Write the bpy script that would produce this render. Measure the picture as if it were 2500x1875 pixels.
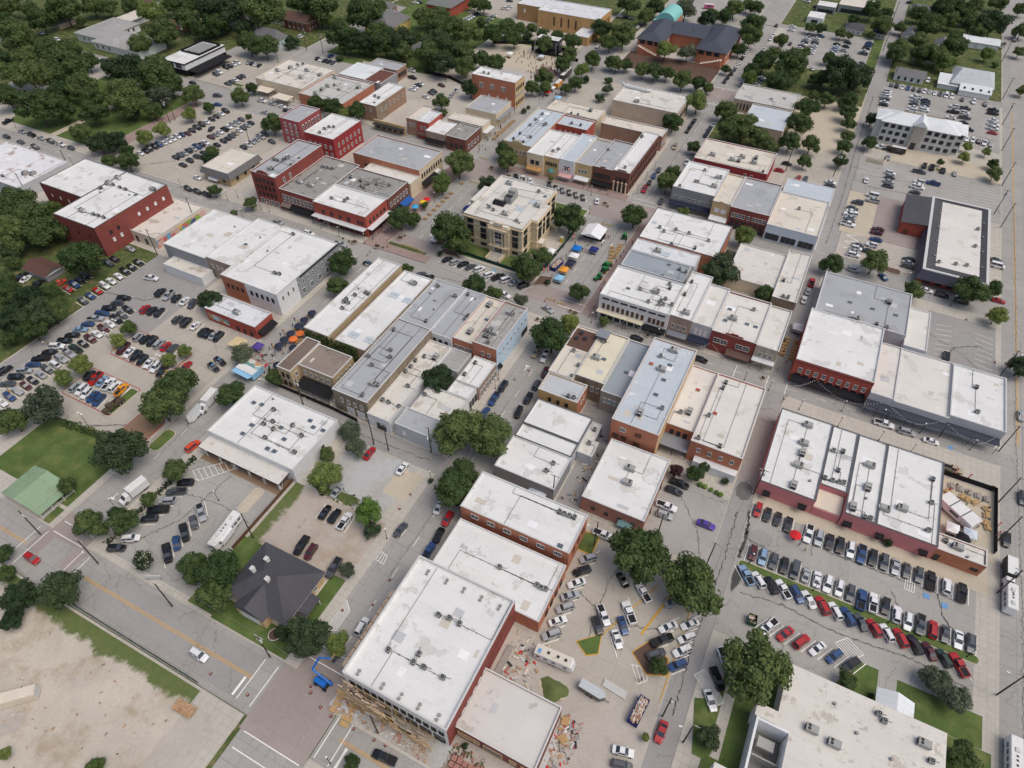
import bpy, bmesh, math, random
from mathutils import Vector, Matrix
R = math.radians
rnd = random.Random(7)
scn = bpy.context.scene
for o in list(bpy.data.objects): bpy.data.objects.remove(o)
C = scn.collection

# ---------------------------------------------------------------- camera, sky, sun, exposure
# axes: x = along the east-west streets, y = along the north-south streets, metres
CAMH, PITCH, ROLL, YAW = 158.0, R(46.49), R(-0.387), R(26.458)
cam = bpy.data.cameras.new('camera'); camo = bpy.data.objects.new('camera', cam); C.objects.link(camo)
cam.sensor_width = 36; cam.lens = 36 * 1646.9 / 2500; cam.clip_start = 1; cam.clip_end = 4000
cp, sp, cy, sy = math.cos(PITCH), math.sin(PITCH), math.cos(YAW), math.sin(YAW)
fw = Vector((-sy * cp, cy * cp, -sp)); rt = Vector((cy, sy, 0)); dn = Vector((sy * sp, -cy * sp, -cp))
r2 = rt * math.cos(ROLL) + dn * math.sin(ROLL); d2 = dn * math.cos(ROLL) - rt * math.sin(ROLL)
m = Matrix((r2, -d2, -fw)).transposed().to_4x4(); m.translation = (0, 0, CAMH)
camo.matrix_world = m; scn.camera = camo

SUN_EL, SUN_AZ = R(62), R(92)          # azimuth clockwise from +y: soft light from the east
w = bpy.data.worlds.new('World'); scn.world = w; w.use_nodes = True
nt = w.node_tree; bg = nt.nodes['Background']
sky = nt.nodes.new('ShaderNodeTexSky'); sky.sky_type = 'NISHITA'; sky.sun_disc = False
sky.sun_elevation = SUN_EL; sky.sun_rotation = SUN_AZ; sky.air_density = 1.0; sky.dust_density = 6.0; sky.ozone_density = 1.0
nt.links.new(sky.outputs[0], bg.inputs[0]); bg.inputs[1].default_value = 0.15
sun = bpy.data.lights.new('sun', 'SUN'); suno = bpy.data.objects.new('sun', sun); C.objects.link(suno)
sun.energy = 0.9; sun.angle = R(45); sun.color = (1, 0.985, 0.9)
sd = Vector((math.sin(SUN_AZ) * math.cos(SUN_EL), math.cos(SUN_AZ) * math.cos(SUN_EL), math.sin(SUN_EL)))
suno.rotation_euler = sd.to_track_quat('Z', 'Y').to_euler(); suno.location = (0, 0, 300)
scn.view_settings.view_transform = 'Standard'; scn.view_settings.look = 'None'
scn.view_settings.exposure = -0.36; scn.view_settings.gamma = 1; scn.view_settings.use_curve_mapping = False
scn.cycles.max_bounces = 5; scn.cycles.diffuse_bounces = 3; scn.cycles.glossy_bounces = 2; scn.cycles.transparent_max_bounces = 4

# ---------------------------------------------------------------- materials
def lin(c): return tuple(((v / 255) / 12.92 if v / 255 < .04045 else ((v / 255 + .055) / 1.055) ** 2.4) for v in c)
class N:
    def __init__(s, name):
        s.m = bpy.data.materials.new(name); s.m.use_nodes = True; s.t = s.m.node_tree; s.n = s.t.nodes; s.b = s.n['Principled BSDF']
        s.pos = s.n.new('ShaderNodeNewGeometry').outputs['Position']
    def link(s, a, b): s.t.links.new(a, b)
    def noise(s, scale, detail=3, rough=.6, vec=None):
        x = s.n.new('ShaderNodeTexNoise'); x.inputs['Scale'].default_value = scale; x.inputs['Detail'].default_value = detail; x.inputs['Roughness'].default_value = rough
        s.link(vec or s.pos, x.inputs['Vector']); return x.outputs['Fac']
    def ramp(s, f, stops):
        x = s.n.new('ShaderNodeValToRGB'); e = x.color_ramp.elements
        while len(e) < len(stops): e.new(.5)
        for i, (p, c) in enumerate(stops):
            e[i].position = p; e[i].color = (*c, 1) if len(c) == 3 else c
        s.link(f, x.inputs[0]); return x.outputs[0]
    def mix(s, f, a, b, mode='MIX'):
        x = s.n.new('ShaderNodeMix'); x.data_type = 'RGBA'; x.blend_type = mode
        for v, k in ((f, 0), (a, 6), (b, 7)):
            if isinstance(v, (int, float)): x.inputs[k].default_value = v
            elif isinstance(v, tuple): x.inputs[k].default_value = (*v, 1)
            else: s.link(v, x.inputs[k])
        return x.outputs[2]
    def scale(s, sx, sy, sz, rot=0):
        x = s.n.new('ShaderNodeMapping'); x.inputs['Scale'].default_value = (sx, sy, sz); x.inputs['Rotation'].default_value = (0, 0, rot); s.link(s.pos, x.inputs['Vector']); return x.outputs[0]
    def math(s, op, a, b=0.0):
        x = s.n.new('ShaderNodeMath'); x.operation = op
        for i, v in enumerate((a, b)):
            if isinstance(v, (int, float)): x.inputs[i].default_value = v
            else: s.link(v, x.inputs[i])
        return x.outputs[0]
    def bump(s, f, strength, dist):
        x = s.n.new('ShaderNodeBump'); x.inputs['Strength'].default_value = strength; x.inputs['Distance'].default_value = dist
        s.link(f, x.inputs['Height']); s.link(x.outputs[0], s.b.inputs['Normal'])
    def done(s, col, rough=.85, spec=.3):
        if isinstance(col, tuple): s.b.inputs['Base Color'].default_value = (*col, 1)
        else: s.link(col, s.b.inputs['Base Color'])
        s.b.inputs['Roughness'].default_value = rough; s.b.inputs['Specular IOR Level'].default_value = spec
        return s.m
MATS = {}
def mul(c, k): return tuple(min(1, v * k) for v in c)
def plain(name, rgb, rough=.6, spec=.3, metal=0, coat=0):
    a = N(name); a.b.inputs['Metallic'].default_value = metal; a.b.inputs['Coat Weight'].default_value = coat
    MATS[name] = a.done(lin(rgb), rough, spec); return MATS[name]
def mottled(name, rgb, var=.18, sc=.25, fine=3.0, rough=.9, second=None, thr=(.5, .7), streak=False, spec=.25):
    a = N(name); c = lin(rgb)
    big = a.noise(sc, 4); sm = a.noise(fine, 3, .7, a.scale(1, 1, .25) if streak else None)
    col = a.ramp(big, [(.25, mul(c, 1 - var)), (.75, mul(c, 1 + var))])
    col = a.mix(.6, col, a.ramp(sm, [(.3, (1 - var,) * 3), (.7, (1 + var * .6,) * 3)]), 'MULTIPLY')
    if second:
        st = a.noise(sc * 1.7, 5, .65); col = a.mix(a.ramp(st, [(thr[0], (0, 0, 0)), (thr[1], (1, 1, 1))]), col, lin(second))
    MATS[name] = a.done(col, rough, spec); return MATS[name]
def roofmat(name, rgb, stain=(150, 135, 110), amt=.35, seam=0, seamx=3.0, var=.06, dark=None, rough=.75):
    """membrane roof: faint sheets, puddle stains, dirt specks and lap seams"""
    a = N(name); c = lin(rgb)
    col = a.ramp(a.noise(.09, 4), [(.3, mul(c, 1 - var)), (.7, mul(c, 1 + var * .5))])
    pud = a.noise(.16, 6, .62); f = a.ramp(pud, [(.56, (0, 0, 0)), (.68, (amt,) * 3), (.8, (amt * .5,) * 3)])
    col = a.mix(f, col, lin(stain), 'MIX')
    ring = a.ramp(pud, [(.595, (0, 0, 0)), (.61, (amt * .6,) * 3), (.625, (0, 0, 0))]); col = a.mix(ring, col, lin((96, 84, 66)))
    strk = a.noise(.9, 4, .75, a.scale(.12, 1.6, 1, .6)); col = a.mix(a.ramp(strk, [(.58, (0, 0, 0)), (.72, (.16,) * 3)]), col, mul(c, .45))
    if dark:
        dk = a.noise(.55, 6, .75); col = a.mix(a.ramp(dk, [(.56, (0, 0, 0)), (.66, (1, 1, 1))]), col, lin(dark))
    sp_ = a.noise(1.9, 3, .8); col = a.mix(a.ramp(sp_, [(.66, (0, 0, 0)), (.74, (.28,) * 3)]), col, lin((110, 100, 88)))
    if seam:
        b = a.n.new('ShaderNodeTexBrick'); b.inputs['Scale'].default_value = 1; b.inputs['Brick Width'].default_value = 12; b.inputs['Row Height'].default_value = seamx
        b.inputs['Mortar Size'].default_value = .05; b.inputs['Mortar Smooth'].default_value = .4
        b.inputs['Color1'].default_value = (1, 1, 1, 1); b.inputs['Color2'].default_value = (.95, .95, .95, 1); b.inputs['Mortar'].default_value = (1 - seam,) * 3 + (1,)
        a.link(a.pos, b.inputs['Vector']); col = a.mix(1.0, col, b.outputs['Color'], 'MULTIPLY')
    MATS[name] = a.done(col, rough, .3); return MATS[name]
def paving(name, rgb, joint=0, size=4.5, crack=.0, var=.1, oil=.25, tint=None, rough=.9, rot=0):
    a = N(name); c = lin(rgb)
    col = a.ramp(a.noise(.035, 5), [(.3, mul(c, 1 - var)), (.72, mul(c, 1 + var))])
    if tint: col = a.mix(a.ramp(a.noise(.06, 5, .7), [(.45, (0, 0, 0)), (.65, (.8,) * 3)]), col, lin(tint))
    col = a.mix(.5, col, a.ramp(a.noise(1.3, 4, .7), [(.25, (.82,) * 3), (.75, (1.12,) * 3)]), 'MULTIPLY')
    oilf = a.noise(.32, 6, .7); col = a.mix(a.ramp(oilf, [(.58, (0, 0, 0)), (.74, (oil,) * 3)]), col, mul(c, .45))
    if joint:
        b = a.n.new('ShaderNodeTexBrick'); b.offset = 0; b.inputs['Scale'].default_value = 1; b.inputs['Brick Width'].default_value = size; b.inputs['Row Height'].default_value = size
        b.inputs['Mortar Size'].default_value = .09; b.inputs['Color1'].default_value = (1, 1, 1, 1); b.inputs['Color2'].default_value = (.93, .93, .93, 1)
        b.inputs['Mortar'].default_value = (1 - joint,) * 3 + (1,); a.link(a.pos, b.inputs['Vector']); col = a.mix(1.0, col, b.outputs['Color'], 'MULTIPLY')
    if crack:
        v = a.n.new('ShaderNodeTexVoronoi'); v.feature = 'DISTANCE_TO_EDGE'; v.inputs['Scale'].default_value = .11
        wn = a.n.new('ShaderNodeTexNoise'); wn.inputs['Scale'].default_value = .5; wn.inputs['Detail'].default_value = 4; a.link(a.pos, wn.inputs['Vector'])
        ad = a.n.new('ShaderNodeVectorMath'); ad.operation = 'MULTIPLY_ADD'; a.link(wn.outputs['Color'], ad.inputs[0]); ad.inputs[1].default_value = (3.5, 3.5, 0); a.link(a.pos, ad.inputs[2])
        a.link(ad.outputs[0], v.inputs['Vector']); cr = a.ramp(v.outputs['Distance'], [(.0, (1, 1, 1)), (.013, (0, 0, 0))])
        gate = a.ramp(a.noise(.05, 2), [(.42, (0, 0, 0)), (.5, (crack,) * 3)]); col = a.mix(a.mix(1.0, cr, gate, 'MULTIPLY'), col, mul(c, .3))
    MATS[name] = a.done(col, rough, .25); return MATS[name]

# roofs
roofmat('r_white', (232, 233, 232), (186, 182, 172), .5, .13, dark=(219, 220, 218)); roofmat('r_whitegrey', (224, 227, 230), (165, 165, 165), .4, .07, dark=(190, 195, 200))
roofmat('r_stained', (222, 219, 212), (160, 145, 120), .55, .06, dark=(196, 190, 178)); roofmat('r_stained2', (216, 214, 210), (150, 140, 125), .5, .05, 5)
roofmat('r_creamroof', (222, 216, 203), (176, 164, 142), .45, .06); roofmat('r_creamroof2', (226, 224, 218), (192, 186, 170), .4, .08, 2.6)
roofmat('r_creamyellow', (226, 220, 198), (180, 160, 110), .45, .05); roofmat('r_greyroof', (176, 180, 184), (140, 140, 140), .35, .06)
roofmat('r_slateroof', (158, 168, 176), (130, 135, 140), .3, .05); roofmat('r_paleroof', (198, 208, 216), (235, 238, 240), .6, .05, dark=(186, 196, 206))
roofmat('r_weathered', (168, 168, 166), (215, 215, 212), .6, 0, dark=(128, 126, 122)); roofmat('r_patchcream', (222, 217, 208), (150, 134, 110), .7, 0, dark=(208, 202, 192))
roofmat('r_patchgrey', (198, 198, 195), (128, 126, 124), .7, 0, dark=(176, 176, 174)); roofmat('r_dirtygrey', (158, 158, 154), (90, 88, 84), .8, .25, 1.2, dark=(104, 102, 98))
roofmat('r_rustwhite', (232, 234, 236), (160, 84, 62), .9, .06, dark=(214, 205, 200)); roofmat('r_metalwhite', (228, 233, 236), (200, 205, 210), .3, .18, 1.4)
roofmat('r_metalgrey', (196, 202, 206), (170, 174, 178), .4, .2, 1.0); roofmat('r_browncorr', (116, 76, 66), (90, 64, 58), .5, .3, .9)
roofmat('r_brownshingle', (126, 112, 102), (104, 94, 88), .4, .12, .5); roofmat('r_brownhalf', (150, 138, 128), (120, 108, 100), .4, .1, .5)
roofmat('r_shingle', (86, 86, 92), (70, 70, 76), .4, .15, .4, var=.15); roofmat('r_navy', (78, 84, 96), (70, 76, 88), .3, .2, .8); roofmat('r_green', (146, 172, 140), (126, 150, 120), .4, .1, .8)
roofmat('r_shedbrown', (104, 76, 68), (90, 68, 62), .4, .12, .4); roofmat('r_houseg', (120, 120, 122), (100, 100, 102), .4, .12, .4); roofmat('r_housebrown', (112, 86, 78), (96, 74, 68), .4, .12, .4)
# walls
for n_, c_ in dict(brickred=(172, 88, 76), brickmaroon=(142, 78, 72), brickorange=(188, 126, 100), brickdark=(122, 82, 72), brickbrown=(160, 130, 112), brickbrown2=(176, 140, 100), brickdusk=(164, 146, 136), brickrose=(168, 92, 96),
    brickcrimson=(158, 64, 66), brickyellow=(204, 180, 138), brickdull=(170, 126, 114), brickdeep=(136, 86, 76), tanbrick=(204, 164, 114), palebrick=(196, 178, 160), stone=(190, 170, 138), oldstone=(150, 136, 118), oldstone2=(172, 166, 154),
    tanwall=(210, 182, 140), creamwall=(222, 208, 182), cream=(222, 212, 196), white=(228, 230, 232), lgrey=(196, 200, 204), greywall=(150, 154, 160), paleblue=(190, 214, 234), paleblue2=(208, 218, 230), pink=(206, 136, 138), courtstone=(214, 198, 170), officegrey=(206, 208, 206), officetaupe=(186, 180, 172), yellowhouse=(226, 204, 132), aqua=(186, 212, 212)).items():
    mottled('w_' + n_, c_, .14 if 'brick' in n_ or 'stone' in n_ else .07, .35, 2.2, streak=True)
mottled('w_oldstone', (150, 136, 118), .25, .5, 2.5, second=(110, 98, 86), thr=(.5, .75))
# trim, canvas, metal
for n_, c_ in dict(black=(34, 34, 38), navy=(48, 54, 74), navy2=(44, 54, 120), bluecanvas=(44, 96, 168), bluecanvas2=(24, 118, 206), skycanvas=(150, 200, 232), skycanvas2=(208, 220, 230), skyblue=(70, 170, 226), orangecanvas=(240, 166, 66), orangecanvas2=(240, 128, 66), redcanvas=(214, 48, 50),
    yellowcanvas=(240, 200, 50), purplecanvas=(92, 72, 150), beigecanvas=(214, 196, 152), whitecanvas=(236, 238, 240), creamcanvas=(222, 214, 190), greencanvas=(96, 160, 150), greencanvas2=(120, 160, 160), greycanvas=(138, 142, 152), tancanvas=(196, 150, 96), taupe=(132, 118, 108)).items():
    mottled(n_, c_, .06, .6, 4, rough=.8)
for n_, c_ in dict(whitemetal=(220, 223, 226), greymetal=(138, 142, 150), navymetal=(66, 68, 82), browncorr=(104, 80, 72)).items(): plain(n_, c_, .5)
a = N('redstripe'); wv = a.n.new('ShaderNodeTexWave'); wv.inputs['Scale'].default_value = .9; wv.bands_direction = 'X'; a.link(a.pos, wv.inputs['Vector'])
MATS['redstripe'] = a.done(a.ramp(wv.outputs['Fac'], [(.48, lin((206, 60, 66))), (.52, lin((238, 234, 230)))]))
for n_, sc_, pal in (('muralA', .38, [(206, 120, 110), (120, 170, 200), (232, 196, 60), (90, 100, 150), (150, 180, 90), (216, 180, 170)]), ('muralB', .5, [(206, 210, 196), (150, 190, 196), (110, 150, 150), (190, 150, 120), (224, 220, 206)])):
    a = N(n_); v = a.n.new('ShaderNodeTexVoronoi'); v.inputs['Scale'].default_value = sc_; a.link(a.pos, v.inputs['Vector'])
    sx = a.n.new('ShaderNodeSeparateColor'); a.link(v.outputs['Color'], sx.inputs[0]); r_ = a.ramp(sx.outputs[0], [(i / len(pal), lin(p)) for i, p in enumerate(pal)])
    r_.node.color_ramp.interpolation = 'CONSTANT'; MATS[n_] = a.done(r_, .8)
plain('glass', (46, 52, 60), .12, .6); plain('glassblue', (92, 104, 116), .15, .6); plain('frame_white', (226, 226, 222), .6); plain('frame_dark', (40, 38, 38), .6); plain('frame_brown', (104, 76, 60), .7); plain('teal', (150, 190, 190), .7); plain('tanframe', (200, 176, 140), .8)
plain('ac', (150, 152, 150), .6, .4); plain('ac_beige', (164, 165, 162), .6); plain('ac_dark', (52, 54, 58), .6); plain('ducting', (214, 218, 220), .45); plain('skylight', (196, 208, 216), .3); plain('redhatch', (170, 84, 70), .8); plain('coping', (206, 207, 206), .7); plain('coping_dark', (92, 94, 98), .7)
plain('iron', (38, 38, 40), .5); plain('globe', (238, 238, 232), .4); plain('steel', (150, 152, 156), .4, .5, .4); plain('rubber', (26, 26, 28), .8); plain('rim', (150, 152, 156), .4); plain('lampglass', (226, 224, 214), .2); plain('taillight', (150, 24, 26), .3)
plain('line_white', (244, 243, 238), .8); plain('line_yellow', (214, 164, 64), .8); plain('line_blue', (110, 160, 206), .8); plain('line_red', (170, 84, 80), .8); plain('hazard_yellow', (220, 206, 70), .7); plain('cone_orange', (222, 92, 56), .7)
mottled('wood', (192, 160, 114), .15, 1, 5); mottled('wood_pole', (86, 76, 68), .2, 1, 6); mottled('wood_grey', (168, 162, 156), .15, 1, 5); mottled('timber', (186, 152, 118), .25, .8, 3, second=(140, 108, 84)); mottled('scaffold_plank', (196, 176, 154), .2, 1.2, 4, second=(150, 120, 96)); plain('scaffold_yellow', (196, 164, 108), .6)
# ground
paving('road', (170, 168, 164), .2, 4.6, .35, .08, .25); paving('asphalt', (160, 158, 156), 0, 4, .4, .1, .3); paving('asphalt_dark', (132, 131, 132), 0, 4, .9, .12, .4, tint=(150, 146, 142)); paving('lot_grey', (172, 170, 165), .1, 5, .5, .09, .3)
paving('lot_tan', (187, 181, 170), .14, 5, .3, .07, .2); paving('sidewalk', (196, 191, 181), .16, 1.8, .15, .06, .15); paving('pad_tan', (200, 190, 171), .1, 4, 0, .05, .1); paving('brick_paver', (162, 140, 134), .12, 1.2, 0, .08, .15, tint=(170, 152, 146)); paving('brick_road', (164, 153, 149), .1, 6, .1, .06, .2, tint=(170, 160, 156))
paving('gravel', (184, 177, 168), 0, 4, 0, .12, .4, tint=(196, 190, 181))
def turfed(name, base, axis, edge, soft, amp, sign=1):
    """worn ground whose turf thins out gradually from one side"""
    a = N(name); c = lin(base); sx = a.n.new('ShaderNodeSeparateXYZ'); a.link(a.pos, sx.inputs[0])
    col = a.ramp(a.noise(.06, 6, .7), [(.3, mul(c, .8)), (.55, c), (.75, mul(c, 1.12))]); col = a.mix(a.ramp(a.noise(.11, 6, .72), [(.5, (0, 0, 0)), (.66, (.7,) * 3)]), col, lin((168, 150, 126))); col = a.mix(.5, col, a.ramp(a.noise(1.5, 4, .75), [(.25, (.8,) * 3), (.75, (1.14,) * 3)]), 'MULTIPLY')
    d = a.math('MULTIPLY', a.math('SUBTRACT', sx.outputs[axis], edge), sign / soft); nz = a.math('MULTIPLY', a.math('SUBTRACT', a.noise(.13, 7, .72), .5), amp); f = a.math('ADD', a.math('ADD', d, nz), .5)
    patch = a.math('MULTIPLY', a.math('SUBTRACT', a.noise(.07, 6, .7), .6), 9)
    f = a.math('MAXIMUM', f, patch); g_ = a.mix(a.noise(.5, 4), lin((82, 104, 56)), lin((122, 126, 84))); g_ = a.mix(.5, g_, a.ramp(a.noise(3, 3), [(.3, (.7,) * 3), (.7, (1.2,) * 3)]), 'MULTIPLY')
    MATS[name] = a.done(a.mix(a.ramp(f, [(.3, (0, 0, 0)), (.75, (1, 1, 1))]), col, g_), .95, .15)
turfed('dirt', (202, 193, 180), 1, 13.6, 3.0, 3.2); turfed('dirt_gravel', (188, 178, 168), 0, -100.5, 4, 3.5, -1)
paving('gravel_pale', (186, 188, 188), 0, 4, 0, .08, .3, tint=(170, 160, 146)); paving('mulch', (104, 84, 74), 0, 4, 0, .2, .4)
paving('browntile', (150, 126, 104), .1, 1.2, 0, .1, .3)
mottled('tar', (84, 83, 82), .2, .5, 2); mottled('tar2', (118, 116, 114), .15, .5, 2)
mottled('grass', (88, 108, 58), .3, .12, 2.0, second=(120, 126, 76), thr=(.48, .72)); mottled('grass_wild', (84, 98, 56), .35, .2, 1.2, second=(138, 126, 92), thr=(.5, .7)); mottled('kerbmat', (196, 188, 174), .1, .3, 3)

# ---------------------------------------------------------------- mesh helpers
class MB:
    def __init__(s): s.v = []; s.f = []; s.mi = []; s.mats = []
    def mat(s, n):
        if n not in s.mats: s.mats.append(n)
        return s.mats.index(n)
    def poly(s, pts, m):
        i = len(s.v); s.v += [tuple(p) for p in pts]; s.f.append(tuple(range(i, i + len(pts)))); s.mi.append(s.mat(m))
    def hexa(s, b, t, m, top=None, bottom=True):
        i = len(s.v); s.v += [tuple(p) for p in b] + [tuple(p) for p in t]; n = len(b); k = s.mat(m); kt = s.mat(top) if top else k
        for j in range(n): s.f.append((i + j, i + (j + 1) % n, i + n + (j + 1) % n, i + n + j)); s.mi.append(k)
        s.f.append(tuple(range(i + n, i + 2 * n))); s.mi.append(kt)
        if bottom: s.f.append(tuple(range(i + n - 1, i - 1, -1))); s.mi.append(k)
    def box(s, x0, x1, y0, y1, z0, z1, m, top=None, bottom=True):
        s.hexa([(x0, y0, z0), (x1, y0, z0), (x1, y1, z0), (x0, y1, z0)], [(x0, y0, z1), (x1, y0, z1), (x1, y1, z1), (x0, y1, z1)], m, top, bottom)
    def cyl(s, x, y, z0, z1, r0, r1, m, n=10, top=None):
        c = [(math.cos(2 * math.pi * k / n), math.sin(2 * math.pi * k / n)) for k in range(n)]
        s.hexa([(x + r0 * a, y + r0 * b, z0) for a, b in c], [(x + r1 * a, y + r1 * b, z1) for a, b in c], m, top)
    def tube(s, p, q, r0, r1, m, n=6):
        p, q = Vector(p), Vector(q); d = (q - p).normalized(); u = d.orthogonal().normalized(); v = d.cross(u)
        c = [(math.cos(2 * math.pi * k / n), math.sin(2 * math.pi * k / n)) for k in range(n)]
        s.hexa([p + u * a * r0 + v * b * r0 for a, b in c], [q + u * a * r1 + v * b * r1 for a, b in c], m)
    def bar(s, p, q, wd, th, m):
        p, q = Vector(p), Vector(q); d = (q - p).normalized(); u = d.cross(Vector((0, 0, 1))); u = u.normalized() if u.length > 1e-3 else Vector((1, 0, 0)); v = d.cross(u)
        c = [(-1, -1), (1, -1), (1, 1), (-1, 1)]
        s.hexa([p + u * a * wd / 2 + v * b * th / 2 for a, b in c], [q + u * a * wd / 2 + v * b * th / 2 for a, b in c], m)
    def sphere(s, x, y, z, r, m, n=8, k=5, sz=1):
        i = len(s.v); mi = s.mat(m)
        for a in range(k + 1):
            t = math.pi * a / k
            for b in range(n): p = 2 * math.pi * b / n; s.v.append((x + r * math.sin(t) * math.cos(p), y + r * math.sin(t) * math.sin(p), z + r * sz * math.cos(t)))
        for a in range(k):
            for b in range(n): s.f.append((i + a * n + b, i + (a + 1) * n + b, i + (a + 1) * n + (b + 1) % n, i + a * n + (b + 1) % n)); s.mi.append(mi)
    def mesh(s, name, smooth=False):
        me = bpy.data.meshes.new(name); me.from_pydata(s.v, [], s.f)
        for n in s.mats: me.materials.append(MATS[n])
        me.polygons.foreach_set('material_index', s.mi)
        if smooth: me.polygons.foreach_set('use_smooth', [True] * len(s.f))
        me.validate(); me.update(); return me
    def build(s, name, parent=None, smooth=False, loc=None): return put(name, s.mesh(name, smooth), parent, loc)
def put(name, me, parent=None, loc=None, rz=0):
    o = bpy.data.objects.new(name, me); C.objects.link(o)
    if parent: o.parent = parent
    if loc: o.location = loc
    if rz: o.rotation_euler = (0, 0, rz)
    return o
def empty(name, loc, rz=0):
    o = bpy.data.objects.new(name, None); o.empty_display_size = .5; C.objects.link(o); o.location = loc; o.rotation_euler = (0, 0, rz); return o
def tag(o, label, cat, group=None):
    o['label'] = label; o['category'] = cat
    if group: o['group'] = group
    return o
def struct(o): o['kind'] = 'structure'; return o
ORD = ['', 'first', 'second', 'third', 'fourth', 'fifth', 'sixth', 'seventh', 'eighth', 'ninth', 'tenth', 'eleventh', 'twelfth', 'thirteenth', 'fourteenth', 'fifteenth', 'sixteenth', 'seventeenth', 'eighteenth', 'nineteenth', 'twentieth']
def proj_x(x, y):
    p = Vector((x, y, -CAMH)); return p.dot(r2) / p.dot(fw)

# ---------------------------------------------------------------- ground, roads, blocks
KERB = .12
def sheet(name, x0, x1, y0, y1, z, mat):
    b = MB(); b.poly([(x0, y0, z), (x1, y0, z), (x1, y1, z), (x0, y1, z)], mat); return struct(b.build(name))
def psheet(name, pts, z, mat):
    b = MB(); b.poly([(x, y, z) for x, y in pts], mat); return struct(b.build(name))
sheet('ground', -1500, 1500, -700, 2000, -KERB - .02, 'grass_wild')
RZ = -KERB - .012
for i, (n_, x0, x1, y0, y1, mt) in enumerate([
    ('street', -430, -72, 18.2, 31.2, 'road'), ('street', -56, 120, 17.2, 27.2, 'road'), ('street', -73, -56, -60, 17, 'road'), ('street', -70.6, -56.6, 34, 170, 'road'), ('street', -153, -139.2, 31.2, 169, 'road'), ('alley', -139.2, -70.6, 92.4, 99, 'asphalt'),
    ('street', -430, -129, 168, 177, 'road'), ('street', -129, -57, 169, 186.5, 'road'), ('street', -57, 76, 169, 176.8, 'road'), ('street', -147, -126.5, 186.5, 242, 'road'), ('street', -157, -135, 255, 420, 'road'), ('street', -83.5, -60.8, 186.5, 241, 'road'), ('street', -72, -56, 255, 640, 'road'),
    ('street', -147, 76, 241, 255, 'road'), ('street', -430, -147, 245.5, 263.5, 'road'), ('lane', 7, 13, 26, 170, 'asphalt'), ('lane', 7, 13, 176, 242, 'asphalt'), ('lane', 7.8, 15.4, 255, 640, 'asphalt'), ('street', 74.4, 88, -80, 700, 'road'), ('street', -157, -56, 369, 388.5, 'road'), ('lane', 15.4, 74.4, 434, 441, 'asphalt'), ('street', -305, -291, 263.5, 420, 'road'), ('street', -390, -376, 263.5, 420, 'asphalt')]):
    sheet(n_, x0, x1, y0, y1, RZ + .0006 * i, mt)
sheet('brick_intersection', -73.5, -56.2, 15.5, 36, RZ + .02, 'brick_road'); sheet('brick_crossing', -147, -126, 183, 190, RZ + .021, 'brick_road'); sheet('brick_crossing', -84, -57, 176, 186, RZ + .022, 'brick_road'); sheet('brick_crossing', -84, -56, 238, 256, RZ + .023, 'brick_road'); sheet('brick_crossing', -149, -128, 241, 257, RZ + .024, 'brick_road'); sheet('brick_crossing', -71, -56, 371, 389, RZ + .0245, 'brick_road')
sheet('resurfaced_strip', -128, -78.5, 19.7, 29.8, RZ + .025, 'asphalt'); sheet('brick_crossing', -154, -138, 24, 37, RZ + .026, 'brick_road'); sheet('street_patch', -149.5, -141.5, 21, 29.5, RZ + .029, 'road')
BLOCKS = [(-420, -74.2, -60, 18.0), (-139.6, -70.4, 31, 92.5), (-139.6, -70.4, 98.9, 169.0), (-420, -152.4, 31, 168), (-56.8, 7.2, 27, 169.2), (12.8, 74.5, 27, 169.2), (-127, -83, 186.6, 241), (-420, -146.6, 176.5, 245.6), (-420, -305, 263.6, 620), (-291, -157, 263.6, 620), (-135.4, -71.6, 255, 369),
          (-56.5, 8, 255.2, 640), (15.2, 74.5, 255, 434), (-61, 7.1, 176.6, 241), (12.9, 74.5, 175.5, 241), (-135.6, -71.6, 388.6, 640), (15.4, 74.5, 441, 700), (88, 400, -100, 800), (-56, 74, -80, 17.4)]
def ground_z(x, y):
    for a, b, c, d in BLOCKS:
        if a <= x <= b and c <= y <= d: return 0.0
    return RZ + .03
for x0, x1, y0, y1 in BLOCKS:
    b = MB(); b.box(x0, x1, y0, y1, -KERB - .05, 0, 'kerbmat', 'sidewalk'); struct(b.build('pavement'))
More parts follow.
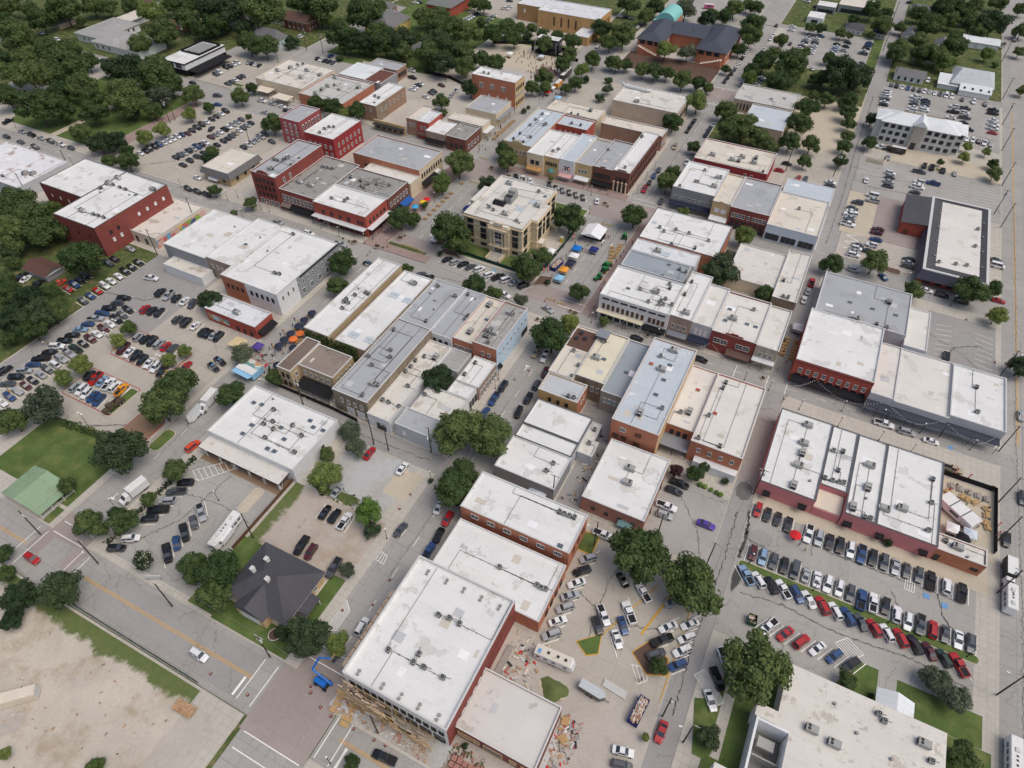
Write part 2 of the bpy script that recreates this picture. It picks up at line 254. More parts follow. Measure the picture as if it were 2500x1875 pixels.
LOTS = [('parking_lot', -214.6, -154, 59.6, 126, 'lot_tan'), ('lane', -221.3, -214.8, 31.2, 134, 'asphalt'), ('parking_lot', -262, -190, 98, 134, 'asphalt'), ('parking_lot', -134.5, -105.2, 33, 71.9, 'lot_grey'), ('walkway', -134.5, -105.2, 66.4, 74, 'browntile'), ('dirt_lot', -104, -73.6, 51.8, 72.4, 'dirt_gravel'), ('gravel_lot', -98, -76, 72.6, 92.4, 'gravel_pale'), ('concrete_pad', -80.6, -73, 80.5, 90, 'pad_tan'),
    ('lawn', -187, -154.6, 37.4, 58.6, 'grass'), ('lawn', -157, -154.4, 31.5, 36.4, 'grass'), ('dirt_lot', -150, -86.5, -45, 17.4, 'dirt'), ('concrete_apron', -86.4, -76.5, -45, 17.6, 'gravel'), ('lawn', -105, -96.6, 32, 52.4, 'grass'), ('lawn', -97, -74, 31.4, 37, 'grass'), ('lawn', -77.4, -73.4, 36.9, 54, 'grass'), ('parking_lot', -24.6, 7, 61.2, 98.4, 'lot_tan'), ('construction_yard', -30.6, 6.9, 27.4, 61.0, 'gravel'), ('parking_lot', -11.2, 7, 98.6, 121.8, 'lot_grey'), ('garden', -11, 7, 121.9, 131, 'sidewalk'),
    ('yard', -36, -29, 99, 130, 'asphalt'), ('yard', -42, -29.8, 124, 138, 'asphalt'), ('parking_lot', 13, 69.2, 83.6, 123, 'lot_grey'), ('walkway', 13, 72, 123.1, 128, 'pad_tan'), ('lawn', 18, 73, 30, 83.4, 'grass'), ('lawn', 53.6, 71.2, 83.5, 91, 'grass'), ('lawn', 44, 49.6, 83.6, 91.4, 'grass'), ('walkway', 19, 21.4, 56, 84, 'sidewalk'),
    ('parking_lot', -316, -240, 177.5, 244.6, 'lot_tan'), ('park_lawn', -380, -313, 183, 244.6, 'grass'), ('brick_walk', -312.8, -305, 180, 244.5, 'brick_paver'), ('pond_path', -347, -343, 183, 244, 'pad_tan'), ('parking_lot', -224, -191, 298, 330, 'lot_tan'), ('parking_lot', -134.6, -108, 322, 368.6, 'lot_tan'), ('plaza', -208, -158, 360, 396, 'pad_tan'), ('lawn', -291, -214, 330, 470, 'grass'), ('lawn', -208, -158, 396.2, 406, 'grass'),
    ('garden_bed', -128, -72.4, 392, 417, 'mulch'), ('parking_lot', -50, 2, 440, 506, 'lot_grey'), ('lawn', 2.2, 7.8, 420, 506, 'grass'), ('parking_lot', 15.8, 73.4, 377, 433.6, 'lot_grey'), ('parking_lot', 14, 74.2, 309.4, 345.2, 'lot_grey'), ('forecourt', 26, 74, 345.4, 362, 'pad_tan'), ('tan_pad', 14, 26.2, 273.6, 309, 'pad_tan'), ('parking_lot', 15.3, 44.6, 255.2, 273.4, 'gravel'), ('parking_lot', 26.3, 44.6, 273.6, 309.2, 'brick_road'), ('dirt_lot', -22, 7.8, 338, 400, 'pad_tan'),
    ('grove_floor', -56, -22, 318, 362, 'grass_wild'), ('grove_floor', -56, 7.5, 400, 440, 'grass_wild'), ('parking_lot', 51, 72.8, 203, 235.5, 'asphalt'), ('beer_garden', 58.2, 73.2, 133.4, 157.6, 'pad_tan'), ('lawn', -420, -306, 264, 600, 'grass_wild'), ('forecourt', -306, -292, 268, 300, 'lot_tan'), ('lawn', 15.6, 74, 441.2, 690, 'grass_wild'), ('lawn', -56, 7.6, 506.2, 640, 'grass_wild'), ('lawn', -135, -72, 470, 640, 'lot_grey'), ('lawn', -290, -158, 470.2, 620, 'grass_wild'), ('lawn', -420, -222, 31.6, 134, 'grass_wild'),
    ('brick_walk', -155.6, -146.8, 176.6, 245, 'brick_paver'), ('brick_walk', -60.6, -54.8, 176.8, 240.8, 'brick_paver'), ('brick_walk', -135.2, -72, 255.1, 259.6, 'brick_paver'), ('courthouse_lawn', -126, -84, 188, 240, 'grass'), ('plaza', -92, -84, 190, 228, 'sidewalk'), ('brick_walk', -154, -126, 176.6, 181, 'brick_paver'), ('forecourt', -57, -13, 312.4, 318, 'lot_tan'), ('parking_lot', -14, 7.6, 297, 338, 'lot_tan'), ('driveway', -72, -46, 500, 506, 'lot_grey'), ('parking_lot', -218, -196, 330.2, 340, 'lot_tan'), ('parking_lot', -250, -214, 430, 468, 'lot_tan'), ('vacant_yard', -209.6, -191, 263, 283, 'gravel'), ('driveway', -345, -306, 300, 330, 'lot_grey'), ('parking_lot', -300, -262, 300, 326, 'lot_grey'), ('parking_lot', -338, -306, 264.2, 300, 'lot_tan')]
for i, (n_, x0, x1, y0, y1, mt) in enumerate(LOTS): sheet(n_, x0, x1, y0, y1, .006 + .0015 * i, mt)
LZ = .006 + .0015 * len(LOTS) + .002
def ribbon(name, pts, wd, z, mat, cap=False):
    b = MB()
    for (x0, y0), (x1, y1) in zip(pts, pts[1:]):
        d = Vector((x1 - x0, y1 - y0, 0)).normalized() * .02; u = Vector((-d.y, d.x, 0)).normalized() * wd / 2
        b.poly([(x0 - d.x - u.x, y0 - d.y - u.y, z), (x1 + d.x - u.x, y1 + d.y - u.y, z), (x1 + d.x + u.x, y1 + d.y + u.y, z), (x0 - d.x + u.x, y0 - d.y + u.y, z)], mat)
    return b
def blob(name, cx, cy, rx, ry, mat, z, n=40, j=.25, seed=1):
    q = random.Random(seed); ph = [q.uniform(0, 6.3) for _ in range(6)]; pts = []; n = 220 if n > 12 else n
    for k in range(n):
        t = 2 * math.pi * k / n; r = 1 + j * sum(math.sin((i + 2) * t + ph[i]) / (i + 1.5) for i in range(6)) + (q.uniform(-.13, .13) if n > 12 else 0); pts.append((cx + rx * r * math.cos(t), cy + ry * r * math.sin(t)))
    o = psheet(name, pts, z, mat)
    if 'grass' in name:
        b = MB()
        for _ in range(60):
            t, r, s_ = q.uniform(0, 6.28), q.uniform(.95, 1.45), q.uniform(.15, .5); x, y = cx + rx * r * math.cos(t), cy + ry * r * math.sin(t); b.poly([(x + s_ * q.uniform(.5, 1.3) * math.cos(k * .9), y + s_ * q.uniform(.5, 1.3) * math.sin(k * .9), z + .0008) for k in range(7)], mat)
        b.build('tuft', o)['kind'] = 'stuff'
    return o
blob('concrete_slab', -121.5, -6.5, 5, 4, 'gravel', LZ + .002, 20, .2, 8); blob('grass_patch', -91, 74, 7, 1.6, 'grass_wild', LZ + .002, 30, .3, 14)
blob('sand_pit', -205, 381, 9, 6, 'lot_tan', LZ + .001, 8, .05, 2); blob('sand_heap_base', -15.5, 53.5, 3.2, 2.2, 'pad_tan', LZ + .001, 24, .2, 21)
blob('asphalt_patch', 14.6, 100, 1.1, 4, 'tar', LZ + .003, 20, .15, 31); blob('asphalt_patch', 17.5, 113.6, 3, 2.8, 'asphalt', LZ + .002, 12, .1, 32); blob('asphalt_patch', 10, 127, 2.4, 3.4, 'tar2', RZ + .04, 8, .05, 33)
psheet('corner_walk', [(-86, 14.6), (-80, 14.2), (-77.8, 12), (-77.8, -45), (-74.4, -45), (-74.4, 14), (-76.5, 17.7), (-86, 17.7)], LZ + .004, 'sidewalk'); psheet('planting_bed', [(-56, 8), (-50, 10.5), (-44, 13.6), (-46, 16.4), (-53, 16), (-56, 13.4)], LZ + .004, 'mulch'); psheet('site_floor', [(-59, 28), (-30, 27.6), (-30, 33), (-57, 33), (-58.6, 31)], LZ + .0045, 'gravel_pale')
def tar(pts, wd, z, mat='tar', seed=0):
    q = random.Random(seed); P = []
    for (x0, y0), (x1, y1) in zip(pts, pts[1:]):
        n = max(2, int(math.hypot(x1 - x0, y1 - y0) / .5)); P += [(x0 + (x1 - x0) * k / n + q.gauss(0, .16), y0 + (y1 - y0) * k / n + q.gauss(0, .16)) for k in range(n)]
    b = MB()
    for (x0, y0), (x1, y1) in zip(P, P[1:]):
        w_ = wd * q.uniform(.25, 1.1); d = Vector((x1 - x0, y1 - y0, 0)); u = Vector((-d.y, d.x, 0)).normalized() * w_ / 2 if d.length else Vector((0, 0, 0)); b.poly([(x0 - u.x, y0 - u.y, z), (x1 - u.x, y1 - u.y, z), (x1 + u.x, y1 + u.y, z), (x0 + u.x, y0 + u.y, z)], mat)
    return struct(b.build('tar_seal'))
TZ = LZ + .008
for i, (pts, wd) in enumerate([([(13, 121), (14, 112), (13.6, 105)], .9), ([(14.5, 112), (20, 111), (27, 108.6), (34, 108)], .5), ([(16, 96), (26, 97.4), (40, 96), (56, 97.6), (69, 96)], .35), ([(22, 118.5), (40, 117.6), (66, 118)], .25), ([(30, 123), (30.4, 114)], .2), ([(50, 114), (53, 108), (51, 99)], .25), ([(60, 120), (62, 112), (67, 107)], .25), ([(27, 92), (29, 86)], .3), ([(-6, 118), (2, 108), (5, 100)], .2), ([(-20, 78), (-9, 74), (3, 78)], .2), ([(-12, 95), (-14, 84), (-13, 64)], .25), ([(-173, 60.5), (-163, 66)], .5), ([(-214, 92), (-200, 91), (-186, 92.5)], .25), ([(-205, 60), (-206, 80), (-204, 100)], .22), ([(-229, 100), (-221, 108), (-205, 111), (-196, 120)], .4), ([(-131, 36), (-124, 48), (-122, 66)], .2), ([(-131, 55), (-118, 57), (-106, 56)], .2), ([(-285, 180), (-262, 200), (-245, 214)], .3), ([(20, 316), (44, 318), (70, 315)], .3), ([(16, 326), (50, 330)], .3), ([(20, 392), (45, 396), (72, 390)], .35), ([(55, 205), (60, 218), (70, 224)], .35), ([(52, 222), (62, 216), (70, 208)], .3), ([(-44, 450), (-20, 470), (0, 480)], .3)]): tar(pts, wd, TZ + .0004 * (i % 4), 'tar2' if i % 3 else 'tar', i)
for i, (pts, wd) in enumerate([([(-120, 171.5), (-108, 173), (-96, 172), (-84, 174)], .25), ([(-118, 177), (-106, 176), (-92, 177.5)], .2), ([(-100, 184), (-98, 172)], .2), ([(-75, 190), (-76, 205), (-74, 222), (-75, 238)], .25), ([(-67, 188), (-66.4, 210), (-67, 236)], .25), ([(-64.5, 60), (-64, 90), (-64.4, 128)], .18), ([(-139, 95), (-118, 96.4), (-96, 95), (-74, 96)], .25), ([(-146, 60), (-147, 90), (-146, 130)], .2), ([(79, 60), (79.6, 120), (78.6, 190), (79.4, 260), (79, 330)], .25), ([(10, 60), (9.6, 80), (10.4, 104), (10, 120)], .3), ([(-140, 190), (-139, 215), (-140, 238)], .22), ([(-65, 262), (-64.4, 300), (-65, 350)], .25), ([(11, 262), (11.6, 300), (11, 350), (11.6, 420)], .3), ([(-230, 172), (-200, 173), (-170, 172)], .2)]): tar(pts, wd, RZ + .036 + .0004 * (i % 4), 'tar2' if i % 3 else 'tar', 50 + i)
# raised islands with kerbs
def island(name, pts, mat, kerb='kerbmat', h=.15, inset=.28):
    cx = sum(p[0] for p in pts) / len(pts); cy_ = sum(p[1] for p in pts) / len(pts); b = MB()
    b.hexa([(x, y, .0) for x, y in pts], [(x, y, h) for x, y in pts], kerb)
    inn = []
    n = len(pts)
    for i in range(n):
        p0, p1, p2 = Vector(pts[i - 1]), Vector(pts[i]), Vector(pts[(i + 1) % n]); d1 = (p1 - p0).normalized(); d3 = (p2 - p1).normalized(); nn = Vector((-d1.y - d3.y, d1.x + d3.x)); nn = nn.normalized() if nn.length > .01 else Vector((0, 0)); inn.append(p1 + nn * inset)
    o = struct(b.build(name)); t = MB(); t.poly([(p.x, p.y, h + .006) for p in inn], mat); t.build('planting', o); return o
def capsule(x0, x1, y0, y1, r, n=5):
    P = []
    for cx, cy_, a0 in ((x1 - r, y0 + r, -90), (x1 - r, y1 - r, 0), (x0 + r, y1 - r, 90), (x0 + r, y0 + r, 180)):
        for k in range(n + 1): t = R(a0 + 90 * k / n); P.append((cx + r * math.cos(t), cy_ + r * math.sin(t)))
    return P
island('kerbed_island', capsule(13.8, 70.4, 102.7, 105.3, 1.2), 'grass'); island('kerbed_island', capsule(-194, -168.6, 85.4, 98.4, 1.2), 'lot_tan', 'line_red', .12); island('kerbed_island', capsule(-193, -171, 65.8, 78.4, 1.2), 'lot_tan', 'line_red', .12); island('kerbed_island', capsule(-174.5, -170.9, 66.4, 77.6, .9), 'grass', 'kerbmat', .16)
island('kerbed_island', capsule(-113, -109.6, 57.5, 66, 1.2), 'pad_tan'); island('kerbed_island', capsule(-163.5, -153.6, 60.5, 73, 3), 'browntile', 'line_red'); island('kerbed_island', capsule(-151.6, -147.2, 62, 70.5, 1.8), 'grass')
island('kerbed_island', [(-90, 184), (-84, 184), (-83.4, 190), (-88, 190)], 'mulch'); island('kerbed_island', [(-83, 183.5), (-77.5, 186), (-78, 191.5), (-83, 190)], 'mulch'); island('kerbed_island', [(-124.6, 185.2), (-115, 185.6), (-119, 188.6), (-125, 188.6)], 'mulch'); island('kerbed_island', [(-129.5, 189), (-125.6, 189.4), (-126.4, 195), (-129.5, 194)], 'mulch')
island('kerbed_island', [(-2.8, 69.5), (2, 66), (6.5, 68), (5.5, 72), (0, 74)], 'mulch', 'line_yellow'); island('kerbed_island', [(-15.5, 66), (-12, 63.8), (-9.5, 65.5), (-10.6, 70.5)], 'grass', 'line_yellow'); island('kerbed_island', [(13.6, 66), (17, 67.6), (20, 60), (19, 55), (16.2, 55)], 'grass', 'line_yellow'); island('kerbed_island', capsule(-27, -20.6, 88.6, 94.8, .8), 'grass', 'line_yellow')
island('kerbed_island', capsule(34, 40, 252.6, 256.6, 1.6), 'mulch'); island('kerbed_island', capsule(46.5, 51.5, 345, 348, 1), 'grass'); island('kerbed_island', capsule(-278, -262, 322, 330, 3), 'grass'); island('kerbed_island', capsule(-309, -301, 268, 271, 1), 'grass')
# painted markings
mk = {'line_white': [], 'line_yellow': [], 'line_blue': []}
def line(x0, y0, x1, y1, wd=.14, col='line_white', z=None): mk[col].append((x0, y0, x1, y1, wd, z))
for dx in (0, .45): line(-420, 24.7 + dx, -155, 24.7 + dx, .16, 'line_yellow', RZ + .034); line(-133, 24.7 + dx, -78, 24.7 + dx, .16, 'line_yellow', RZ + .034); line(-52.5, 23.1 + dx, 74, 23.1 + dx, .16, 'line_yellow', RZ + .034); line(79 + dx, 180, 79 + dx, 430, .16, 'line_yellow', RZ + .034)
for y in range(40, 160, 10): line(-63.6, y, -63.6, y + 3.2, .14, z=RZ + .034)
for y in range(260, 560, 9): line(-64, y, -64, y + 3, .14, z=RZ + .034)
for x in range(-420, -160, 9): line(x, 172.4, x + 3, 172.4, .14, z=RZ + .034)
for x in range(-50, 70, 9): line(x, 172.8, x + 3, 172.8, .14, z=RZ + .034)
for y in range(190, 238, 8): line(-72.5, y, -72.5, y + 3, .14, z=RZ + .034); line(-137, y, -137, y + 3, .14, z=RZ + .034)
for y in range(60, 165, 10): line(-146.2, y, -146.2, y + 3, .14, z=RZ + .034)
for xx in (-78.2, -74.4): line(xx, 19.8, xx, 29.5, .22, z=RZ + .034)
for xx in (-55.2, -51.6): line(xx, 18, xx, 27, .22, z=RZ + .034)
for yy in (15.4, 11.8): line(-72, yy, -57, yy, .22, z=RZ + .034)
for yy in (34.6, 38): line(-69.5, yy, -57.5, yy, .22, z=RZ + .034)
hatch_later = 1
line(-50, 18, -50, 22.6, .6, z=RZ + .034); line(-79.6, 20, -79.6, 24.4, .6, z=RZ + .034)
for xx in (-153.4, -150.2): line(xx - 2.5, 19.5, xx - 2.5, 30, .2, z=RZ + .034)
for xx in (-139.4, -136.4): line(xx, 20, xx, 29.6, .2, z=RZ + .034)
for yy in (30.6, 34): line(-151.5, yy, -140.5, yy, .2, z=RZ + .034)
line(-134.6, 20, -134.6, 24.4, .6, z=RZ + .034)
for yy in (177.4, 181.4): line(-70, yy, -57, yy, .25, z=RZ + .034)
for xx in (-4, 6.5, 12.6): line(xx, 170, xx, 176, .2, z=RZ + .034)
for yy in (255.6, 259): line(-69.5, yy, -57, yy, .2, z=RZ + .034)
for yy in (367.5, 389.6): line(-70.5, yy, -57, yy, .35, z=RZ + .034)
def hatch(pts, n, z=LZ + .02):
    (ax, ay), (bx, by), (cx, cy_), (dx, dy) = pts
    for p, q_ in zip(pts, pts[1:] + pts[:1]): line(*p, *q_, .16, z=z)
    for k in range(1, n): t = k / n; line(ax + (bx - ax) * t, ay + (by - ay) * t, dx + (cx - dx) * t, dy + (cy_ - dy) * t, .14, z=z + .001)
hatch([(-115.4, 71.4), (-108, 71.2), (-106, 68.6), (-112.5, 70.4)], 6); hatch([(-133, 62), (-124, 71.5), (-121, 70), (-129, 60)], 9); hatch([(11.8, 71), (13.6, 73.4), (19.5, 68.2), (18, 66.4)], 8); hatch([(53, 121.8), (55.2, 121.8), (55.2, 115.5), (53, 115.5)], 4); hatch([(-1.8, 66.8), (1.4, 67.4), (2.6, 65), (1, 63.2)], 3); hatch([(39.5, 93.4), (42, 96), (46, 93.4), (43.5, 90.8)], 6)
hatch([(-70.2, 41.5), (-67.8, 42.5), (-67.8, 48), (-70.2, 50)], 6, RZ + .034); hatch([(-70.2, 62.4), (-67.6, 62.2), (-68, 64.6), (-70.2, 65)], 3, RZ + .034); hatch([(-70.2, 71), (-68, 71.6), (-68, 74), (-70.2, 75)], 3, RZ + .034)
for k in range(5): line(17.5 + (k % 2) * 5, 262 + k * 2.4, 17.5 + ((k + 1) % 2) * 5, 262 + (k + 1) * 2.4, .35)
for k in range(12): line(56 + .01 * k, 312 + k * 2.7, 61, 312 + k * 2.7, .12)
for k in range(12): line(63, 312 + k * 2.7, 72, 312 + k * 2.7, .12)
for k in range(11): line(69, 262 + k * 3, 74, 262 + k * 3, .12)
for k in range(9): line(54, 206 + k * 2.8, 59, 207 + k * 2.8, .14); line(66.5, 207 + k * 2.8, 72, 206 + k * 2.8, .14)
for k in range(7): line(38, 258 + k * 2.8, 43, 258 + k * 2.8, .12)
for x0, y0, s_ in ((57.4, 116, 1.4), (61.6, 115.3, 1.4), (-122.8, 69.6, 1.6), (-100.6, 185.2, 1.3), (60.5, 170.3, 1.4), (-66.3, 149, 1.2)): line(x0, y0, x0 + s_, y0, s_, 'line_blue', LZ + .022 if ground_z(x0, y0) == 0 else RZ + .036)
line(-10.6, 69.8, -2.6, 88.5, .25, 'line_yellow'); line(-2.2, 74.5, 1.4, 88.5, .5, 'line_yellow'); line(6.6, 62, 6.6, 97, .2, 'line_yellow')
for (x, y, up) in ((-70, 222, 1), (-66, 222, -1), (-70, 212, 1), (-139, 205, 1), (-134, 195, -1), (-146, 46, -1), (-143, 47, 1), (-66, 143, 1), (-62, 503, 1), (-68, 503, 1)):
    line(x, y - 1.3, x, y + 1, .25, z=RZ + .035); line(x - .7, y + 1.0 * up, x + .7, y + 1.0 * up, .5, z=RZ + .0355)
BLD = [
('whitemetal','','metal_warehouse','white metal warehouse with rust streaked roof at the left edge','lgrey','rustwhite',0.15,[-345.0,-303.6,136.21,161.5,6.0],'','',[('r',-311.2,145.7),('r',-307.8,147.0),('c',-317.8,139.6)]),
('redL','','brick_building','L-shaped red brick building with flat white roof beside tall trees','brickmaroon','white',0.5,[-261.19,-238.34,123.84,159.7,12.413],'E 4@8.6 .9x1.2 .48-.95 p;E 2@8.3 .9x1.2 .1-.3 k;E 2@5 .9x1.4 .1-.3 p;S 3@8 .5x.9 .1-.9 k','',[('r',-277.3,149.8),('c',-274.0,145.2),('c',-270.3,145.8),('c',-272.7,149.6),('r',-262.3,154.5),('r',-262.7,149.7),('c',-257.9,149.7),('c',-253.7,149.5),('c',-250.5,149.5),('r',-240.7,154.5),('r',-252.9,130.5),('c',-246.8,130.7),('c',-244.4,130.9),('c',-241.4,130.9),('v',-258.2,143.5),('v',-246.1,147.4),('k',-243.9,148.5)]),
('redLw','redL','','','brickmaroon','white',0.5,[-286.0,-261.21,137.0,159.7,12.426],'S 4@8.5 .4x1 .1-.9 p','',[]),
('murallow','','low_building','low cream building with a bright mural along its side','cream','patchcream',0.35,[-241.91,-224.74,136.77,162.6,4.539],'S 2@1.6 1.2x2.2 .2-.8 k','mural E .0-1 .3-3.6 muralA',[]),
('bigw_a','','flat_roofed_building','western wing of the long white roofed block facing the lights','greywall','white',0.2,[-214.27,-193.49,132.66,159.59,8.252],'','',[('v',-198.1,153.6)]),
('bigw_b','','flat_roofed_building','middle wing of long white roofed block with brown rear windows','brickdusk','white',0.2,[-193.46,-180.22,133.33,162.02,8.665],'S 5@5.4 .8x1.5 .1-.95 w','aw S .55-.8 2.6 1.4 bluecanvas',[('k',-185.6,146.1),('v',-183.7,152.1)]),
('bigw_c','','corner_building','white roofed corner building with grey side wall and paired windows','greywall','white',0.4,[-180.19,-154.61,127.1,161.93,9.078],'E 12@6.4 .7x1.7 .03-.98 w;E 5@2.6 1.5x2 .3-.95 w;S 5@6 .9x1.7 .48-.95 k;S 4@5.6 .8x1.4 .05-.4 k;E 26@8.9 .5x.3 .35-1 k','panel S 0-.43 brickorange;panel E 0-.3 white;panel S .43-1 white',[('c',-173.3,158.9),('v',-175.0,146.2),('c',-163.4,136.6),('c',-161.5,136.9)]),
('leanto','','lean_to_shed','low white lean-to shed behind the long white roofed block','white','patchcream',0.1,[-210.94,-191.57,127.12,132.63,3.691],'','',[]),
('muralred','','brick_cafe','one storey red brick cafe with mural panel and black awning','brickred','whitegrey',0.5,[-176.3,-153.72,113.62,122.0,5.104],'S 3@1.6 1x1.5 .55-.95 k','mural S .03-.45 1.3-3.6 muralB;aw E .05-.95 3.2 2.2 black',[('r',-164.5,116.8)]),
('stoneT_a','','stone_hall','tan stone hall with brown shingle roof and black canopy','stone','brownshingle',0.3,[-132.62,-127.19,100.62,115.77,8.0],'S 2@5.6 .8x1.6 .2-.9 k;S 2@2 .8x1.6 .2-.9 k;E 1@5.6 .8x1.6 .08-.2 w','',[]),
('stoneT_b','stoneT_a','','','stone','brownhalf',0.3,[-127.16,-113.89,104.51,114.95,7.813],'S 5@5.4 .8x1.7 .08-.92 w;E 4@5.4 .8x1.6 .1-.9 w','',[('v',-123.0,115.5)]),
('ivy_a','','long_building','long white roofed building with ivy on its rear wall','stone','white',0.4,[-137.86,-127.73,120.13,164.08,6.526],'','',[('c',-132.7,141.9),('c',-134.0,138.7),('c',-133.9,137.0),('c',-132.2,137.3),('c',-128.2,144.5),('c',-130.0,144.7),('c',-132.3,134.0),('v',-133.9,145.7)]),
('ivy_b','','long_building','white roofed building with four pane skylights between ivy and grey roof','stone','white',0.35,[-125.34,-113.44,120.41,162.45,6.039],'','',[('K',-120.9,148.9),('K',-115.0,148.5),('K',-121.2,125.3),('K',-115.0,125.5),('r',-118.3,157.3)]),
('grey8','','shop_building','grey roofed shop building facing the courthouse lawn','lgrey','greyroof',0.3,[-111.79,-99.13,136.66,162.49,7.052],'','',[('c',-108.9,158.9),('c',-100.6,156.8),('v',-109.5,154.5),('v',-105.9,151.8),('c',-102.6,140.9),('v',-103.7,147.6)]),
('grey9','','shop_building','narrow grey roofed shop building with white rear wall','white','greyroof',0.35,[-99.1,-90.62,136.97,162.34,7.065],'S 3@4.6 .8x1.5 .1-.9 k','',[('c',-97.0,159.7),('c',-91.1,147.8),('c',-91.1,149.7),('v',-93.7,159.1)]),
('cream10','','shop_building','cream roofed shop building with orange brick rear','brickorange','creamroof',0.4,[-90.59,-82.43,137.56,161.57,7.578],'S 5@4.6 .8x1.4 .08-.95 w','',[('r',-87.3,157.5),('r',-86.5,142.5),('k',-84.7,150.5)]),
('blue11','','corner_building','two storey corner building with pale blue painted side wall','brickorange','weathered',0.55,[-82.4,-73.71,136.75,159.61,9.591],'S 2@6.4 .9x1.5 .3-.8 w;E 8@6.6 .8x1.7 .04-.97 w;E 7@3.4 .5x.8 .1-.85 w;E 5@1.6 .9x2 .8-.99 k','panel E 0-1 paleblue;aw E .02-.1 2.6 1.2 black',[('r',-77.8,154.8),('c',-80.8,143.4),('c',-80.2,141.0),('c',-79.1,141.0),('c',-77.8,138.7),('r',-78.4,143.6),('k',-80.1,145.3)]),
('stone12','','stone_warehouse','old brown stone warehouse with long grey roof','oldstone','greyroof',0.35,[-110.69,-97.94,100.2,136.63,8.604],'S 4@5.6 .8x1.8 .15-.9 w;S 2@1.8 2.6x2.8 .3-.9 p','',[('c',-108.7,131.0),('c',-104.3,122.3),('c',-109.0,116.8),('c',-102.6,119.6),('c',-105.8,114.0),('c',-99.2,107.7),('r',-100.6,107.5),('c',-100.8,102.2)]),
('white13','','low_building','long low building with stained white roof beside stone warehouse','white','stained',0.35,[-97.91,-89.97,99.34,135.55,5.0],'S 1@1.6 3x2.4 .3-.9 k','',[('c',-93.0,114.2),('c',-94.6,105.8),('c',-96.6,105.8),('c',-90.0,105.8),('c',-97.1,119.3),('r',-91.9,129.1),('c',-95.4,127.8),('c',-96.9,124.9),('c',-96.8,121.8)]),
('court14','','low_building','low grey roofed rear building beside the courtyard tree','white','weathered',0.3,[-89.94,-82.66,126.96,136.13,4.513],'','',[]),
('white15','','shop_building','white roofed shop with tall side windows along the sidewalk','brickdusk','white',0.35,[-80.78,-72.86,123.08,135.15,5.526],'E 6@2 1.1x2.6 .05-.97 w','',[('c',-79.0,132.2),('c',-79.5,126.2)]),
('white15b','','shop_building','small white roofed shop next to the big street tree','white','white',0.35,[-80.98,-73.49,117.69,123.05,5.239],'E 3@2 1x2.6 .05-.97 k','',[]),
('white16','','low_building','low cream roofed building tucked behind the big street tree','white','stained',0.3,[-87.42,-73.6,106.37,117.66,5.052],'','',[('c',-86.5,113.5)]),
('grey17','','low_building','grey roofed low building with blank pale wall by the alley','lgrey','greyroof',0.3,[-88.0,-73.4,99.4,106.34,5.665],'S 1@3 .8x1.2 .1-.3 p','',[]),
('casa18','','strip_building','white roofed strip building with front canopy on white posts','white','white',0.45,[-134.92,-103.54,72.27,92.65,5.578],'E 1@2 1x2 .5-.7 k','',[('c',-123.1,87.4),('c',-120.2,83.6),('c',-122.0,81.7),('c',-114.0,85.1),('c',-118.1,81.5),('c',-118.1,77.8),('c',-109.3,83.2),('c',-107.2,77.5),('v',-126.3,90.8),('k',-125.0,79.9),('k',-125.1,76.2),('k',-113.0,80.0),('k',-115.0,75.2),('k',-112.6,75.3),('k',-116.7,83.0),('k',-108.4,87.4),('k',-105.1,87.7),('k',-110.8,89.0),('k',-127.8,87.5),('k',-130.5,87.0),('v',-123.1,83.5),('v',-112.8,77.5)]),
('cream20a','','storefront_building','cream two storey storefront row with dark awnings near the square','brickorange','greyroof',0.5,[-191.0,-156.0,221.71,241.0,9.091],'E 9@6 .8x1.9 .05-.97 k;S 3@5 .8x1.3 .1-.6 k','panel E 0-1 creamwall;aw E .05-.6 3.4 2.4 black;aw E .62-.78 3.4 2.4 whitecanvas',[]),
('hotel','','hotel_building','four storey dark red brick hotel with curved parapet','brickmaroon','greyroof',0.45,[-213.4,-200.51,181.95,213.03,14.104],'S 5@11.5 .9x1.7 .1-.92 k;S 5@8.3 .9x1.7 .1-.92 k;S 5@5.2 .9x1.7 .1-.92 k;S 4@1.6 1.6x2.2 .1-.95 w;E 2@11.3 1x1.9 .1-.35 w','',[('c',-210.9,193.8),('c',-209.1,193.8),('c',-207.2,195.7),('c',-206.9,197.2),('c',-206.8,198.6),('r',-206.9,187.1),('c',-201.1,193.5),('k',-202.7,200.3)]),
('corr20c','','brick_storefront','maroon brick building with nine tall white framed windows','brickmaroon','dirtygrey',0.4,[-200.48,-181.71,182.68,214.0,9.0],'S 9@5.6 1.2x3 .04-.98 w','aw S .02-.28 3.4 2 taupe;aw S .29-.98 3.2 2.4 black',[('r',-196.1,190.7),('r',-190.2,190.7),('c',-195.4,205.5),('c',-193.1,205.7),('c',-190.8,206.0)]),
('corner20d','','corner_building','bright red brick corner building with white wraparound canopy','brickred','white',0.45,[-181.58,-155.65,181.08,196.2,9.013],'S 4@6 1.2x1.3 .1-.75 k;S 2@6 .9x1.3 .82-.95 k;E 5@6 1x1.3 .1-.92 k;S 9@1.7 1.8x2.2 .05-.95 k;E 6@1.7 1.6x2.2 .05-.95 k','canopy S 0-1 4 2.6 whitemetal;canopy E 0-1 4 2.6 whitemetal',[('c',-170.1,187.2),('c',-170.1,189.2),('c',-176.2,186.5)]),
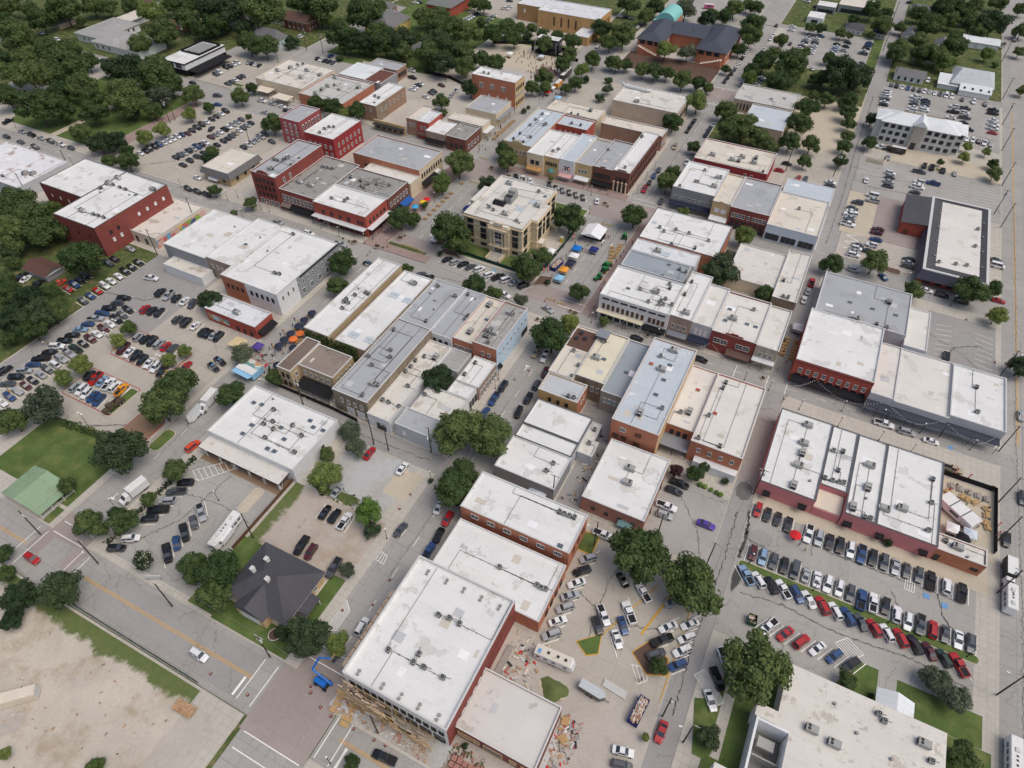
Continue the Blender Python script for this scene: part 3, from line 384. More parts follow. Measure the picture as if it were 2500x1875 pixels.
('corr20e','','brick_storefront','dark brick building with stained ribbed roof and blue awning','brickdark','dirtygrey',0.45,[-181.68,-155.25,196.23,211.85,9.026],'E 6@6 1.1x1.9 .06-.95 w','aw E .5-.95 3.3 2.6 bluecanvas;aw E .05-.48 3.3 2.2 black',[('r',-178.7,204.3),('r',-173.3,204.1),('c',-170.8,199.9),('c',-168.9,199.2),('c',-165.8,204.1),('c',-160.9,205.8),('c',-169.2,202.3)]),
('pink20g','','brick_building','rose painted four storey brick block with white arched windows','brickrose','greyroof',0.45,[-238.76,-227.13,229.5,245.4,12.039],'S 3@9.3 1x1.8 .12-.9 a;S 3@5.9 1x1.8 .12-.9 a;S 3@2 1x1.8 .12-.9 a;E 6@9 1x1.8 .08-.95 a;E 5@5.4 1x1.8 .1-.95 a','',[]),
('red20h','','brick_building','crimson painted brick building with notched rear corner','brickcrimson','white',0.5,[-221.8,-204.96,226.0,247.5,10.052],'S 5@6 1x1.6 .08-.95 w;S 5@2.4 1x1.6 .08-.95 w;E 6@6.4 1x1.6 .08-.95 w;E 6@2.6 1x1.6 .08-.95 w','',[('c',-214.8,228.9),('c',-215.2,232.9),('c',-214.4,235.4),('c',-212.5,236.4)]),
('a30','','flat_roofed_building','wide restaurant building with cluttered pale roof and patio roofs','creamwall','patchcream',0.4,[-291.16,-259.57,270.0,298.91,6.065],'','',[('r',-286.9,283.2),('r',-283.0,289.5),('r',-272.4,290.7),('r',-262.2,289.0),('r',-269.0,281.3),('c',-280.2,296.8),('c',-282.1,294.3)]),
('a31','','flat_roofed_building','brick walled building with half grey half cream roof','brickorange','patchgrey',0.45,[-258.02,-229.61,265.38,293.21,6.078],'','',[('r',-252.6,289.8),('r',-249.5,279.3),('r',-249.6,274.7),('r',-249.4,269.1),('c',-247.2,281.9),('c',-241.9,278.1),('v',-246.0,285.1),('r',-234.1,285.4)]),
('a32','','metal_building','building with bright white metal gable roof among brick shops','white','metalwhite',0.1,[-254.87,-237.63,295.63,313.64,6.091],'','',[]),
('a32b','','metal_building','building with brown corrugated roof and white skylight strips','greywall','browncorr',0.1,[-237.6,-226.96,295.06,310.85,6.104],'','',[]),
('a32c','','brick_building','brown brick shop with grey roof near the fenced lot','brickbrown','greyroof',0.35,[-248.0,-228.8,313.67,323.56,6.0],'E 4@3 1.2x2 .1-.9 k','',[]),
('a33','','brick_building','narrow brick building with clean white roof and boarded side','brickbrown','white',0.4,[-220.54,-210.41,267.36,294.27,8.013],'E 6@5 .9x1.8 .1-.95 w;S 2@6 .8x1.6 .2-.8 w','panel E 0-.35 oldstone',[('c',-217.7,277.1),('c',-214.5,276.3),('k',-213.8,271.1)]),
('a34a','','shop_building','narrow tan roofed shop on the north street','brickbrown','creamroof',0.35,[-190.15,-183.79,264.0,279.72,8.026],'S 2@5.4 .9x1.6 .2-.8 w','',[]),
('a34b','','shop_building','narrow red brick shop with pale roof on the north street','brickred','whitegrey',0.45,[-183.76,-176.96,263.5,276.19,8.039],'S 2@5.4 .9x1.6 .2-.8 w','aw S 0-1 3.2 1.4 browncorr',[]),
('a34c','','shop_building','small shop with bright white roof and dark awning','brickdusk','white',0.3,[-176.93,-166.51,260.34,273.32,6.052],'','aw S 0-1 3 1.6 black',[]),
('a34d','','shop_building','corner shop with rusty grey metal roof and dark brick front','brickdark','dirtygrey',0.35,[-164.89,-154.36,259.6,274.08,6.565],'S 3@2.6 1.4x2 .1-.9 k;E 4@2.6 1.4x2 .1-.9 w','',[]),
('a34e','','shop_building','shop with long cream roof facing the picnic benches','creamwall','creamroof',0.35,[-173.88,-154.28,275.86,284.2,6.278],'','canopy E 0-1 3.4 2.4 whitemetal',[]),
('a34f','','shop_building','grey roofed shop beside the three storey orange brick block','creamwall','greyroof',0.4,[-172.04,-154.56,290.8,307.35,6.091],'','canopy E 0-1 3.6 2.2 greymetal',[]),
('orange35','','brick_block','three storey orange brick block with white roof by the festival street','brickorange','white',0.6,[-180.65,-155.08,313.01,323.92,13.104],'S 2@9 .9x2 .18-.27 a;S 2@9 .9x2 .42-.52 a;S 2@9 .9x2 .68-.78 a;S 3@4 .9x2 .3-.9 p;E 5@10 .9x1.6 .06-.95 k;E 5@6.4 .9x1.6 .06-.95 w;E 5@2.4 1x1.8 .06-.95 k','panel E 0-1 brickyellow',[('c',-175.8,317.5),('c',-172.9,317.6),('v',-167.4,321.2)]),
('n36','','corner_building','long corner building with pale blue roof and stepped gable','brickyellow','paleroof',0.5,[-135.76,-121.6,262.34,301.16,9.5],'S 7@6 .9x1.5 .05-.95 w;E 2@6 .9x1.5 .85-.98 w','panel E 0-1 brickorange',[('c',-131.6,288.0),('c',-131.5,281.5),('c',-131.9,271.8),('c',-126.0,270.7),('c',-126.9,265.2),('c',-132.3,265.9),('c',-125.6,284.6),('c',-125.4,286.3),('c',-131.2,294.9)]),
('n36b','','flat_roofed_building','wide building with cream and white roof behind the corner row','creamwall','creamroof',0.35,[-134.39,-106.92,306.44,318.64,7.013],'','',[('r',-113.5,314.8),('c',-120.9,303.5),('c',-117.3,303.7)]),
('n36c','','brick_building','red brick rear building with four white arched windows','brickred','paleroof',0.5,[-122.17,-105.77,289.8,300.32,9.026],'S 4@5.6 .9x2 .1-.75 a','',[('c',-115.0,293.4),('c',-110.3,293.6)]),
('f1','','storefront_building','cream storefront with two arched windows and brown awning','creamwall','white',0.5,[-121.57,-113.51,257.86,283.0,9.039],'S 2@5.6 1.6x1.7 .2-.8 k','aw S .05-.95 3.6 2 tancanvas',[]),
('f2','','storefront_building','tan storefront with small windows and green dome awning','tanwall','white',0.45,[-113.48,-106.23,258.96,284.0,8.852],'S 5@6 .6x1.5 .1-.9 k','dome S .5 3 greencanvas',[('c',-111.9,264.6),('c',-110.4,267.3)]),
('f3','','storefront_building','white storefront with red and white striped awning','white','paleroof',0.5,[-106.2,-98.93,259.11,286.0,9.065],'S 2@5.8 1x1.4 .3-.75 k','aw S .08-.92 3.4 2.2 redstripe;aw S .26-.42 6.2 .5 redstripe;aw S .62-.8 6.2 .5 redstripe',[]),
('f4','','storefront_building','yellow brick storefront with three windows and white awning','brickyellow','greyroof',0.5,[-98.9,-90.86,260.12,285.0,8.678],'S 3@5.6 .9x1.6 .2-.75 w','aw S .05-.9 3.2 2 whitecanvas',[]),
('f5','','storefront_building','dark brick storefront with wide windows and black awning','brickdark','greyroof',0.5,[-90.83,-81.13,260.46,287.5,8.891],'S 4@5.6 1.4x1.8 .1-.9 k','aw S .03-.97 3.2 2.2 black',[('c',-95.5,277.0)]),
('f6','','corner_bank','dark brick corner bank with stone columns and rows of windows','brickdark','white',0.6,[-81.1,-73.54,260.4,301.0,9.304],'E 12@6.4 1x1.8 .04-.97 k;E 12@2.4 1.1x2 .04-.97 k;S 3@6 1x1.6 .15-.85 k;S 3@2 1.2x2.6 .15-.85 k','cols S 4',[('c',-90.5,294.9),('c',-81.8,295.7),('c',-77.4,264.8)]),
('tan37','','flat_roofed_building','narrow tan roofed building behind the corner bank','brickbrown','creamroof',0.35,[-104.0,-72.91,304.5,313.0,7.0],'E 3@3 1.2x2 .1-.9 w','',[]),
('a38','','flat_roofed_building','large pale brick building with curved white duct on roof','palebrick','stained',0.45,[-107.54,-73.48,329.08,351.29,8.013],'E 5@4 1.6x2.6 .1-.9 k','',[('D',-101.4,346.8),('r',-95.9,332.7)]),
('a39a','','flat_roofed_building','flat roofed civic building with patchy pale roof near library','palebrick','patchgrey',0.4,[-53.27,-23.32,364.33,384.95,6.026],'S 6@3 .4x3 .05-.4 k','',[('k',-35.9,373.2),('k',-29.9,376.3)]),
('a39b','','flat_roofed_building','lower half of civic building with blue grey speckled roof','palebrick','paleroof',0.45,[-43.15,-23.25,338.0,362.5,6.039],'','',[]),
('th41a','','theatre_building','large tan brick theatre with narrow brown windows','tanbrick','whitegrey',0.5,[-195.59,-154.0,426.43,449.0,10.052],'S 4@5.5 .9x5 .22-.7 b;E 5@6 1x3 .1-.9 k','',[]),
('th41b','th41a','','','brickbrown2','whitegrey',0.5,[-214.0,-195.62,434.0,456.0,9.065],'S 1@6 .9x2 .2-.4 p','',[]),
('th41c','','annex_building','low tan brick annex of the theatre with striped roof','tanbrick','whitegrey',0.3,[-164.45,-154.54,411.62,426.4,4.578],'E 3@2 .8x2 .1-.9 k','',[]),
('g50','','corner_building','grey two storey corner building with navy awning','greywall','white',0.5,[-54.12,-36.02,259.53,283.69,9.091],'S 8@5.4 1x.9 .05-.95 w','aw S 0-1 3.6 2.2 navy',[('c',-51.6,261.1),('c',-46.7,267.8),('c',-45.8,267.9),('r',-38.6,275.5),('r',-38.6,267.4),('c',-45.8,278.8)]),
('t51','','storefront_building','narrow tan brick storefront with two white panels','brickyellow','creamroof',0.6,[-35.99,-28.4,255.91,280.85,9.104],'S 2@6 2x1.6 .15-.85 p','aw S .02-.98 3.4 2.4 whitecanvas',[]),
('g52','','storefront_building','red brick storefront with grey roof and white trimmed windows','brickmaroon','greyroof',0.45,[-28.37,-12.84,255.28,281.63,9.0],'S 4@6.2 1x1.7 .06-.42 w;S 1@6.2 1x1.7 .46-.56 w;S 4@6.2 1x1.7 .6-.96 w;S 6@3.7 1.6x.8 .05-.95 k;S 7@1.5 1.5x2 .05-.95 k','',[]),
('r53','','brick_building','long red painted brick building with many rooftop units','brickcrimson','creamroof',0.4,[-53.65,-20.94,290.79,311.84,7.513],'S 2@5 1x1.6 .3-.36 w;S 2@5 1x1.6 .68-.85 w','',[('r',-46.9,297.1),('r',-34.4,301.2),('r',-37.9,296.5),('r',-34.9,297.1),('r',-28.6,303.2),('r',-28.6,298.5),('c',-23.1,292.2)]),
('w54','','storefront_building','white storefront building with wide windows and peeling paint','paleblue2','creamroof',0.5,[-12.81,7.21,253.32,281.42,6.526],'S 3@2 1.6x2.4 .03-.3 k;S 3@2 1.6x2.4 .34-.63 k;S 3@2 1.6x2.4 .68-.97 k','',[('c',-3.4,270.7)]),
('m54b','','metal_building','blue grey metal roofed building by the narrow lane','greywall','paleroof',0.1,[-12.4,7.63,281.45,297.43,5.039],'','',[]),
('w55','','flat_roofed_building','large white roofed building beside the festival street','brickorange','white',0.4,[-55.03,-24.2,219.41,242.77,8.052],'','',[('c',-49.7,229.2),('c',-47.4,227.2),('c',-43.6,230.6),('c',-38.3,230.4),('c',-30.2,229.0),('c',-42.2,220.4),('c',-33.4,221.9)]),
('w55b','','flat_roofed_building','narrow white speckled roof strip with louvred skylight','white','whitegrey',0.3,[-55.13,-30.25,211.24,219.38,7.465],'','',[('K',-42.6,214.5),('r',-45.6,214.6)]),
('g56','','flat_roofed_building','slate blue flat roof building with dark skylights','lgrey','slateroof',0.4,[-55.23,-31.51,200.86,211.21,7.078],'','',[('k',-39.3,209.0),('k',-39.5,199.8),('c',-34.9,207.8),('c',-32.3,207.2)]),
('w57','','corner_building','white two storey corner building with brown arched windows','white','white',0.6,[-54.81,-29.9,178.0,196.34,9.591],'S 9@5.6 .8x1.9 .04-.68 b;S 4@5.6 .8x1.9 .72-.97 b;S 7@8.9 2.4x.35 .03-.97 k;S 9@1.6 1.8x2.2 .04-.96 k','canopy S .0-.68 3.8 2.2 creamcanvas;aw S .7-1 3.4 1.8 black',[('c',-43.3,186.9),('c',-35.0,194.3),('c',-34.1,192.1),('c',-38.5,181.7),('c',-34.8,184.1),('c',-33.7,185.8),('c',-34.8,181.9),('c',-33.5,182.6),('c',-30.8,183.9),('k',-47.2,185.7),('r',-37.9,188.2)]),
('b58','','storefront_building','taupe brick storefront with three green windows','brickdusk','white',0.5,[-29.87,-22.24,179.1,205.85,9.104],'S 3@5.4 1x1.6 .12-.85 w','aw S .05-.95 3.2 1.6 greycanvas',[('c',-28.4,199.9),('r',-25.4,182.5),('c',-28.6,191.9)]),
('g59','','storefront_building','pale grey storefront with navy awning and shuttered windows','lgrey','creamroof2',0.5,[-22.21,-15.27,179.59,202.65,8.5],'S 3@5.6 .9x1.7 .15-.85 p','aw S 0-1 3.8 2.4 navy',[]),
('d60','','storefront_building','dark red brick double storefront with stepped parapet','brickmaroon','creamroof2',0.5,[-15.24,-0.51,179.15,202.14,8.013],'S 2@5 2x1.8 .08-.4 w;S 2@5 2x1.8 .58-.9 w','aw S .42-1 3 2.4 browncorr',[('k',-12.6,186.3),('k',-12.7,192.8),('r',-10.5,188.2),('c',-5.3,196.0),('k',-5.6,187.8),('k',-2.7,187.7)]),
('s61','','stone_storefront','weathered stone storefront with white canopy beside alley tables','oldstone2','creamroof2',0.45,[-0.48,6.68,178.74,201.12,8.026],'S 3@5 .9x1.7 .15-.85 w','canopy S 0-1 3.4 2.2 whitemetal',[]),
('c62','','low_building','low cream courtyard building with brown roof patch','creamwall','stained',0.35,[-19.0,-1.29,215.0,237.91,5.039],'','',[]),
('c63','','low_building','narrow building with scribbled dark lines on cream roof','oldstone','stained',0.45,[-1.26,7.19,209.56,241.27,5.552],'','',[('c',0.6,220.7),('c',2.2,211.3),('c',4.0,211.7),('c',3.8,209.8)]),
('t70a','','rooftop_bar','cream building with brown rooftop deck and round tables','creamwall','creamroof',0.4,[-55.77,-47.52,137.51,161.4,8.065],'','',[('c',-52.3,149.2),('c',-47.3,143.7),('c',-47.3,138.2)]),
('t70b','','shop_building','yellowed roof building with grey stone rear wall','oldstone','creamyellow',0.4,[-47.49,-38.06,139.29,162.29,8.578],'S 4@5.2 .8x1.9 .12-.92 w','',[('c',-45.1,157.1),('r',-44.5,149.0),('k',-42.1,149.7)]),
('bg71','','shop_building','slate blue roof shop with teal shuttered rear windows','oldstone2','slateroof',0.35,[-38.03,-30.22,136.93,162.45,8.091],'S 4@5 .9x1.8 .1-.9 t','',[('k',-33.8,147.8)]),
('tall72','','brick_block','tall orange brick block with streaked blue white roof','brickorange','paleroof',0.4,[-30.19,-16.39,124.48,162.7,12.104],'S 1@9.5 1.6x1.4 .18-.35 w;S 1@9.5 1.6x1.4 .5-.7 b;S 1@5.5 1.6x1.4 .5-.7 b;S 2@6.2 1.6x1.5 .05-.4 b','panel E 0-1 tanwall',[('c',-25.9,155.1),('r',-23.8,149.8),('r',-23.8,130.1),('c',-18.7,134.7),('k',-22.1,152.9),('k',-21.8,146.0),('k',-22.0,139.2),('R',-27.4,150.9),('r',-23.0,159.4)]),
('cr73','','shop_building','cream roofed building with brick rear and metal porch','brickorange','creamroof2',0.4,[-16.36,-8.12,134.59,161.55,7.0],'S 3@4.6 1x1.7 .12-.85 k','porch S 0-1 3.2 5 greymetal',[('R',-11.9,151.8),('c',-14.0,140.4),('r',-11.7,141.6)]),
('w74','','corner_building','pale roofed corner building with brick rear on the alley','brickorange','creamroof2',0.5,[-8.09,6.57,130.41,160.44,8.013],'S 4@5.6 .9x1.5 .08-.95 w','panelz S .15-1 0-3 white',[('c',-5.0,157.4),('c',-5.2,154.8),('R',-4.7,143.8),('c',-6.1,142.0),('c',-6.5,132.3),('c',-0.2,132.1)]),
('br75','','brick_building','small two storey buff brick building with white metal roof','tanbrick','metalgrey',0.45,[-55.48,-42.55,129.37,137.48,7.526],'S 3@5.2 .8x1.4 .2-.85 k;E 2@5 .8x1.4 .3-.8 w','panel E 0-1 brickorange',[('c',-46.0,130.7),('c',-44.4,130.9)]),
('w76a','','flat_roofed_building','northern third of the stepped white roofed building','lgrey','white',0.35,[-54.4,-36.45,116.49,127.13,6.039],'','',[]),
('w76b','w76a','','','lgrey','white',0.35,[-54.4,-36.6,111.22,116.46,5.752],'','',[]),
('w76c','w76a','','','greywall','white',0.35,[-54.7,-36.5,99.18,111.19,5.465],'','',[('c',-40.3,107.2),('c',-41.0,104.0)]),
('an77a','','annex_building','small white roofed rear annex with one round vent','greywall','stained',0.2,[-36.51,-33.44,121.05,127.77,4.078],'','',[('c',-34.8,124.9)]),
('an77b','','annex_building','small grey sided annex behind stepped white building','lgrey','stained',0.2,[-36.42,-31.92,115.32,121.02,4.091],'','',[('c',-34.4,119.4)]),
('w78','','brick_building','square white roofed brick building beside the big oak','brickdull','white',0.4,[-28.91,-11.3,100.61,122.88,5.604],'S 4@2.6 .9x1 .1-.95 k;E 2@2 .9x1.8 .1-.9 k','aw S .62-.85 2.6 1.4 greencanvas2',[('r',-20.4,115.1),('r',-19.5,110.3)]),
('or80','','brick_building','orange brick building with white roof and four condensers in line','brickorange','white',0.35,[-55.41,-24.64,81.67,94.0,8.5],'S 6@6.6 2x1.5 .06-.98 w;E 3@5.6 1.2x1.6 .15-.9 b','',[('c',-31.6,91.6),('c',-30.3,91.6),('c',-28.9,91.6),('c',-27.5,91.8),('k',-27.5,82.8)]),
('w81','','flat_roofed_building','bright white ridged roof building between two brick neighbours','brickorange','white',0.3,[-54.6,-24.4,63.83,80.0,5.513],'E 4@2 1.2x2 .2-.9 k','',[('c',-39.0,72.1),('c',-28.7,72.0),('c',-27.5,71.8),('c',-26.4,72.0)]),
('ren82','','building_under_renovation','big white roofed building under renovation with scaffolding','white','white',0.9,[-56.42,-30.61,32.78,63.8,10.026],'S 13@7 1.1x1.7 .04-.98 k;S 7@2.6 2.6x2.6 .04-.98 k;E 12@6.4 .7x1.5 .05-.97 m','panel E 0-1 brickmaroon',[('c',-50.3,41.3),('c',-44.7,53.1),('c',-42.1,53.6),('c',-39.4,53.5),('c',-43.9,43.6),('c',-44.0,41.5),('c',-41.5,41.6),('c',-36.7,41.6),('v',-52.5,61.5),('v',-52.5,60.7),('v',-47.3,61.5),('v',-47.3,60.7),('v',-42.6,61.5),('v',-42.6,60.6),('v',-38.0,61.5),('v',-38.0,60.6),('v',-33.2,61.5),('v',-33.2,60.6),('v',-38.1,34.8),('v',-38.1,33.9),('v',-33.5,34.8),('v',-33.5,33.8),('v',-53.4,34.8),('v',-53.4,34.0),('v',-47.2,34.8),('v',-47.2,33.9),('v',-42.6,34.8),('v',-42.7,33.8)]),
('w83','','flat_roofed_building','brown walled building with pale roof beside construction yard','brickdeep','stained2',0.4,[-30.58,-11.94,35.54,49.17,5.039],'S 1@2.6 3x1.2 .04-.2 c;S 1@2.6 1.2x1.2 .22-.32 c;S 1@1.8 4x3 .36-.6 c;S 2@2.6 1.2x1.2 .66-.95 c','',[]),
('p84a','','strip_building','long white roofed strip building with pink rear walls','pink','white',0.3,[12.67,27.59,127.59,157.44,5.552],'S 1@1.6 1x2 .1-.25 k;S 1@1.6 1x2 .8-.95 k','',[('r',20.9,153.8),('r',21.0,146.3),('r',21.3,142.5),('r',21.1,137.5),('r',21.2,130.0),('v',25.0,133.8)]),
('p84b','p84a','','','pink','white',0.3,[27.62,34.9,134.0,157.17,5.565],'','',[('c',29.1,147.4),('c',31.6,148.3),('c',31.3,140.7),('c',32.2,136.8),('c',33.3,137.2),('c',30.4,136.5),('c',28.1,136.4)]),
('p84c','p84a','','','pink','white',0.3,[34.93,42.8,127.32,157.04,5.578],'S 1@1.6 1x2 .1-.3 k','',[('r',39.1,146.6),('r',39.4,138.4),('v',39.5,134.7),('r',36.6,130.0),('c',39.8,128.1),('c',41.2,128.5)]),
('p84d','p84a','','','pink','white',0.3,[42.83,57.66,127.35,157.15,5.591],'S 1@1.6 1x2 .08-.2 k;S 1@1.6 1x2 .82-.95 k','',[('r',44.3,133.3),('r',48.4,135.5),('c',55.0,149.4),('c',55.2,141.0),('c',55.1,131.5)]),
('o85','','brick_building','small orange brick building with cream roof beside the beer garden','brickorange','creamroof2',0.35,[57.69,69.3,127.67,132.87,4.604],'S 1@1.6 1x2 .06-.16 k;S 1@2.2 1.6x.7 .78-.92 k','',[('c',59.6,131.0),('r',62.4,130.3),('v',64.9,128.6)]),
('r86a','','brick_building','red brick building with dentil cornice and black awning','brickred','white',0.5,[12.21,35.61,176.79,204.7,9.0],'S 9@5.6 1x1.7 .05-.97 w;S 9@3.6 1.6x.5 .04-.98 k;S 9@1.5 1.6x2 .04-.98 k','aw S .02-.98 3.2 2.2 black;dentil S',[]),
('s86b','','strip_shop','grey fronted shop with navy canopy beside red brick building','lgrey','creamroof2',0.35,[35.64,42.42,175.21,200.7,6.513],'','canopy S 0-1 3.8 3 navymetal',[]),
('s86c','','strip_shop','widest grey fronted shop with navy canopy and roof seams','lgrey','creamroof2',0.35,[42.45,57.71,175.15,201.19,6.026],'','canopy S 0-1 3.8 3 navymetal',[]),
('s86d','','strip_shop','end shop with navy canopy and tyre marks on white roof','lgrey','white',0.5,[57.74,72.74,175.96,200.54,6.539],'','canopy S 0-.98 3.8 3 navymetal',[('c',64.5,192.2),('c',65.0,181.1)]),
('g87','','flat_roofed_building','big grey roofed building with ducts behind red brick building','lgrey','greyroof',0.35,[13.53,42.9,207.0,231.31,7.052],'S 2@2 1x2 .5-.9 k','',[('r',26.6,208.4),('c',33.4,208.5),('c',36.6,208.3),('k',31.3,216.8),('k',38.8,216.8),('k',23.8,216.9),('r',36.0,223.1)]),
('w87b','','low_building','small white roofed building beside the gated parking lot','white','creamroof2',0.25,[42.93,49.98,203.94,225.65,5.565],'','',[]),
('rest95','','mansard_restaurant','tan restaurant with cream flat roof and grey shingle edge','stone','creamroof',0.2,[-247.6,-232.6,185.8,205.2,6.078],'S 3@2 1.2x1.4 .1-.9 k;E 3@2 1.2x1.4 .1-.9 k','aw S .2-.55 2.6 1.4 whitecanvas;skirt S;skirt E',[]),
('strip20f','','flat_roofed_building','pale strip roof between ribbed roof and orange wall','creamwall','creamroof2',0.3,[-181.5,-156.0,214.2,221.69,6.591],'','',[]),
]
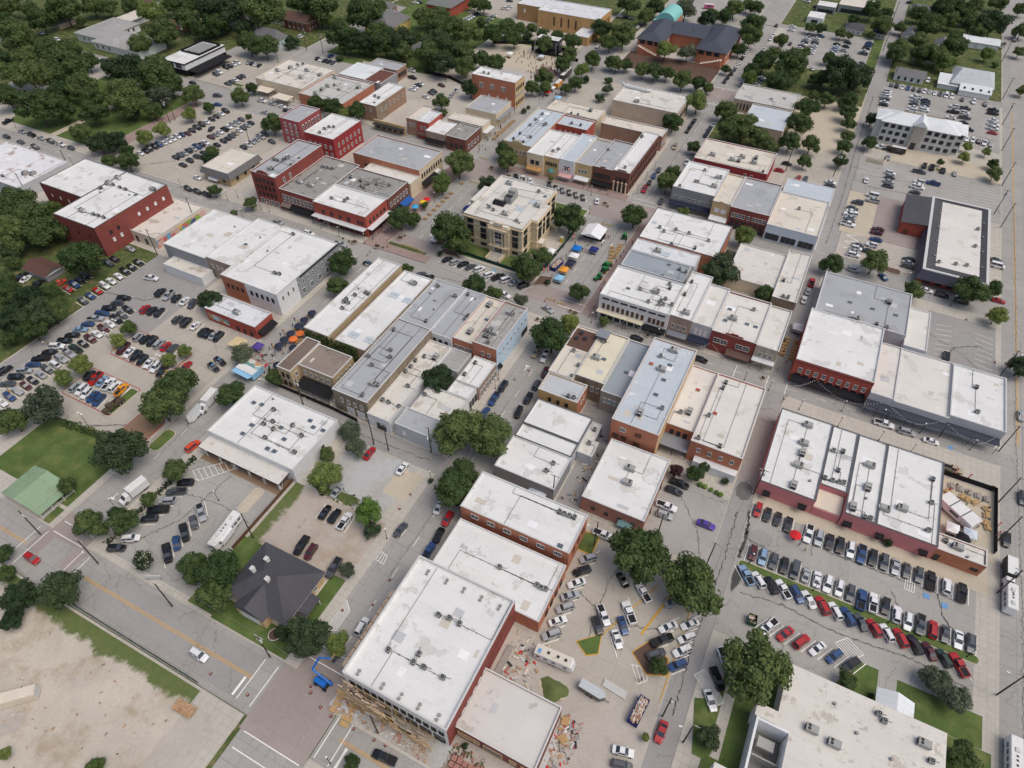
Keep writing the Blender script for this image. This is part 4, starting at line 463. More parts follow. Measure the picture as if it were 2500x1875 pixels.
CARS = [
('row nosed at the pink walled strip building',270.0,14.7,121.8,23.1,120.9,'Ru Ks Ks Ks',0,181),
('row below the pink wall east of the red umbrella',270.0,28.4,120.3,55.6,120.7,'Wp Su Ks Ku Wu Bp Ku Gu Ss Gs Gu',0,171),
('trio at the east end of the pink building row',90.0,58.6,120.5,65.7,120.5,'Kp Wu Kp',0,168),
('row on the uphill side of the grass island',270.0,16.5,107.9,40.8,107.8,'Mu Lu Gu Ku Gv Ss Ws Wu Wu Gu',0,167),
('pair of trucks uphill of the grass island',90.0,43.5,107.2,46.2,107.7,'Bp Wp',0,166),
('uphill island row towards the east end',270.0,49.0,108.1,54.3,106.2,'Ku Wu Wu',0,162),
('last cars uphill of the grass island',270.0,57.0,106.9,68.1,107.2,'Gp Ru Gs Ws Gu',0,159),
('angled row on the downhill side of grass island',131.5,16.5,100.8,32.0,101.4,'Lp Wu Ku Wp Bu Ws',0,166),
('middle of the angled row below the grass island',128.2,35.3,101.2,50.1,101.0,'Ru Wu Bu Gs Ru Wu',0,160),
('end of the angled row below the grass island',124.8,53.2,101.2,65.8,100.6,'Ru Ku Ms Nu Rp',0,155),
('row beside the lawn of the big white roof',-122.0,24.6,90.0,43.5,89.4,'Wp Rs Ru Ws Bu Ku',0,155),
('stalls by the corner tree and hatched bay',-53.6,17.1,77.3,16.5,66.9,'Wp Kp Ws',1,150),
('left file of the double row by the yellow lines',47.9,2.9,78.9,2.5,71.3,'Ws Kp Gu',1,157),
('right file of the double row by the yellow lines',-132.2,7.6,82.1,7.8,71.3,'Ws Wu Wu Bu',1,155),
('old car parked in the alley by the power pole',270.0,8.9,55.9,8.9,55.9,'Rs',0,145),
('pair at the bottom edge by the grass strip',16.3,2.9,48.5,3.5,45.9,'Ws Gu',1,141),
('column along the orange brick wall',-135.2,-21.0,87.0,-21.1,64.6,'Su Ku Ws Ss Su Ws Su',1,160),
('vans beside the triangular island',-47.2,-12.4,71.6,-12.0,74.6,'Ku Wp',0,163),
('cars right of the yellow lot divider',130.2,-6.6,78.1,-6.8,70.5,'Wp Bs Ws',1,159),
('car half under the big oak',137.5,-5.3,84.7,-5.3,84.7,'Wp',0,167),
('lone car under the power lines',46.0,2.5,85.6,2.5,85.6,'Ss',0,166),
('car in shade left of the big oak',138.2,-11.0,85.4,-11.0,85.4,'Ks',0,170),
('group beside the white roofed brick building',-0.9,-7.0,120.4,-7.7,117.4,'Kp Ks',1,188),
('pair by the parking bumpers',-0.0,-7.8,111.6,-7.4,108.6,'Wp Su',1,183),
('muscle car alone in the small lot',0.1,3.5,110.7,3.5,110.7,'Ps',0,181),
('truck beside the corner lawn by the alley',0.5,-20.1,95.4,-20.1,95.4,'Wp',0,179),
('cars beneath the gravel lot wall',93.4,-90.2,67.7,-83.8,67.7,'Ks Ku Wp',0,181),
('vehicles behind the dark shingle house',-82.6,-89.3,56.6,-85.9,56.2,'Kp Mu',0,175),
('truck by the small tree in the dirt lot',-82.5,-78.0,55.2,-78.0,55.2,'Gp',0,172),
('car driving on the main street',-92.7,-68.9,72.4,-68.9,72.4,'Gs',0,179),
('pale car half under the gravel lot tree',93.6,-91.5,74.8,-91.5,74.8,'Ss',0,188),
('car at the gravel lot corner',91.2,-79.6,89.6,-79.6,89.6,'Ws',0,193),
('row along the hedge facing the strip building',-148.8,-131.2,57.6,-131.1,44.5,'Ku Gp Su Kp Ku',1,181),
('pair near the hedge by the magnolia',30.9,-130.8,38.1,-131.7,34.4,'Wu Ku',1,175),
('column in the middle of the strip building lot',-36.2,-120.0,52.4,-118.8,39.2,'Sp Gs Kp Bs Kp',1,174),
('car turning through the corner intersection',0.8,-149.0,22.4,-149.0,22.4,'Ru',0,173),
('car on the street beside the dirt lot',0.6,-92.4,23.3,-92.4,23.3,'Wu',0,156),
('truck beside the wooden scaffolding',96.1,-62.7,45.8,-62.7,45.8,'Wu',0,161),
('truck on the street below the scaffolding',-174.7,-41.7,24.7,-41.7,24.7,'Kp',0,142),
('outer row of the west lot lower part',30.3,-210.3,60.5,-211.4,79.5,'Gs Ku Su Bs Kp Ks Wu',0,227),
('outer row of the west lot upper part',30.5,-211.4,82.6,-211.8,107.8,'Ku Ks Ls Bs Sp Bu Ku Gu Ku',0,245),
('second row of the west lot lower part',-3.4,-204.7,54.3,-204.8,70.7,'Ws Bu Ss Ms Ks Ss Gu',0,220),
('second row of the west lot middle part',-5.1,-204.9,73.3,-204.6,90.0,'Wu Su Sp Np Ks Mu Ws',0,232),
('second row of the west lot upper part',-6.9,-204.7,92.9,-205.2,104.0,'Mu Ws Kp Gs Ku',0,241),
('car turning on the lane beside the west lot',88.1,-216.6,64.2,-216.6,64.2,'Ku',0,220),
('back file of the upper west lot island',100.3,-190.8,95.4,-175.7,96.4,'Su Ku Ku Su Rs Gu',0,227),
('front file of the upper west lot island',-79.5,-190.6,88.8,-170.8,87.1,'Mp Ws Ku Ku Ws Wu Ks',0,220),
('coupe leaving past the food trailer',96.3,-165.6,92.4,-165.6,92.4,'Rs',0,221),
('back file of the lower west lot island',100.9,-190.2,74.8,-175.9,75.0,'Ku Rp Ls Wp Wu Yp',0,214),
('front file of the lower west lot island',-79.0,-189.9,69.5,-178.7,68.7,'Su Wu Wu Bs Bu',0,211),
('first cars along the planted bank of west lot',101.5,-200.2,107.1,-194.4,108.1,'Ru Ku Ks',0,240),
('vehicles by the rocky bank of west lot',99.2,-185.6,108.1,-177.7,108.6,'Gu Kv Ws',0,235),
('cars below the mural cafe',97.1,-172.6,107.4,-166.3,107.9,'Ku Ks Ss Ku',0,231),
('police cars at the end of west lot',-8.1,-157.3,99.0,-157.0,95.8,'Zu Zu',1,221),
('jeep beside the strip building canopy',87.6,-139.1,68.4,-139.1,68.4,'Ou',0,198),
('cars on the upper terrace lot',99.3,-202.5,116.5,-187.2,116.9,'Ku Sp Ku Ws Gu',0,243),
('truck crossing the asphalt behind the white roofs',13.2,-212.0,121.2,-212.0,121.2,'Wp',0,253),
('row on the asphalt below the red brick wall',-7.8,-224.3,126.0,-223.8,100.2,'Ks Ks Ku Ws Ws Wu Rs Bs Gs',1,244),
('car by the red brick corner',-5.7,-234.1,130.9,-234.1,130.9,'Ss',0,266),
('pair under the tree by red brick wall',-5.1,-234.0,123.4,-234.2,120.3,'Ks Gp',1,260),
('row in tree shade by the brown shed',-4.1,-234.9,110.5,-234.5,102.6,'Ku Ks Bp Rs',1,249),
('rusty old car by the shed tree',83.6,-240.2,103.7,-240.2,103.7,'Os',0,251),
('cars in the yard of the brown shed',100.2,-253.5,99.4,-246.8,98.8,'Ws Kp',0,250),
('dark car behind the shed yard cars',94.0,-256.4,99.8,-256.4,99.8,'Ks',0,254),
('cars at the kerb beside the pale blue wall',-89.8,-68.6,131.7,-68.6,119.3,'Ku Bp Bs',1,208),
('upper cars opposite the pale blue wall',-83.6,-66.1,150.8,-62.5,150.1,'Tp Wp',0,225),
('cars parked opposite the pale blue wall',-84.5,-59.4,143.6,-59.3,124.0,'Ms Gu Ku Ku',1,208),
('car leaving the square at the barricades',-20.0,-71.8,173.0,-71.8,173.0,'Ss',0,242),
('cars at the kerb by the orange brick building',94.7,-59.4,81.0,-58.8,70.1,'Ru Ku Bp',1,175),
('car tucked under the street tree',95.5,-63.5,83.3,-63.5,83.3,'Ws',0,184),
('first half of the row before the courthouse',60.6,-119.1,182.2,-105.2,182.3,'Ks Su Ks Gs Wu',0,258),
('second half of the row before the courthouse',59.2,-100.2,181.3,-85.5,181.2,'Wu Kp Wv Ss Ku',0,252),
('truck on the street before the courthouse',-8.5,-89.6,173.0,-89.6,173.0,'Wp',0,248),
('pair behind the ivy building parapet',61.8,-123.4,169.1,-119.7,168.8,'Gs Ks',0,254),
('cars behind the courthouse by the cream storefront',123.8,-123.2,250.4,-116.4,250.7,'Kp Wp Ws',0,304),
('row behind the courthouse by the storefronts',122.0,-106.6,250.3,-89.8,248.5,'Ku Ks Gs Ks Gs Ks',0,294),
('car at the storefront street corner',108.0,-83.1,248.6,-83.1,248.6,'Ws',0,292),
('cars along the string light street',0.3,-194.6,172.1,-162.4,171.5,'Su Wu Sp',0,269),
('police car by the square crossing',2.1,-144.9,166.0,-144.9,166.0,'Zs',0,260),
('cars on the street by the hotel',-6.8,-247.5,174.9,-236.8,175.2,'Ku Ku Ku',0,294),
('car by the restaurant hedge',-4.9,-250.8,183.9,-250.8,183.9,'Ws',0,304),
('roadside row of the hotel lot left part',-7.5,-291.2,188.4,-287.7,211.1,'Ws Ku Ku Ku Bu Ws Ws Ws Wu Bu',0,332),
('roadside row of the hotel lot right part',-9.3,-286.6,213.4,-287.1,240.8,'Ms Ks Kp Ku Ws Ks Ks Ws Ku',0,350),
('upper middle row of hotel lot left part',-8.0,-273.4,193.2,-271.5,210.4,'Ks Gs Ss Ks Ss Bp Ks Ws',0,327),
('upper middle row of hotel lot right part',-9.6,-273.2,215.9,-273.3,237.2,'Ms Ss Ws Kp Ws Ss Ss Gs',0,344),
('lower middle row of hotel lot left part',172.2,-265.3,189.5,-265.2,215.7,'Ks Ku Gu Ks Gs Ks Ks',0,328),
('lower middle row of hotel lot right part',170.1,-265.1,218.5,-266.6,236.6,'Ks Gs Ts Ws Gs Ss Ks',0,341),
('short row nearest the hotel',-9.8,-251.9,215.2,-251.8,230.2,'Ks Ws Ss Ss Sp Gu',0,333),
('car by the hotel lot kerb end',-10.7,-243.7,225.8,-243.7,225.8,'Gs',0,327),
('car driving through the hotel lot',107.8,-279.5,222.6,-279.5,222.6,'Ks',0,337),
('cars on the street above the hotel lot',27.3,-296.4,244.6,-304.5,253.1,'Bs Gu',1,363),
('cars at the kerb by the patio restaurant',-1.8,-278.9,259.3,-258.0,258.9,'Wp Ss Ws Ws',0,352),
('car across from the patio restaurant',-178.1,-268.7,249.1,-268.7,249.1,'Ss',0,350),
('dark car by the patio restaurant kerb',-1.6,-259.6,256.0,-259.6,256.0,'Ks',0,351),
('pair left of the black modern restaurant lot',-7.9,-324.9,273.5,-325.5,276.8,'Gu Wu',0,384),
('row beside the black modern restaurant',-8.5,-326.7,283.6,-325.7,291.6,'Ku Ks Ws Wu',0,393),
('row under the roadside trees by the lawn',105.1,-320.4,295.1,-312.0,295.0,'Ss Ks Ws Ks',0,391),
('row by the planted corner of the small lot',-7.7,-310.0,267.1,-310.1,279.0,'Gs Gs Ws Ks Gs',0,381),
('car in the brick house driveway',92.6,-319.4,341.8,-319.4,341.8,'Wu',0,422),
('row in the lot by the round shrub',98.9,-288.7,318.6,-276.6,317.9,'Ks Ws Ks Ks Gs',0,394),
('car behind the round shrub row',95.1,-283.8,325.1,-283.8,325.1,'Bu',0,401),
('roadside row by the park lawn',-4.8,-360.4,177.5,-324.7,177.2,'Ss Kp Ss Gp Wp Gs',0,322),
('truck stopped at the park corner',95.2,-376.5,181.6,-376.5,181.6,'Kp',0,341),
('cars driving past the park lawn',-4.4,-362.7,170.8,-340.6,170.1,'Ks Gs Gu',0,323),
('car beside the white warehouse roof edge',-4.3,-340.7,166.9,-340.7,166.9,'Ws',0,321),
('cars by the white house chapel',2.0,-468.1,271.5,-449.7,268.7,'Ws Wu',0,417),
('cars parked before the chapel lawn',7.5,-403.0,258.4,-398.3,259.3,'Ws Ks',0,396),
('car passing the black modern restaurant',2.8,-328.7,259.5,-328.7,259.5,'Ks',0,374),
('row in the pole lot by the fenced park',-4.6,-215.5,307.9,-215.3,316.1,'Ws Ws Ks Ws',0,374),
('cars by the tall steel pole',-14.6,-204.1,319.9,-203.7,308.6,'Ms Gs',1,366),
('car below the tall steel pole',-14.1,-203.8,311.2,-203.8,311.2,'Ks',0,368),
('car at the bottom of the pole lot',-13.5,-204.0,303.2,-204.0,303.2,'Ws',0,363),
('cars in the lane of the pole lot',102.2,-192.7,311.0,-193.5,317.9,'Ss Wp',0,369),
('trucks by the fenced park corner',-7.4,-229.8,329.4,-223.8,320.9,'Wp Kp',0,380),
('row by the church stair',0.7,-242.4,416.2,-241.7,429.5,'Ws Ws Ws Ks Ks',0,452),
('row along the lane by the theatre lot',0.8,-228.1,412.2,-229.7,430.7,'Ss Gs Ss Ws',0,450),
('trucks in the theatre lot',11.3,-229.3,446.2,-228.6,451.8,'Wp Ws',0,462),
('cars at the top left edge',11.4,-289.7,428.4,-287.7,430.5,'Ws Ks',0,467),
('car at the top of the theatre lot',10.9,-233.8,461.9,-233.8,461.9,'Gu',0,470),
('pair by the theatre steps',-1.8,-190.9,421.3,-187.1,422.3,'Wp Gs',0,431),
('van on the street by the theatre',93.7,-147.2,409.9,-147.2,409.9,'Wv',0,411),
('kerb row beside the library lower part',90.5,-65.5,397.9,-64.7,417.2,'Ku Ku Ku Gs',0,391),
('kerb row beside the library upper part',90.4,-64.7,422.5,-64.7,447.8,'Ws Ws Ks Ws Ws',0,409),
('cars on the right kerb opposite the library',-90.3,-56.9,398.2,-56.9,429.6,'Ss Ws',0,396),
('further cars on the kerb opposite the library',-90.4,-56.3,448.9,-56.2,454.8,'Ks Ws',0,411),
('white pair at the street trees by the hedge',-90.4,-56.1,474.4,-56.2,481.5,'Ws Ws',0,428),
('car driving up past the library',89.8,-58.1,500.8,-58.1,500.8,'Ms',0,440),
('car in the lot lane by the street tree',89.3,-43.7,472.2,-43.7,472.2,'Ms',0,418),
('kerb row by the pale brick building',90.7,-67.0,342.5,-66.9,330.0,'Ks Ks Ks',1,338),
('kerb row opposite the pale brick building',-90.3,-57.5,336.0,-57.5,329.9,'Ku Ku',1,335),
('silver car in tree shade opposite pale brick building',-90.3,-57.2,342.9,-57.2,342.9,'Ss',0,343),
('car driving by the corner bank street',-84.1,-67.6,311.3,-67.6,311.3,'Tu',0,326),
('row beside the civic building trees',-11.2,-48.1,411.9,-48.9,401.6,'Ws Ks Gs Ss',1,376),
('cars behind the tan theatre wall',11.1,-154.2,470.2,-146.3,468.3,'Ws Ku Gs',0,447),
('cars by the library corner lane',90.8,-137.3,455.7,-136.9,460.7,'Ws Gs',0,440),
('left file of the tree lined lot',-2.6,-35.5,492.3,-36.7,467.4,'Ks Ss Ws Ss Ks Ws Ms Ws',1,413),
('right file of the tree lined lot',-2.7,-30.7,492.9,-29.8,462.7,'Gs Ws Ss Ks Ws Ss Ws Ws',1,408),
('cars near the lot entry by the white kiosk',-6.0,-48.2,503.1,-47.7,495.9,'Ws Ws',1,434),
('cars at the top edge by the kiosk',-8.6,-48.7,557.7,-40.9,548.9,'Wp Ks',0,464),
('car at the lot lamp by the trees',99.6,-24.4,438.9,-24.4,438.9,'Ws',0,392),
('car beneath the street trees by the lot',-21.4,-47.4,456.8,-47.4,456.8,'Ws',0,410),
('left file of the grassy edged lot',-9.9,-17.6,468.2,-17.5,484.1,'Ws Ss Ls Ws Ks',0,417),
('right file of the grassy edged lot',-10.4,-12.5,475.8,-12.0,490.4,'Ss Ks Ks',0,420),
('column by the grass strip and lane',-5.9,0.2,495.9,-1.2,475.9,'Bs Bs Ks Ws Gp',1,407),
('cars behind the dark tree clump',-3.9,-1.2,457.0,-0.0,459.9,'Ws Gs',0,397),
('cars beside the small lot trees',-4.1,-11.7,460.9,-10.7,453.6,'Ss Ws',0,396),
('car at the left edge of the grassy lot',-5.6,-28.8,494.0,-28.8,494.0,'Bs',0,427),
('north row of the office lot left half',270.0,18.7,435.9,36.0,435.3,'Gs Kp Ws Bu Ks Ks Wu',0,371),
('north row of the office lot right half',270.0,38.3,435.8,49.5,435.0,'Ss Ws Gu Wv Wu',0,367),
('spaced cars on the north row of office lot',270.0,54.8,433.2,66.1,432.6,'Gs Wu Gs',0,360),
('west column of the office lot',0.0,17.6,425.1,17.5,406.9,'Wu Wu Wp Gs Ws Ks',1,359),
('left file of office lot centre',180.0,32.2,424.8,31.6,406.1,'Wp Ss Gs Ws Wu',1,354),
('right file of office lot centre',0.0,37.5,422.9,37.4,409.7,'Ks Ks Gs Ws Wu',1,355),
('left file of office lot east side',180.0,51.4,421.9,50.5,407.0,'Wu Kp Ws',1,349),
('right file of office lot east side',0.0,56.8,422.2,56.7,403.5,'Gp Wu Gp Ks',1,345),
('far east column of the office lot',0.0,70.0,426.5,69.6,422.0,'Kp Kp',1,352),
('lower far east column of the office lot',0.0,70.3,413.4,70.0,397.8,'Ws Wp Wp Rs',1,337),
('row beside the grey office end wall',270.0,58.4,384.7,69.1,384.3,'Ws Wu Ks Wp Ss',0,329),
('car at the office end wall corner',0.0,59.3,396.2,59.3,396.2,'Ks',0,340),
('trucks in front of the grey office',180.0,21.8,356.3,25.2,355.9,'Wp Kp',0,325),
('cars at the kerb by the white garage',90.0,81.1,558.4,80.9,544.0,'Ws Ws Gs',0,424),
('cars on the white garage apron',69.9,73.9,526.6,75.2,534.0,'Ss Gs',0,420),
('car beside the long white house',270.0,36.4,451.4,36.4,451.4,'Wu',0,381),
('car by the metal roofed house',90.0,42.7,448.4,42.7,448.4,'Wu',0,377),
('cars by the house at the top lane',27.6,15.7,589.2,19.7,579.5,'Ks Wp',0,465),
('car on the far right street',90.0,80.7,586.8,80.7,586.8,'Ks',0,450),
('row before the grey office entrance',90.0,41.9,346.6,44.9,346.3,'Ku Kp',0,313),
('cars by the small trees of office lot',90.0,49.7,345.4,54.8,345.2,'Ku Ss',0,310),
('car by the trash enclosure',90.0,25.8,347.2,25.8,347.2,'Ss',0,320),
('truck driving behind the mansard building',0.0,40.0,339.5,40.0,339.5,'Gp',0,311),
('column near the zigzag marking',0.0,28.3,332.0,28.6,319.4,'Wu Gs Ss Gu',1,302),
('car in the striped bays',90.0,19.2,320.4,19.2,320.4,'Ws',0,305),
('group at the back of the mansard building',180.0,40.8,329.2,40.4,324.1,'Wu Ws Wp',1,301),
('truck parked behind the mansard building',180.0,46.4,331.2,46.4,331.2,'Bp',0,303),
('car hidden by the mansard gable',180.0,39.8,319.0,39.8,319.0,'Gs',0,298),
('white van and truck on the tan pad',180.0,23.3,307.5,23.8,303.0,'Wv Sp',0,293),
('car alone on the tan pad',180.0,18.1,298.4,18.1,298.4,'Gu',0,292),
('column on the tan pad edge',0.0,16.9,292.9,16.9,279.0,'Gs Ws Wp Ss Gs Wp',1,280),
('pair of maroon cars on the brown stalls',180.0,28.5,280.7,28.3,278.0,'Ms Ms',1,276),
('cars on the brown stalls by the tree',180.0,28.5,272.6,26.3,262.8,'Bs Wu Ks',1,268),
('column beside the white zigzag',0.0,22.5,265.1,21.9,257.5,'Gs Wu Ss Wu',1,266),
('car passing the street tree island',0.0,23.2,247.7,23.2,247.7,'Su',0,259),
('car turning at the street tree island',125.2,33.9,248.3,33.9,248.3,'Bs',0,256),
('cars beside the mansard building wall',0.0,41.8,264.2,41.8,259.2,'Ks Ss Gu',1,261),
('cars parked before the mansard building',0.0,54.5,246.3,61.2,245.9,'Ku Ku',0,246),
('car behind the tree by the mansard corner',0.0,49.3,247.0,49.3,247.0,'Ws',0,251),
('van and car right of the mansard building',0.0,72.3,279.5,72.6,275.5,'Gs Wv',0,261),
('pair on the metal roof building apron',0.0,5.1,310.9,5.4,307.9,'Ws Gs',1,302),
('red car under the mansard corner tree',0.0,73.5,252.4,73.5,252.4,'Rs',0,247),
('kerb cars beside the corner bank',-83.8,-67.6,286.5,-67.9,267.1,'Gs Bs Ks Rp',1,299),
('kerb cars across from the corner bank',-85.1,-57.6,303.3,-58.0,299.1,'Gs Wp',1,316),
('car in tree shade by the grey corner building',-84.6,-58.2,260.5,-58.2,260.5,'Gs',0,292),
('cars behind the red painted building',3.0,-15.8,318.9,-17.8,311.1,'Ks Rs',1,311),
('cars on the metal building forecourt',270.0,-8.5,308.0,-5.5,308.6,'Rs Gs',0,305),
('cars in the alley by the cream roof',90.0,10.4,232.1,9.5,220.6,'Rp Ss Ws',1,247),
('car beside the white corner building',1.9,-38.2,173.0,-38.2,173.0,'Ks',0,232),
('car half hidden by the tall roof',-2.0,-15.6,172.5,-15.6,172.5,'Ks',0,225),
('kerb cars below the navy canopy',2.3,42.3,170.3,55.6,169.6,'Wp Su Ws',0,201),
('car by the gate of the small lot',90.0,57.7,211.4,57.7,211.4,'Ku',0,226),
('car on the far right street near the canopy shops',90.0,79.9,193.4,79.9,193.4,'Ss',0,208),
('car on the far right street by the beer garden',270.0,75.6,142.4,75.6,142.4,'Ku',0,178),
('car cut by the right edge',270.0,79.7,159.1,79.7,159.1,'Gu',0,187),
('tan truck by the beer garden flags',0.0,61.8,161.1,61.8,161.1,'Tp',0,194),
('car by the weedy alley bank',93.4,-91.2,89.7,-91.2,89.7,'Rs',0,197),
]
